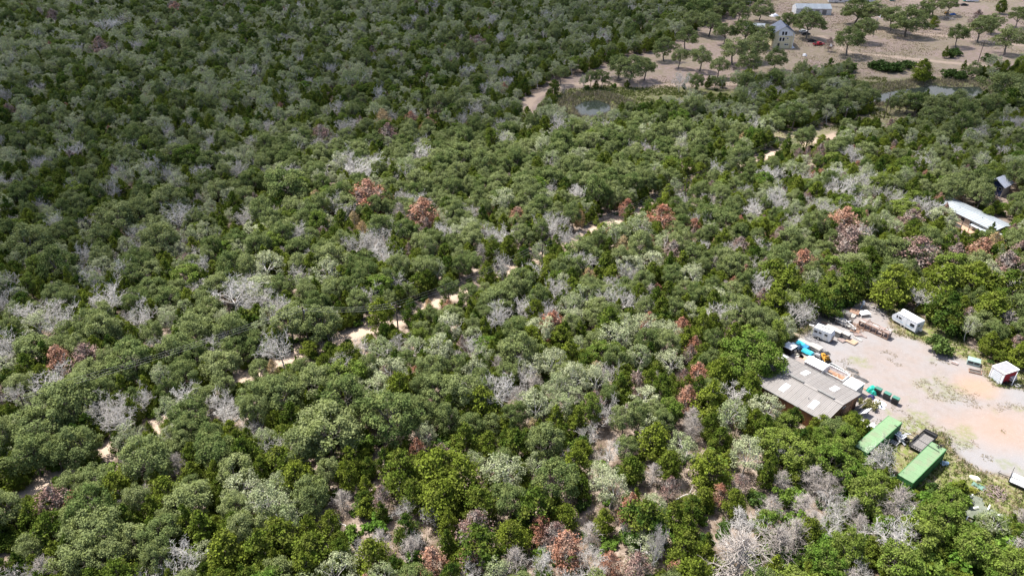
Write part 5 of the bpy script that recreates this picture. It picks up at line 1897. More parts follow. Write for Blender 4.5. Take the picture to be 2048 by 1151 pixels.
# things along the near end of the workshop
def crate(name, label, cat, px, py, rz, L, w, h, m_side, m_top, cover=False, seed=1):
    p = G(px, py, 0)
    t = thing(name, label, cat, (p.x, p.y, 0), rz)
    m = MB()
    for s in (-1, 1):
        m.box((0, s * (w / 2 - 0.03), h / 2), (L - 0.12, 0.06, h)).box((s * (L / 2 - 0.03), 0, h / 2), (0.06, w, h))
    m.build('side', m_side, t)
    if cover:
        sheet('tarp', L + 0.25, w + 0.25, 10, 8, lambda u, v: (0, 0, h + 0.1 + 0.12 * (float(vnoise(u * L, v * w, 0.5, seed)) - 0.5) - 0.35 * max(0, max(abs(u), abs(v)) * 2 - 0.86) / 0.14), m_top, t)
    else:
        MB().box((0, 0, h + 0.035), (L + 0.06, w + 0.06, 0.07)).build('lid', m_top, t)
    for s in (-1, 1):
        MB().box((s * L * 0.3, -w / 2 - 0.02, h / 2), (0.08, 0.05, h * 0.95)).build('cleat', m_side, t)
    return t


crate('black_crate', 'black crate with bright white lid behind the workshop corner', 'crate', 1577, 703, ROWS, 2.0, 2.2, 1.4, black, sheet_white)
crate('tarp_crate', 'low crate under a dark blue tarp next to the black crate', 'crate', 1589, 697, ROWS, 1.9, 1.0, 0.9, dark_wood, mat('slate_tarp', (0.10, 0.15, 0.21), 0.5), True, 2)
crate('tarp_crate', 'crate under a bright blue tarp at the back of the yard row', 'crate', 1599, 693, ROWS, 1.6, 1.1, 0.9, dark_wood, cyan, True, 3)
crate('tarp_crate', 'long crate under a cyan tarp beside the tan boards', 'crate', 1614, 708, ROWS, 2.2, 1.0, 0.75, dark_wood, cyan, True, 4)
crate('blue_box', 'dark blue open box between the two cyan tarps', 'box', 1608, 698, ROWS, 1.4, 1.2, 0.8, navy, blue, True, 6)
slat_table('long_bench', 'long whitish bench near the wheels of the camper trailer', 'bench', 1612, 692, ROWS, 3.0, 0.8, 0.8, pale_wood, 4)
slat_table('plank_bench', 'pale plank bench with dark frame nearest the camper trailer', 'bench', 1630, 700, ROWS, 2.0, 1.3, 0.85, pale_wood, 5, shelf=True)


def mower(label, px, py, rz, body, seat):
    p = G(px, py, 0)
    t = thing('ride_on_mower', label, 'mower', (p.x, p.y, 0), rz)
    MB().box((0.45, 0, 0.62), (0.75, 0.55, 0.45), top=(0.85, 0.85)).build('bonnet', body, t)
    MB().box((-0.1, 0, 0.4), (1.5, 0.6, 0.18)).build('chassis', steel_black, t)
    MB().box((-0.4, 0, 0.72), (0.45, 0.5, 0.14)).box((-0.62, 0, 0.98), (0.10, 0.5, 0.45)).build('seat', seat, t)
    MB().box((0.05, 0, 0.25), (0.9, 1.15, 0.14)).build('cutter_deck', body, t)
    MB().bar((0.1, 0, 0.7), (-0.05, 0, 1.0), 0.03).build('steering_column', steel_black, t)
    for x, y, rr in ((-0.55, -0.42, 0.26), (-0.55, 0.42, 0.26), (0.6, -0.4, 0.18), (0.6, 0.4, 0.18)):
        wheel(None, t, x, y, rr, 0.2)


mower('cream ride-on mower with black wheels beside the black crate', 1593, 707, ROWS + 0.5, mat('cream_panel', (0.55, 0.50, 0.40), 0.5), black)


def loader(label, px, py, rz):
    p = G(px, py, 0)
    t = thing('skid_loader', label, 'loader', (p.x, p.y, 0), rz)
    MB().box((-0.3, 0, 0.75), (1.5, 1.0, 0.6)).box((-0.75, 0, 1.15), (0.6, 0.9, 0.3)).build('body', yellow_m, t)
    m = MB()
    for s in (-1, 1):
        for x in (-0.35, 0.45):
            m.bar((x, s * 0.42, 1.0), (x, s * 0.42, 1.95), 0.05)
    m.box((0.05, 0, 1.97), (1.0, 0.95, 0.06))
    m.build('cab_frame', steel_black, t)
    for s in (-1, 1):
        MB().bar((-0.9, s * 0.62, 1.35), (1.0, s * 0.62, 0.55), 0.07, 4).build('lift_arm', yellow_m, t)
        for x in (-0.75, 0.4):
            wheel(None, t, x, s * 0.65, 0.36, 0.26)
    MB().box((1.25, 0, 0.3), (0.5, 1.5, 0.08)).box((1.05, 0, 0.5), (0.08, 1.5, 0.5)).build('bucket', steel_black, t)


loader('small yellow loader parked by the white flat-topped shed', 1650, 722, ROWS + 2.6)
p = G(1636, 714, 0)
t = thing('grey_machine', 'low grey machine with black wheels next to the yellow loader', 'machine', (p.x, p.y, 0), ROWS + 0.3)
MB().box((0, 0, 0.55), (1.6, 0.9, 0.4), top=(0.8, 0.8)).build('body', grey_metal, t)
MB().box((-0.5, 0, 0.85), (0.4, 0.5, 0.3)).build('seat', black, t)
for x in (-0.6, 0.6):
    for y in (-0.5, 0.5):
        wheel(None, t, x, y, 0.28, 0.2)
twig_heap('wire_heap', 'loose heap of pale wire beside the yellow loader', 'wire heap', 1640, 702, 1.2, 0.7, 60, grey_metal, 21, (0.4, 1.1), 0.02)
p = G(1623, 716, 0)
o = sheet('white_tarp', 1.6, 1.0, 10, 8, crumple(1.6, 1.0, 0.45, 0.25, 19), sheet_white, None, p, ROWS)
tag(o, 'white tarp over a low heap behind the white shed', 'tarp')


# ------------------------------------------------------------------ right side of the yard
def red_shed():
    a, b, c = G(1988, 731, 2.6), G(2009, 746, 2.6), G(2036, 738, 2.6)
    rz = math.radians(22)
    L, w, h = 3.5, 2.5, 2.45
    ctr = (a + c) / 2
    t = thing('white_shed', 'white shed with pale door and dark red side at the yard edge', 'shed', (ctr.x, ctr.y, 0), rz)
    # local -x face holds the door, local -y face is red
    m = MB().box((-L / 2, 0, h / 2), (0.08, w - 0.2, h)).build('door_wall', white, t)
    d = MB().box((-L / 2 - 0.06, 0, 1.05), (0.05, w - 0.75, 1.95)).build('roller_door', mat('pale_door', (0.62, 0.66, 0.68), 0.5, 0, 0.05), t)
    for k in range(5):
        MB().box((-L / 2 - 0.095, 0, 0.3 + k * 0.38), (0.02, w - 0.8, 0.03)).build('door_seam', grey_metal, d)
    MB().box((0, -w / 2 + 0.04, h / 2), (L - 0.1, 0.08, h - 0.05)).build('side_wall', red_wall, t)
    MB().box((0, w / 2 - 0.04, h / 2), (L - 0.1, 0.08, h - 0.05)).build('back_wall', red_wall, t)
    MB().box((L / 2 - 0.04, 0, h / 2), (0.08, w - 0.2, h - 0.05)).build('end_wall', red_wall, t)
    for x in (-L / 2, L / 2):
        for y in (-w / 2, w / 2):
            MB().box((x, y, h / 2), (0.2, 0.2, h)).build('corner_post', white, t)
    MB().box((0, 0, h + 0.05), (L + 0.15, w + 0.15, 0.1)).build('roof', mat('grey_felt', (0.24, 0.24, 0.25), 0.6, 0, 0.12, 1.2, dirt=(0.22, 0.21, 0.23), dirt_amt=0.4), t)
    m = MB()
    for s in (-1, 1):
        m.box((0, s * (w / 2 + 0.1), h + 0.06), (L + 0.3, 0.14, 0.2)).box((s * (L / 2 + 0.1), 0, h + 0.06), (0.14, w + 0.06, 0.2))
    m.build('fascia', white, t)
    MB().box((0.7, -w / 2 - 0.3, 1.2), (1.3, 0.7, 0.06)).box((0.7, -w / 2 - 0.3, 0.7), (1.3, 0.7, 0.06)).build('shelf', offwhite, t)


red_shed()
p = G(2023, 770, 0)
t = thing('white_post', 'tall thin white post in front of the red sided shed', 'post', (p.x, p.y, 0), 0)
MB().bar((0, 0, 0), (0.1, 0, 2.9), 0.07).build('shaft', sheet_white, t)
MB().box((0, 0, 0.05), (0.5, 0.5, 0.1)).build('foot', concrete, t)
twig_heap('metal_junk', 'dark tangle of junk metal at the foot of the white post', 'junk heap', 2014, 770, 1.0, 0.8, 40, steel_black, 31, (0.4, 1.2), 0.04)
p = G(1997, 766, 0)
o = MB().box((0, 0, 0.2), (0.9, 0.6, 0.3), rx=0.2).box((0.1, 0, 0.4), (0.4, 0.3, 0.25)).build('grey_block', grey_metal, None, p, 0.4)
tag(o, 'pale grey block in the weeds before the shed door', 'block')
p = G(2040, 772, 0)
t = thing('tyre_pair', 'two old tyres lying right of the white post', 'tyres', (p.x, p.y, 0), 0)
for k, (x, y) in enumerate(((-0.5, 0.1), (0.5, -0.2))):
    ring = []
    V, F = [], []
    for i in range(14):
        a_ = i * 2 * math.pi / 14
        for j in range(6):
            b_ = j * 2 * math.pi / 6
            V.append((math.cos(a_) * (0.42 + 0.15 * math.cos(b_)), math.sin(a_) * (0.42 + 0.15 * math.cos(b_)), 0.14 + 0.13 * math.sin(b_)))
    for i in range(14):
        for j in range(6):
            F.append((i * 6 + j, ((i + 1) % 14) * 6 + j, ((i + 1) % 14) * 6 + (j + 1) % 6, i * 6 + (j + 1) % 6))
    part('tyre', mesh_from('tyre', V, F, grey_metal if k == 0 else rubber, True), t, (x, y, 0))
p = G(1946, 727, 0)
t = thing('old_pickup_cap', 'pale green metal cap with dark openings in the weeds', 'pickup cap', (p.x, p.y, 0), math.radians(-30))
gcap = mat('pale_green_metal', (0.27, 0.36, 0.33), 0.5, 0.1, 0.2)
MB().box((0, 0, 0.95), (2.2, 1.6, 0.1)).build('roof', gcap, t)
m = MB()
for x in (-1.05, 0, 1.05):
    for y in (-0.75, 0.75):
        m.box((x, y, 0.5), (0.14, 0.1, 0.85))
m.box((0, -0.75, 0.2), (2.2, 0.08, 0.4)).box((-1.05, 0, 0.2), (0.08, 1.5, 0.4)).box((1.05, 0, 0.3), (0.08, 1.5, 0.6)).build('frame', gcap, t)
for x in (-0.52, 0.52):
    MB().box((x, -0.74, 0.65), (0.85, 0.03, 0.45)).build('pane', glass_m, t)
MB().box((-1.05, 0, 0.65), (0.03, 1.35, 0.45)).build('pane', glass_m, t)
p = G(1909, 727, 0)
t = thing('plank_stack', 'small stack of brown boards on the gravel edge', 'plank stack', (p.x, p.y, 0), math.radians(-40))
me = MB().box((0, 0, 0), (1.1, 0.2, 0.06)).mesh('board', mauve_wood)
for k in range(3):
    for j in range(3):
        part('board', me, t, (0.02 * j, -0.24 + k * 0.23, 0.05 + j * 0.07))
MB().box((0, 0.42, 0.12), (1.15, 0.07, 0.22)).build('white_edge', sheet_white, t)
p = G(1950, 744, 0)
t = thing('wooden_tray', 'shallow brown wooden tray in the weeds by the shed', 'tray', (p.x, p.y, 0), math.radians(-25))
MB().box((0, 0, 0.06), (2.1, 1.1, 0.06)).build('bottom', dark_wood, t)
for s in (-1, 1):
    MB().box((0, s * 0.55, 0.16), (2.2, 0.08, 0.22)).build('side', brown_wood, t)
    MB().box((s * 1.06, 0, 0.16), (0.08, 1.0, 0.22)).build('end', brown_wood, t)
p = G(1870, 687, 1.4)
o = MB().bar((0, 0, -1.4), (0, 0, 0.0), 0.03).box((0, 0, 0.12), (0.28, 0.28, 0.24), top=(0.7, 0.7)).build('white_marker', sheet_white, None, p)
tag(o, 'small white marker on a stick before the round shrub', 'marker')

# heap of old roofing sheets, bottom right
t = thing('roofing_heap', 'heap of overlapping grey green roofing sheets with pale strips', 'roofing heap', G(1952, 1026, 0), math.radians(-40))
t.scale = (1.35, 1.35, 1.2)
r = np.random.default_rng(17)
for k in range(12):
    L, w = r.uniform(2.0, 3.4), r.uniform(0.9, 1.5)
    o = sheet('roofing_sheet', L, w, 8, 5, crumple(L, w, 0.10, 0.15, 40 + k, edge=0.06), net_grey, t, (r.uniform(-2.4, 2.4), -2.2 + k * 0.38, 0.05 + 0.07 * k * (1 - k / 14)))
    o.rotation_euler = (r.uniform(-0.12, 0.2), r.uniform(-0.08, 0.08), r.uniform(-0.2, 0.2))
for k in range(7):
    o = MB().box((0, 0, 0), (0.12, r.uniform(0.6, 1.1), 0.03)).build('pale_strip', sheet_white, t, (r.uniform(-2.2, 2.2), r.uniform(-2.2, 2.4), 0.75))
    o.rotation_euler = (0, 0, r.uniform(-0.7, 0.4))
p = G(1951, 957, 0)
o = sheet('cream_tarp', 2.0, 1.0, 10, 6, crumple(2.0, 1.0, 0.4, 0.25, 52), mat('cream_cloth', (0.58, 0.56, 0.44), 0.8, 0, 0.1), None, p, math.radians(-35))
tag(o, 'cream tarp over a low heap near the flat trailer', 'tarp')
p = G(1958, 972, 0)
o = sheet('green_tarp', 2.0, 1.1, 10, 6, crumple(2.0, 1.1, 0.35, 0.3, 53), mat('dull_green_cloth', (0.12, 0.2, 0.16), 0.7, 0, 0.2), None, p, math.radians(-40))
tag(o, 'dull green tarp between the cream tarp and the roofing heap', 'tarp')
twig_heap('rubble_heap', 'low heap of grey rubble and sticks beside the green tarp', 'rubble heap', 1990, 985, 1.7, 0.5, 90, mauve_wood, 41, (0.3, 1.0), 0.06)
V, F, TV, TF = shrub(78, 0.8, 0.5, 320, (0.08, 0.2))
t = thing('yellow_weed', 'clump of yellow weeds beside the dull green tarp', 'weed', G(1944, 984, 0), 0)
tag(part('foliage', mesh_from('foliage', V, F, leaf_mat('yellow_leaves', (0.38, 0.34, 0.05), (0.26, 0.28, 0.05))), t), kind='stuff')
part('stem', mesh_from('stem', TV, TF, BARK), t)


# ------------------------------------------------------------------ houses beyond the wood
def mobile_home():
    A_, B_ = G(1905, 392, 3.3), G(2025, 447, 3.3)
    rz = yaw(A_, B_)
    L = (B_ - A_).length + 1.5
    mid = (A_ + B_) / 2
    d = Vector((math.cos(rz), math.sin(rz), 0))
    nrm = Vector((d.y, -d.x, 0))        # towards the porch side, away from the far eave
    w = 6.4
    c = Vector((mid.x, mid.y, 0)) + nrm * (w / 2 + 0.1)
    t = thing('mobile_home', 'long mobile home with white ribbed metal roof among the trees', 'mobile home', c, rz)
    h, rise = 2.7, 0.75
    for s in (-1, 1):
        MB().box((0, s * (w / 2 - 0.06), h / 2 + 0.2), (L - 0.4, 0.12, h - 0.4)).build('wall', tan_wall, t)
        MB().box((s * (L / 2 - 0.2), 0, h / 2 + 0.2), (0.12, w - 0.24, h - 0.4)).build('end_wall', tan_wall, t)
    n = 22
    pw = L / n
    for s in (-1, 1):
        sl = math.atan2(rise, w / 2 + 0.5)
        ln = (w / 2 + 0.5) / math.cos(sl)
        m = MB().box((0, ln / 2, 0), (pw - 0.02, ln, 0.03)).box((pw / 2 - 0.03, ln / 2, 0.03), (0.06, ln, 0.05)).mesh('roof_panel', roof_white)
        for k in range(n):
            o = part('roof_panel', m, t, (-L / 2 + (k + 0.5) * pw, 0, h + rise))
            o.rotation_euler = (-sl, 0, 0) if s > 0 else (-sl, 0, math.pi)
    MB().box((0, 0, h + rise + 0.04), (L, 0.4, 0.04)).build('ridge_cap', roof_white, t)
    for x in (-3.0, 4.0):
        MB().bar((x, -1.0, h + 0.3), (x, -1.0, h + 0.85), 0.09).build('vent_pipe', grey_metal, t)
    for x in (-5.5, -2.2, 0.5, 3.2, 6.0):
        f = MB().box((x, -w / 2 - 0.02, 1.75), (1.3, 0.06, 1.0)).build('window', offwhite, t)
        MB().box((x, -w / 2 - 0.06, 1.75), (1.1, 0.02, 0.8)).build('pane', glass_m, f)
    MB().box((-3.8, -w / 2 - 0.02, 1.4), (0.95, 0.06, 2.0)).build('door', dark_wood, t)
    # porch along the side that faces the yard
    MB().box((-1.5, -w / 2 - 1.3, 0.3), (L * 0.7, 2.4, 0.12)).build('porch_floor', tan_wood, t)
    for x in (-7.2, -4.8, -2.4, 0, 2.4, 4.6):
        MB().box((x, -w / 2 - 2.4, 1.45), (0.12, 0.12, 2.3)).build('porch_post', dark_wood, t)
    for k in range(4):
        p = MB().box((-6.6 + k * 2.6, -w / 2 - 2.42, 0.85), (2.3, 0.06, 0.9)).build('railing', grey_wood, t)
    # chair on the porch and things lying before it
    q = c + nrm * (w / 2 + 1.4) - d * 4.6
    ch = thing('porch_chair', 'pink cushioned chair on the porch of the long mobile home', 'chair', (q.x, q.y, 0.36), rz)
    MB().box((0, 0, 0.42), (0.6, 0.6, 0.14)).build('seat', seat_cloth, ch)
    MB().box((0, 0.28, 0.8), (0.6, 0.12, 0.7)).build('backrest', seat_cloth, ch)
    for x in (-0.25, 0.25):
        for y in (-0.25, 0.25):
            MB().box((x, y, 0.18), (0.06, 0.06, 0.36)).build('leg', steel_black, ch)
    return c, d, nrm, rz, w


mc, md_, mn, mrz, mw = mobile_home()
for px, py, L, w, mt, lab in ((1968, 472, 8.0, 2.6, paleblue, 'pale blue sheet roof lying low in front of the mobile home'), (1985, 484, 7.0, 2.0, paleblue, 'second pale blue sheet roof among bushes below the mobile home')):
    p = G(px, py, 0)
    t = thing('lean_to', lab, 'lean-to', (p.x, p.y, 0), mrz)
    me = MB().box((0, 0, 0), (L / 6 - 0.03, w, 0.04)).mesh('roof_sheet', mat('pale_sheet_roof', (0.50, 0.56, 0.60), 0.5, 0, 0.08, 1.5, dirt=(0.36, 0.38, 0.39), dirt_amt=0.4))
    for k in range(6):
        o = part('roof_sheet', me, t, (-L / 2 + (k + 0.5) * L / 6, 0, 1.85))
        o.rotation_euler = (0.12, 0, 0)
    for x in (-L / 2 + 0.2, 0, L / 2 - 0.2):
        for s in (-1, 1):
            MB().box((x, s * (w / 2 - 0.15), 0.9), (0.1, 0.1, 1.75)).build('post', dark_wood, t)
for px, py, mt, s_, lab in ((1872, 462, teal, 2.4, 'teal tarp partly hidden by junipers beside the mobile home'), (1902, 470, teal, 2.6, 'teal green tarp before the porch of the mobile home'), (1884, 432, sheet_white, 2.6, 'white tarp over a heap at the near corner of the mobile home'), (1887, 450, sheet_white, 1.2, 'small white sheet between the teal tarps')):
    p = G(px, py, 0)
    o = sheet('yard_tarp', s_ * 1.4, s_, 12, 9, crumple(s_ * 1.4, s_, 1.1, 0.4, px), mt, None, p, mrz)
    tag(o, lab, 'tarp')
p = G(1838, 504, 0)
o = MB().box((0, 0, 0.5), (0.9, 0.6, 0.9), top=(0.9, 0.8)).build('water_tank', sheet_white, None, G(1906, 502, 2.2), 0.4)
tag(o, 'small white tank beneath the mauve dead junipers', 'tank')


def blue_cabin():
    q = G(2001, 394, 0)
    rz = yaw(q, G(2022, 382, 0))
    L, w, h, rise = 5.4, 4.6, 3.2, 1.6
    p = q + Vector((math.cos(rz), math.sin(rz), 0)) * (L / 2) + Vector((-math.sin(rz), math.cos(rz), 0)) * (w / 2)
    t = thing('blue_cabin', 'dark blue cabin with rusting grey gable roof', 'cabin', (p.x, p.y, 0), rz)
    for s in (-1, 1):
        MB().box((0, s * (w / 2 - 0.06), h / 2), (L, 0.12, h)).build('wall', beige_wall if s < 0 else navy_wall, t)
        x = s * (L / 2 - 0.06)
        m = MB().prism([(-w / 2 + 0.13, 0), (w / 2 - 0.13, 0), (w / 2 - 0.13, h), (0, h + rise - 0.12), (-w / 2 + 0.13, h)], x - 0.06, x + 0.06)
        m.build('gable_wall', navy_wall, t)
    sl = math.atan2(rise, w / 2)
    ln = (w / 2 + 0.45) / math.cos(sl)
    n = 8
    pw = (L + 1.0) / n
    for s in (-1, 1):
        m = MB().box((0, ln / 2, 0), (pw - 0.02, ln, 0.04)).box((pw / 2 - 0.03, ln / 2, 0.035), (0.06, ln, 0.05)).mesh('roof_panel', roof_rust)
        for k in range(n):
            o = part('roof_panel', m, t, (-L / 2 - 0.5 + (k + 0.5) * pw, 0, h + rise + 0.03))
            o.rotation_euler = (-sl, 0, 0) if s > 0 else (-sl, 0, math.pi)
    MB().box((-L / 2 - 0.02, 0.3, 0.9), (0.06, 0.95, 1.8)).build('door', beige_wall, t)
    f = MB().box((-L / 2 - 0.02, -1.5, 2.3), (0.06, 0.9, 0.9)).build('window', offwhite, t)
    MB().box((-L / 2 - 0.06, -1.5, 2.3), (0.02, 0.75, 0.75)).build('pane', glass_m, f)


blue_cabin()


def cream_house():
    p = G(1564, 97, 0)
    rz = math.radians(-7)
    w, L, h, rise = 9.4, 14.0, 7.4, 3.0
    t = thing('cream_house', 'tall unfinished house with cream gable and slate blue roof', 'house', (p.x, p.y, 0), rz)
    # local y runs away from the lens, gable at y = 0
    for s in (-1, 1):
        MB().box((s * (w / 2 - 0.08), L / 2, h / 2), (0.16, L - 0.2, h)).build('wall', cream, t)
    for y in (0.08, L - 0.08):
        m = MB()
        m.prism_y([(-w / 2, 0), (w / 2, 0), (w / 2, h), (0, h + rise - 0.15), (-w / 2, h)], y - 0.08, y + 0.08)
        m.build('gable_wall', cream, t)
    MB().prism_y([(-2.6, 5.9), (4.0, 5.9), (4.0, 7.7), (0, 10.1), (-2.6, 8.4)], -0.03, -0.004).build('house_wrap', white, t)
    MB().box((w / 2 - 0.1, -0.02, h / 2), (0.3, 0.08, h)).build('corner_board', white, t)
    MB().box((w / 2 - 1.3, -0.02, h / 2 - 0.4), (0.12, 0.06, h - 1.2)).build('corner_board', tan_wood, t)
    wins = [(-0.75, 7.1, 0.95, 1.6), (0.65, 7.1, 0.95, 1.6), (-1.5, 4.3, 0.95, 1.6), (-0.1, 4.3, 0.95, 1.6), (1.8, 4.8, 0.6, 0.6), (1.2, 1.9, 0.8, 0.6), (2.1, 1.9, 0.7, 0.55)]
    for x, z, a, b in wins:
        f = MB().box((x, -0.05, z), (a + 0.3, 0.1, b + 0.3)).build('window', white, t)
        MB().box((x, -0.115, z), (a, 0.03, b)).build('pane', glass_m, f)
    MB().box((-2.0, -0.06, 1.3), (1.0, 0.1, 2.2)).build('door', dark_wood, t)
    sl = math.atan2(rise, w / 2)
    ln = (w / 2 + 0.6) / math.cos(sl)
    n = 12
    pw = (L + 1.0) / n
    for s in (-1, 1):
        m = MB().box((s * ln / 2, 0, 0), (ln, pw - 0.03, 0.06)).box((s * ln / 2, pw / 2 - 0.04, 0.05), (ln, 0.07, 0.07)).mesh('roof_panel', blue_roof)
        for k in range(n):
            o = part('roof_panel', m, t, (0, -0.5 + (k + 0.5) * pw, h + rise))
            o.rotation_euler = (0, s * sl, 0)
    MB().box((0, L / 2, h + rise + 0.03), (0.35, L + 1.0, 0.08)).build('ridge_cap', blue_roof, t)
    # lower wing to the left with a pale roof
    t2 = thing('side_building', 'low building with pale bluish roof left of the cream house', 'building', G(1509, 62, 0), math.radians(-20))
    for s in (-1, 1):
        MB().box((0, s * 2.9, 1.7), (9.0, 0.15, 3.4)).build('wall', beige_wall, t2)
        MB().box((s * 4.4, 0, 1.7), (0.15, 5.6, 3.4)).build('end_wall', beige_wall, t2)
        o = MB().box((0, s * 1.65, 0), (9.8, 3.55, 0.08)).build('roof', roof_white, t2, (0, 0, 4.05))
        o.rotation_euler = (-s * 0.36, 0, 0)
    MB().box((-1, -2.99, 1.8), (1.2, 0.05, 1.0)).build('window', glass_m, t2)


cream_house()


def long_building():
    p = G(1622, 27, 0)
    t = thing('long_barn', 'long white barn with pale metal roof behind the field oaks', 'barn', (p.x, p.y, 0), math.radians(-4))
    L, w, h, rise = 20.0, 9.0, 3.6, 1.8
    for s in (-1, 1):
        MB().box((0, s * (w / 2 - 0.1), h / 2), (L, 0.2, h)).build('wall', offwhite, t)
        MB().prism([(-w / 2 + 0.22, 0), (w / 2 - 0.22, 0), (w / 2 - 0.22, h), (0, h + rise - 0.1), (-w / 2 + 0.22, h)], s * (L / 2 - 0.1) - 0.1, s * (L / 2 - 0.1) + 0.1).build('gable_wall', white, t)
        sl = math.atan2(rise, w / 2)
        ln = (w / 2 + 0.4) / math.cos(sl)
        m = MB().box((0, ln / 2, 0), (L / 10 - 0.03, ln, 0.06)).mesh('roof_panel', roof_white)
        for k in range(10):
            o = part('roof_panel', m, t, (-L / 2 + (k + 0.5) * L / 10, 0, h + rise))
            o.rotation_euler = (-sl, 0, 0) if s > 0 else (-sl, 0, math.pi)
    for x in (-6, -2, 2, 6):
        MB().box((x, -w / 2 - 0.02, 1.5), (2.4, 0.06, 2.6)).build('door', dark_vent, t)


long_building()


# ------------------------------------------------------------------ vehicles on the far field
def car(name, label, cat, px, py, rz, paint, pickup=False, scale=1.0):
    p = G(px, py, 0)
    t = thing(name, label, cat, (p.x, p.y, 0), rz)
    t.scale = (scale,) * 3
    L, w = (5.6, 1.95) if pickup else (4.6, 1.85)
    if pickup:
        prof = [(-L / 2, 0.45), (L / 2, 0.45), (L / 2 + 0.05, 0.8), (L / 2 - 0.1, 1.05), (L / 2 - 1.45, 1.12), (-L / 2, 1.12)]
        cab = [(L / 2 - 1.5, 1.1), (L / 2 - 2.15, 1.80), (L / 2 - 3.35, 1.83), (L / 2 - 3.6, 1.1)]
    else:
        prof = [(-L / 2, 0.40), (L / 2, 0.40), (L / 2 + 0.05, 0.7), (L / 2 - 0.15, 0.88), (L / 2 - 1.2, 0.98), (-L / 2 + 0.5, 1.0), (-L / 2, 0.92)]
        cab = [(L / 2 - 1.2, 0.96), (L / 2 - 1.95, 1.46), (-L / 2 + 1.3, 1.48), (-L / 2 + 0.45, 0.98)]
    MB().prism_y(prof, -w / 2, w / 2).build('body', paint, t)
    cb = MB().prism_y(cab, -w / 2 + 0.12, w / 2 - 0.12).build('cabin', paint, t)
    m = MB()
    x0, z0, x1, z1 = cab[0][0], cab[0][1], cab[1][0], cab[1][1]
    m.add([(x0 + 0.03, -w / 2 + 0.25, z0 + 0.08), (x0 + 0.03, w / 2 - 0.25, z0 + 0.08), (x1 + 0.05, w / 2 - 0.28, z1 - 0.04), (x1 + 0.05, -w / 2 + 0.28, z1 - 0.04)], [(0, 1, 2, 3)])
    for s in (-1, 1):
        y = s * (w / 2 - 0.11)
        m.add([(cab[0][0] - 0.25, y, z0 + 0.12), (cab[3][0] + 0.2, y, z0 + 0.12), (cab[2][0] + 0.1, y, z1 - 0.08), (cab[1][0] - 0.05, y, z1 - 0.08)], [(0, 1, 2, 3)])
    m.build('glazing', glass_m, t)
    if pickup:
        b = MB()
        b.box((-L / 2 + 1.0, 0, 1.125), (1.75, w - 0.3, 0.02))
        b.build('bed_liner', black, t)
    for s in (-1, 1):
        for x in (-L / 2 + 1.05, L / 2 - 0.95):
            wheel(None, t, x, s * (w / 2 - 0.08), 0.38 if pickup else 0.33, 0.22)
        MB().box((L / 2 + 0.0, s * (w / 2 - 0.3), 0.78), (0.08, 0.35, 0.16)).build('headlight', sheet_white, t)
        MB().box((-L / 2 - 0.01, s * (w / 2 - 0.2), 0.8), (0.04, 0.2, 0.22)).build('tail_light', lamp_red, t)
    MB().box((L / 2 + 0.03, 0, 0.5), (0.12, w - 0.1, 0.2)).box((-L / 2 - 0.03, 0, 0.5), (0.12, w - 0.1, 0.2)).build('bumper', grey_metal, t)
    return t


car('pickup_truck', 'red pickup truck parked beside the cream house', 'pickup truck', 1637, 91, math.radians(12), red_paint, True, 1.0)
car('parked_car', 'dark car half hidden under the oak behind the red pickup', 'car', 1611, 70, math.radians(5), black)
car('parked_car', 'white car parked in the shade of the oaks by the cream house', 'car', 1607, 65, math.radians(4), white)
car('parked_car', 'dark car just beyond the red pickup', 'car', 1622, 84, math.radians(10), steel_black)
car('parked_car', 'dark car parked beneath the tree at the top of the field', 'car', 1928, 12, math.radians(0), black)
for px, py, L, mt, lab in ((1735, 5, 8, white, 'long white trailer at the top edge between the field oaks'), (1672, 6, 10, offwhite, 'whitish trailer left of the barn top corner'), (1690, 4, 7, white, 'white trailer right of the barn by the fence'), (1943, 4, 7, white, 'white trailer beside the teal trailer at the top edge'), (1934, 3, 5, teal, 'teal trailer at the top edge of the field'), (1783, 2, 3, teal, 'small teal trailer behind the oak clump at the top edge'), (1712, 3, 5, red_wall, 'dark red trailer near the top edge by the barn')):
    p = G(px, py, 0)
    t = thing('parked_trailer', lab, 'trailer', (p.x, p.y, 0), math.radians(rng.uniform(-12, 12)))
    MB().box((0, 0, 1.5), (L, 2.4, 2.0)).build('body', mt, t)
    MB().box((0, 0, 2.54), (L + 0.05, 2.45, 0.08)).build('roof', white if mt is not teal else teal, t)
    f = MB().box((L * 0.2, -1.22, 1.7), (1.4, 0.05, 0.6)).build('window', grey_metal, t)
    MB().box((L * 0.2, -1.25, 1.7), (1.2, 0.02, 0.5)).build('pane', glass_m, f)
    for s in (-1, 1):
        for x in (-0.5, 0.4):
            wheel(None, t, x, s * 1.2, 0.36, 0.2)
p = G(1893, 28, 0)
loader('small yellow machine under the trees at the top of the field', 1893, 28, 0.4).__class__ if False else loader('small yellow machine beside the blue tarp in the open field', 1893, 28, 0.4)
p = G(1905, 30, 0)
o = sheet('blue_heap', 3.4, 2.0, 10, 6, crumple(3.4, 2.0, 1.0, 0.4, 61), mat('field_blue_tarp', (0.05, 0.12, 0.30), 0.6), None, p)
tag(o, 'blue tarp heap beside the yellow machine in the open field', 'tarp')
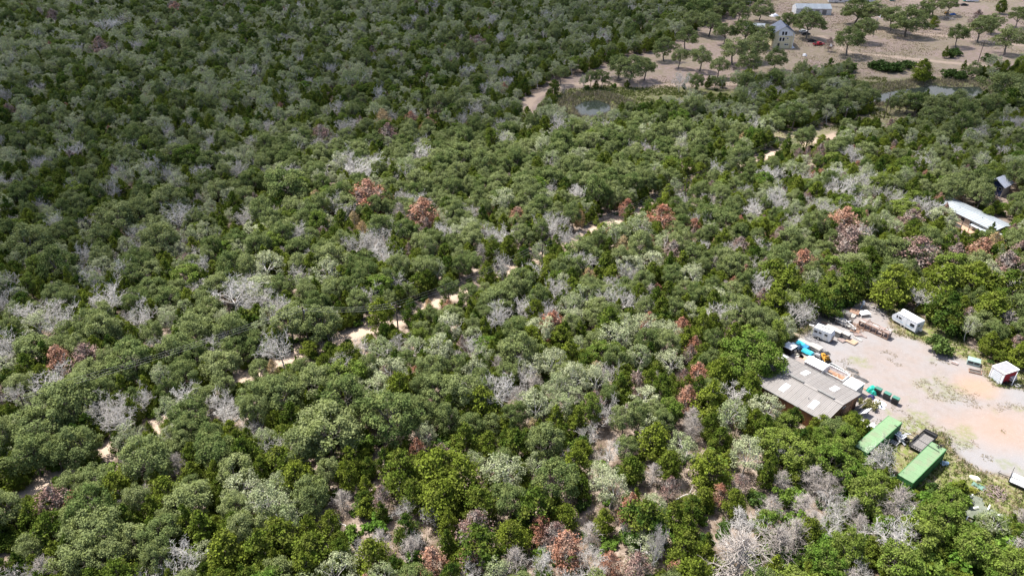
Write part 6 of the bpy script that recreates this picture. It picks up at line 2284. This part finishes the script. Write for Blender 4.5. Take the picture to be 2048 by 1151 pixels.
for k, (px, py, s_, lab) in enumerate(((1390, 42, 4.5, 'white sheeted heap at the forest edge above the curved track'), (1402, 38, 4.0, 'white sheeted heap right of another heap at the forest edge'), (1548, 32, 5.5, 'white sheet heap on the soil behind the cream house'), (1328, 46, 2.5, 'small white heap in the dark wood left of the clearing'),
                               (1580, 95, 4.0, 'white sheet heap at the foot of the cream gable'), (1609, 112, 2.0, 'small white scrap on the grass below the cream house'), (1662, 92, 2.2, 'pale block beside the big oak right of the pickup'), (1975, 45, 3.0, 'yellowish heap behind the leafy oak in the open field'), (1762, 34, 4.0, 'white sheet beneath the pale pole in the field'))):
    p = G(px, py, 0)
    o = sheet('white_heap', s_, s_ * 0.6, 10, 6, crumple(s_, s_ * 0.6, 1.0, 0.5, 70 + k), sheet_white if k != 7 else mat('yellowish_cloth', (0.6, 0.56, 0.3), 0.8), None, p, rng.uniform(0, 3))
    tag(o, lab, 'heap')
twig_heap('timber_heap', 'heap of broken brown timber on the grass below the cream house', 'timber heap', 1618, 140, 4.5, 1.4, 150, mauve_wood, 81, (1.5, 4.0), 0.12)
twig_heap('brush_heap', 'grey brush heap in the field right of the oak clump', 'brush heap', 1890, 38, 5.0, 1.0, 90, GREYTWIG, 82, (1.5, 4.0), 0.08)
twig_heap('brush_heap', 'brown brush heap beside the dark bush at the curved track', 'brush heap', 1228, 158, 3.0, 1.2, 80, GREYTWIG, 83, (1.0, 3.0), 0.06)
# rail fence across the field
t = thing('field_fence', 'low brown rail fence crossing the upper field', 'fence', G(1850, 52, 0), 0)
fa = [G(1655, 14), G(1730, 26), G(1800, 40), G(1850, 52), G(1905, 58)]
o0 = t.location.copy()
for a, b in zip(fa[:-1], fa[1:]):
    k = max(2, int((b - a).length / 5))
    MB().bar(a - o0 + Vector((0, 0, 1.0)), b - o0 + Vector((0, 0, 1.0)), 0.06, 4).bar(a - o0 + Vector((0, 0, 0.5)), b - o0 + Vector((0, 0, 0.5)), 0.06, 4).build('rail', dark_wood, t)
    for i in range(k):
        q = a.lerp(b, i / k) - o0
        MB().bar(q, q + Vector((0, 0, 1.2)), 0.09, 5).build('post', dark_wood, t)


# ------------------------------------------------------------------ power line
def power_pole(px, py, h, label, arm=True, m=pole_wood, yawv=0.5, at=None, head=False):
    p = G(px, py, h) if at is None else at
    t = thing('utility_pole', label, 'utility pole', (p.x, p.y, 0), yawv, 'poles of the power line')
    MB().bar((0, 0, -0.3), (0, 0, h), 0.16, 8, 0.11).build('shaft', m, t)
    if arm:
        MB().box((0, 0, h - 0.45), (0.10, 2.2, 0.12)).build('cross_arm', m, t)
        for y in (-1.0, 0.0, 1.0):
            MB().bar((0, y, h - 0.39), (0, y, h - 0.15), 0.05, 6).build('insulator', offwhite, t)
    if head:
        MB().bar((0.25, 0, h - 1.6), (0.25, 0, h - 0.8), 0.22, 10).build('transformer', grey_metal, t)
    return Vector((p.x, p.y, h))


PW = math.radians(62)
p_off = power_pole(0, 0, 9.5, 'brown utility pole beyond the low corner of the road', yawv=PW, at=Vector((G(604.5, 613, 9.5).x - 40, G(604.5, 613, 9.5).y - 27, 0)))
pB = power_pole(604.5, 613, 9.5, 'dark utility pole among junipers beyond the sandy road bend', yawv=PW, head=True)
pA = power_pole(791.5, 608, 9.5, 'bare dark utility pole standing on the sandy road verge', yawv=PW)
pC1 = power_pole(1085, 487, 9.5, 'utility pole hidden in oaks halfway along the sandy road', yawv=PW)
pC2 = power_pole(1375, 356, 9.5, 'utility pole by the upper bend of the sandy road', yawv=PW)
pD = power_pole(1696, 213, 9.0, 'thin utility pole in the bushes below the large pond', yawv=PW, head=True)
pM = power_pole(1781, 187, 9.5, 'dark leaning looking utility pole before the large pond', yawv=0.2)
pN = power_pole(2047, 245, 7.0, 'short dark pole at the right edge beside the green thicket', arm=False)
pR = power_pole(1969, 83, 9.5, 'dark utility pole on the bare field beside the lower drive', yawv=0.3)
pW = power_pole(1755, 36, 9.5, 'pale grey pole with white lamps in the open field', m=pole_grey, yawv=0.3, head=True)
pT = power_pole(1318, 8, 10.0, 'pale utility pole with double arm in the far wood', m=pole_grey, yawv=1.2)
pU = power_pole(1501, 2, 10.0, 'pale utility pole with long arm at the top edge', m=pole_grey, yawv=1.2)


def wire(a, b, off, sag, label):
    d = (b - a)
    n = Vector((-d.y, d.x, 0)).normalized()
    P = []
    for i in range(15):
        t = i / 14
        q = a.lerp(b, t) + n * off
        q.z += -0.15 - 4 * sag * t * (1 - t)
        P.append(q)
    V, F = tubes([(np.array([tuple(q) for q in P]), np.full(15, 0.014))], 4)
    o = link('power_line', mesh_from('power_line', V, F, wire_m))
    return tag(o, label, 'power line', 'wires of the power line')


spans = [(p_off, pB, 'from the bend pole towards the low corner'), (pB, pA, 'between the two poles at the road bend'), (pA, pC1, 'from the verge pole along the lot'), (pC1, pC2, 'above the middle stretch of the road'), (pC2, pD, 'above the upper bend of the road')]
for a, b, lab in spans:
    for off, w_ in ((-1.0, 'outer'), (0.0, 'middle'), (1.0, 'inner')):
        wire(a, b, off, 0.8 + 0.15 * off, w_ + ' wire ' + lab)
wire(pD, pM, 0, 1.0, 'wire from the bushes pole to the pond pole')
wire(pM, pN, 0, 1.5, 'wire from the pond pole towards the green thicket')
wire(pT, pU, 1.0, 1.0, 'upper wire over the far wood')
wire(pT, pU, -1.0, 1.0, 'lower wire over the far wood')
wire(pT, pT + Vector((-90, 40, 0)), 1.0, 1.5, 'upper wire running off into the far wood')
wire(pT, pT + Vector((-90, 40, 0)), -1.0, 1.5, 'lower wire running off into the far wood')


# snag on the road verge and fallen wood
r = np.random.default_rng(91)
big, tw = branch_tree(r, 5.0, 0.8, 2, 4, 2, 0.2, 0.7, 0.5, 0.4, 0.05)
V, F = tubes(tw, 4)
TV, TF = tubes(big, 5)
t = thing('crooked_snag', 'crooked dark snag with two arms on the sandy verge', 'dead tree', G(664, 706, 0), 0.4)
part('twigs', mesh_from('twigs', V, F, dark_wood), t)
part('trunk', mesh_from('trunk', TV, TF, dark_wood, True), t)
for k, (px, py, ln, a, lab) in enumerate(((1080, 950, 4.5, 1.2, 'fallen pale trunk on bare soil right of the dead junipers'), (1200, 935, 5.0, 0.9, 'fallen grey trunk below the white bare tree'), (1905, 672, 4.0, 0.3, 'fallen bleached limb behind the round shrub'), (1160, 960, 3.5, 1.9, 'short fallen limb in the sunny gap'), (1350, 1000, 4.0, 0.5, 'fallen limb on the pale sand between junipers'), (700, 1060, 4.2, 2.2, 'fallen limb on the reddish soil below the pale oaks'))):
    P, R = limb((0, 0, 0.12), (ln * math.cos(a), ln * math.sin(a), 0.25), 0.13, 0.05, r, 0.25, 7)
    Q, S = limb(P[4], P[4] + np.array([math.cos(a + 0.7), math.sin(a + 0.7), 0.3]) * ln * 0.4, 0.06, 0.025, r, 0.2, 4)
    V, F = tubes([(P, R), (Q, S)], 5)
    o = link('fallen_trunk', mesh_from('fallen_trunk', V, F, DEADWOOD, True), None, G(px, py, 0))
    tag(o, lab, 'fallen trunk')


# ------------------------------------------------------------------ grass, weeds and stones: nobody could count them
def tufts(name, X, Y, material, hmin, hmax, blades=7, spread=0.22, wide=0.05, seed=0, fixed_z=None):
    r = np.random.default_rng(seed)
    n = len(X)
    Z = ground_z(np.asarray(X), np.asarray(Y))
    B = np.repeat(np.stack([X, Y, Z], -1), blades, 0) + r.normal(size=(n * blades, 3)) * np.array([spread, spread, 0]) * 0.5
    h = r.uniform(hmin, hmax, n * blades)
    a = r.uniform(0, 6.28, n * blades)
    w = wide * r.uniform(0.6, 1.5, n * blades)
    lean = r.normal(size=(n * blades, 2)) * 0.45
    side = np.stack([np.cos(a) * w, np.sin(a) * w, np.zeros_like(w)], -1)
    tip = B + np.stack([lean[:, 0] * h, lean[:, 1] * h, h], -1)
    V = np.stack([B - side, B + side, tip], 1).reshape(-1, 3)
    F = np.arange(len(V)).reshape(-1, 3)
    return tag(link(name, mesh_from(name, V, F, material)), kind='stuff')


def sample(n, x0, x1, y0, y1, want):
    X, Y = rng.uniform(x0, x1, n), rng.uniform(y0, y1, n)
    k = want(X, Y)
    return X[k], Y[k]


GRASS_G = leaf_mat('green_weeds', (0.10, 0.135, 0.03), (0.13, 0.15, 0.035), 0.5, 0.3)
GRASS_D = leaf_mat('dry_grass', (0.30, 0.24, 0.13), (0.24, 0.2, 0.11), 0.4, 0.2)
REED = leaf_mat('pale_reeds', (0.27, 0.23, 0.155), (0.22, 0.2, 0.12), 0.4, 0.2)


def yard_rim(X, Y):
    return (poly_sd(X, Y, YARD_EDGE) > -0.5) & (poly_sd(X, Y, YARD) + (fbm(X, Y, 6.0, 3) - 0.5) * 3.2 < 0.3) & (np.hypot(X - WORKSHOP_C.x, Y - WORKSHOP_C.y) > 7)


lowy = lambda X, Y: yard_rim(X, Y) & (fbm(X, Y, 3.0, 61) > 0.46)
X, Y = sample(26000, 45, 120, 66, 145, lowy)
tufts('weeds', X, Y, GRASS_G, 0.15, 0.55, 6, 0.35, 0.06, 1)
X, Y = sample(26000, 45, 120, 66, 145, lambda X, Y: yard_rim(X, Y) & (fbm(X, Y, 4.0, 65) > 0.48))
tufts('dry_grass', X, Y, GRASS_D, 0.12, 0.45, 6, 0.35, 0.05, 2)
wk = G(1880, 775)
wk2 = G(1827, 853)
X, Y = sample(30000, 50, 110, 80, 130, lambda X, Y: (poly_sd(X, Y, YARD) > 0) & ((fbm(X, Y, 3.2, 21) > 0.70) | ((np.hypot((X - wk.x) * 0.8, Y - wk.y) < 4) & (fbm(X, Y, 1.6, 31) > 0.55)) | ((np.hypot((X - wk2.x) * 0.8, Y - wk2.y) < 2.4) & (fbm(X, Y, 1.4, 33) > 0.5))))
tufts('yard_weeds', X, Y, GRASS_D, 0.05, 0.2, 5, 0.2, 0.035, 3)
X, Y = sample(60000, -30, 260, 195, 330, lambda X, Y: ((poly_sd(X, Y, POND1) < 0.5) & (poly_sd(X, Y, POND1) > -9)) | ((poly_sd(X, Y, POND2) < 0.5) & (poly_sd(X, Y, POND2) > -8)))
tufts('reeds', X, Y, REED, 0.5, 1.5, 5, 0.6, 0.10, 4)
X, Y = sample(60000, -30, 260, 195, 330, lambda X, Y: ((poly_sd(X, Y, POND_BANK) > 0) & (fbm(X, Y, 9, 71) > 0.40)) | ((poly_sd(X, Y, MEADOW) > 0) & (fbm(X, Y, 12, 77) > 0.52)))
tufts('bank_grass', X, Y, GRASS_G, 0.3, 0.9, 5, 0.6, 0.10, 5)
X, Y = sample(38000, 60, 330, 225, 520, lambda X, Y: ((poly_sd(X, Y, MEADOW) > 0) & (fbm(X, Y, 10, 73) > 0.45)) | ((poly_sd(X, Y, FIELD) > 0) & (fbm(X, Y, 26, 5) > 0.56)))
tufts('field_grass', X, Y, GRASS_D, 0.15, 0.5, 5, 1.3, 0.10, 6)
lo_x = lambda X, Y: np.array([640 < to_px(x, y)[0] < 1580 and to_px(x, y)[1] > 800 for x, y in zip(X, Y)]) & (clear_of(X, Y) > -6) & (fbm(X, Y, 5.0, 81) > 0.47)
X, Y = sample(9000, -45, 65, 66, 112, lo_x)
tufts('forest_grass', X, Y, leaf_mat('pale_forest_grass', (0.30, 0.28, 0.13), (0.2, 0.225, 0.085), 0.4, 0.3), 0.15, 0.5, 7, 0.5, 0.06, 7)
# pebbles of the gravel yard
X, Y = sample(14000, 45, 125, 78, 145, lambda X, Y: poly_sd(X, Y, YARD) > 0.5)
r = np.random.default_rng(8)
s = r.uniform(0.02, 0.06, len(X)) * np.where(r.random(len(X)) < 0.02, 2.2, 1)
base = np.array([(1, 0, 0), (0, 1, 0), (-1, 0, 0), (0, -1, 0), (0, 0, 0.8)], float)
V = (np.stack([X, Y, np.zeros_like(X)], -1)[:, None, :] + base[None] * s[:, None, None] * r.uniform(0.6, 1.3, (len(X), 5, 1))).reshape(-1, 3)
F = (np.array([(0, 1, 4), (1, 2, 4), (2, 3, 4), (3, 0, 4)])[None] + np.arange(len(X))[:, None, None] * 5).reshape(-1, 3)
tag(link('gravel', mesh_from('gravel', V, F, mat('pebble', (0.30, 0.27, 0.25), 0.9, 0, 0.4, 0.7))), kind='stuff')


# ------------------------------------------------------------------ clouds overhead: their soft shade lies over the far wood and the left flank
def cloud(name, poly, alt, thick, soft, dens, seed, step=16.0):
    """poly: where its shade falls on the ground; the cloud floats up along the sun's rays."""
    off = SUN_DIR * (alt / SUN_DIR.z)
    xs = [p[0] for p in poly]
    ys = [p[1] for p in poly]
    nx, ny = int((max(xs) - min(xs)) / step) + 3, int((max(ys) - min(ys)) / step) + 3
    X, Y = np.meshgrid(min(xs) - step + np.arange(nx) * step, min(ys) - step + np.arange(ny) * step)
    sd = poly_sd(X, Y, poly) + (fbm(X, Y, 90, seed) - 0.5) * soft * 1.6
    H = thick * np.clip(sd / soft, 0, 1) ** 0.8 * (0.6 + 0.8 * fbm(X, Y, 70, seed + 5))
    up = np.stack([X + off.x, Y + off.y, alt + H], -1).reshape(-1, 3)
    dn = np.stack([X + off.x, Y + off.y, alt - 0.12 * H - 0.01], -1).reshape(-1, 3)
    i = np.arange(nx * ny).reshape(ny, nx)
    keep = (np.maximum.reduce([H[:-1, :-1], H[:-1, 1:], H[1:, 1:], H[1:, :-1]]) > 0)
    Q = np.stack([i[:-1, :-1], i[:-1, 1:], i[1:, 1:], i[1:, :-1]], -1)[keep]
    F = [Q, Q[:, ::-1] + nx * ny]
    # close the rim
    cnt = {}
    for q in Q:
        for a, b in zip(q, np.roll(q, -1)):
            cnt[(a, b)] = 1
    rim = [(a, b) for (a, b) in cnt if (b, a) not in cnt]
    n = nx * ny
    F.append(np.array([(b, a, a + n, b + n) for a, b in rim]))
    me = mesh_from(name, np.vstack([up, dn]), np.vstack(F), None)
    m = bpy.data.materials.new('cloud_vapour')
    m.use_nodes = True
    N, L = m.node_tree.nodes, m.node_tree.links
    N.remove(N['Principled BSDF'])
    v = N.new('ShaderNodeVolumePrincipled')
    v.inputs['Color'].default_value = (1, 1, 1, 1)
    v.inputs['Density'].default_value = dens
    L.new(v.outputs[0], N['Material Output'].inputs['Volume'])
    me.materials.append(m)
    return tag(link(name, me), kind='stuff')


CL1 = [G(-700, 640), G(120, 610), G(330, 500), G(440, 350), G(560, 300), G(900, 285), G(1150, 272), G(1500, 258), G(1640, 300), G(1800, 420), G(1900, 480), G(2250, 520), Vector((560, 300, 0)), Vector((700, 900, 0)), Vector((-700, 900, 0)), Vector((-420, 300, 0))]
CL2 = [G(-700, 480), G(60, 440), G(330, 330), G(520, 255), G(900, 215), G(1080, 150), G(1250, 90), G(1380, 30), G(1420, -40), Vector((200, 900, 0)), Vector((-700, 900, 0)), Vector((-420, 300, 0))]
cloud('cloud', CL2, 1150.0, 120.0, 40.0, 0.0028, 23)  # second layer, added out of view to deepen the shade on the far left
cloud('cloud', CL1, 900.0, 120.0, 26.0, 0.0070, 3)

cloud('added_cloud_bank', [Vector((-2500, 1900, 0)), Vector((3500, 1900, 0)), Vector((4500, 6000, 0)), Vector((-3500, 6000, 0))], 900.0, 260.0, 500.0, 0.0018, 13, 110.0)  # unseen bank far off, added so the ponds mirror white


# ------------------------------------------------------------------ which tree is which: a label for every single one
LAND = [('the workshop', WORKSHOP_C), ('the first green container', G(1775, 866)), ('the lower green container', G(1850, 930)), ('the black mesh trailer', G(1846, 880)),
        ('the travel trailer', G(1812, 655)), ('the camper trailer', G(1643, 680)), ('the white shed', G(2012, 750)), ('the long mobile home', G(1960, 440)), ('the blue cabin', G(2010, 385)),
        ('the cream house', G(1563, 97)), ('the white barn', G(1620, 25)), ('the small pond', G(1185, 215)), ('the large pond', G(1900, 185)), ('the verge pole', Vector((pA.x, pA.y, 0))),
        ('the pole at the road bend', Vector((pB.x, pB.y, 0))), ('the crooked snag', G(664, 706)), ('the red pickup', G(1637, 91)), ('the field pole', Vector((pR.x, pR.y, 0))), ('the roofing heap', G(1955, 1022)),
        ('the pale field pole', Vector((pW.x, pW.y, 0))), ('the timber heap', G(1618, 140))]
COLS = ['far left', 'left', 'left centre', 'right centre', 'right', 'far right']
ROWN = ['top', 'upper', 'upper middle', 'lower middle', 'lower', 'bottom']


def zone(t):
    return ROWN[min(5, max(0, int(t['py'] / 1151 * 6)))] + ' ' + COLS[min(5, max(0, int(t['px'] / 2048 * 6)))]


ORD = ['', 'second ', 'third ', 'fourth ', 'fifth ', 'sixth ', 'seventh ', 'eighth ', 'ninth ', 'tenth ', 'eleventh ', 'twelfth ', 'thirteenth ', 'fourteenth ', 'fifteenth ', 'sixteenth ', 'seventeenth ', 'eighteenth ', 'nineteenth ', 'twentieth ']
KIND = {'O': 'green oak', 'P': 'pale thinning oak', 'J': 'olive green juniper', 'R': 'rust red dead juniper', 'M': 'mauve brown dead juniper', 'Y': 'ochre dead juniper', 'D': 'bare bleached dead tree', 'F': 'fuzzy grey dead tree', 'G': 'lush green tree', 'S': 'bright green shrub', 'B': 'deep green shrub'}
GROUP = {'leafy_tree': 'lush green trees', 'oak_tree': 'oaks of the wood', 'juniper_tree': 'junipers of the wood', 'dead_juniper': 'browned junipers', 'dead_tree': 'bare dead trees', 'leafy_shrub': 'leafy shrubs'}
def zone2(u):
    fy, fx = u['py'] / 1151 * 6, u['px'] / 2048 * 6
    return ('upper' if fy % 1 < 0.5 else 'lower') + (' left' if fx % 1 < 0.5 else ' right') + ' quarter of ' + zone(u)


used = set()
# the brown ones and the bare ones first: they serve as marks for the green ones
marks = list(LAND)
order = sorted(SINGLES, key=lambda t: ('RYMFDSBGPJO'.index(t['code']), -t['s']))
zone_n = {}
for t in order:
    if t['code'] in 'RYM':
        z = (t['code'], zone(t))
        zone_n[z] = zone_n.get(z, 0) + 1
for t in order:
    if t['code'] in 'RYM':
        zf = zone
        L = sorted([u for u in order if u['code'] == t['code'] and zone(u) == zone(t)], key=lambda u: u['px'])
        if len(L) > 19:
            zf = zone2
            L = [u for u in L if zone2(u) == zone2(t)]
        k = min(L.index(t), 19)
        short = {'R': 'rust juniper', 'Y': 'ochre juniper', 'M': 'mauve juniper'}[t['code']]
        t['mark'] = 'the ' + (ORD[k] if len(L) > 1 else '') + short + ', ' + zf(t)
        if len(L) == 1:
            marks.append(('the ' + short + ' (' + zone(t) + ')', Vector((t['x'], t['y'], 0))))
        lab = KIND[t['code']] + ((', ' + (ORD[k].strip() or 'first') + ' from left') if len(L) > 1 else ', only one') + ' in ' + zf(t)
        t['obj']['label'] = lab
        used.add(lab)
DIRS = ['beyond', 'right of', 'in front of', 'left of']
for t in order:
    if t['code'] not in 'RYM':
        v = Vector((t['x'], t['y'], 0))
        t['near'] = sorted(range(len(marks)), key=lambda i: (marks[i][1] - v).length)[:7]


def sector(m, t):
    dx, dy = t['x'] - m.x, t['y'] - m.y
    if abs(dx) > abs(dy):
        return 'right of' if dx > 0 else 'left of'
    return 'beyond' if dy > 0 else 'in front of'


rank = {}
for i, (nm, m) in enumerate(marks):
    for code in 'FDSBGPJO':
        for s in DIRS:
            L = [t for t in order if t['code'] == code and sector(m, t) == s]
            L.sort(key=lambda t: math.hypot(t['x'] - m.x, t['y'] - m.y))
            for k, t in enumerate(L[:20]):
                rank[(i, id(t))] = (k, s)
left = 0
for t in order:
    if t['code'] in 'RYM':
        continue
    opts = [(rank[(i, id(t))][0], j, i) for j, i in enumerate(t['near']) if (i, id(t)) in rank]
    lab = None
    for k, j, i in sorted(opts):
        nm = marks[i][0].replace(' (', ' in ').replace(')', '')
        s = rank[(i, id(t))][1]
        lab = (('nearest ' if k == 0 else ORD[k] + 'nearest ') + KIND[t['code']] + ' ' + s + ' ' + nm)
        if lab not in used and len(lab.split()) <= 16:
            break
        lab = None
    if lab is None:
        # rank along its part of the picture, from the left
        L = sorted([u for u in order if u['code'] == t['code'] and zone2(u) == zone2(t)], key=lambda u: u['px'])
        k = L.index(t)
        lab = KIND[t['code']] + ', ' + (ORD[min(k, 19)].strip() or 'first') + ' from left in ' + zone2(t)
        left += 1
    used.add(lab)
    t['obj']['label'] = lab
for t in SINGLES:
    t['obj']['group'] = GROUP[SPEC[t['code']][0]]
print('labels by zone', left, 'trees', len(SINGLES))
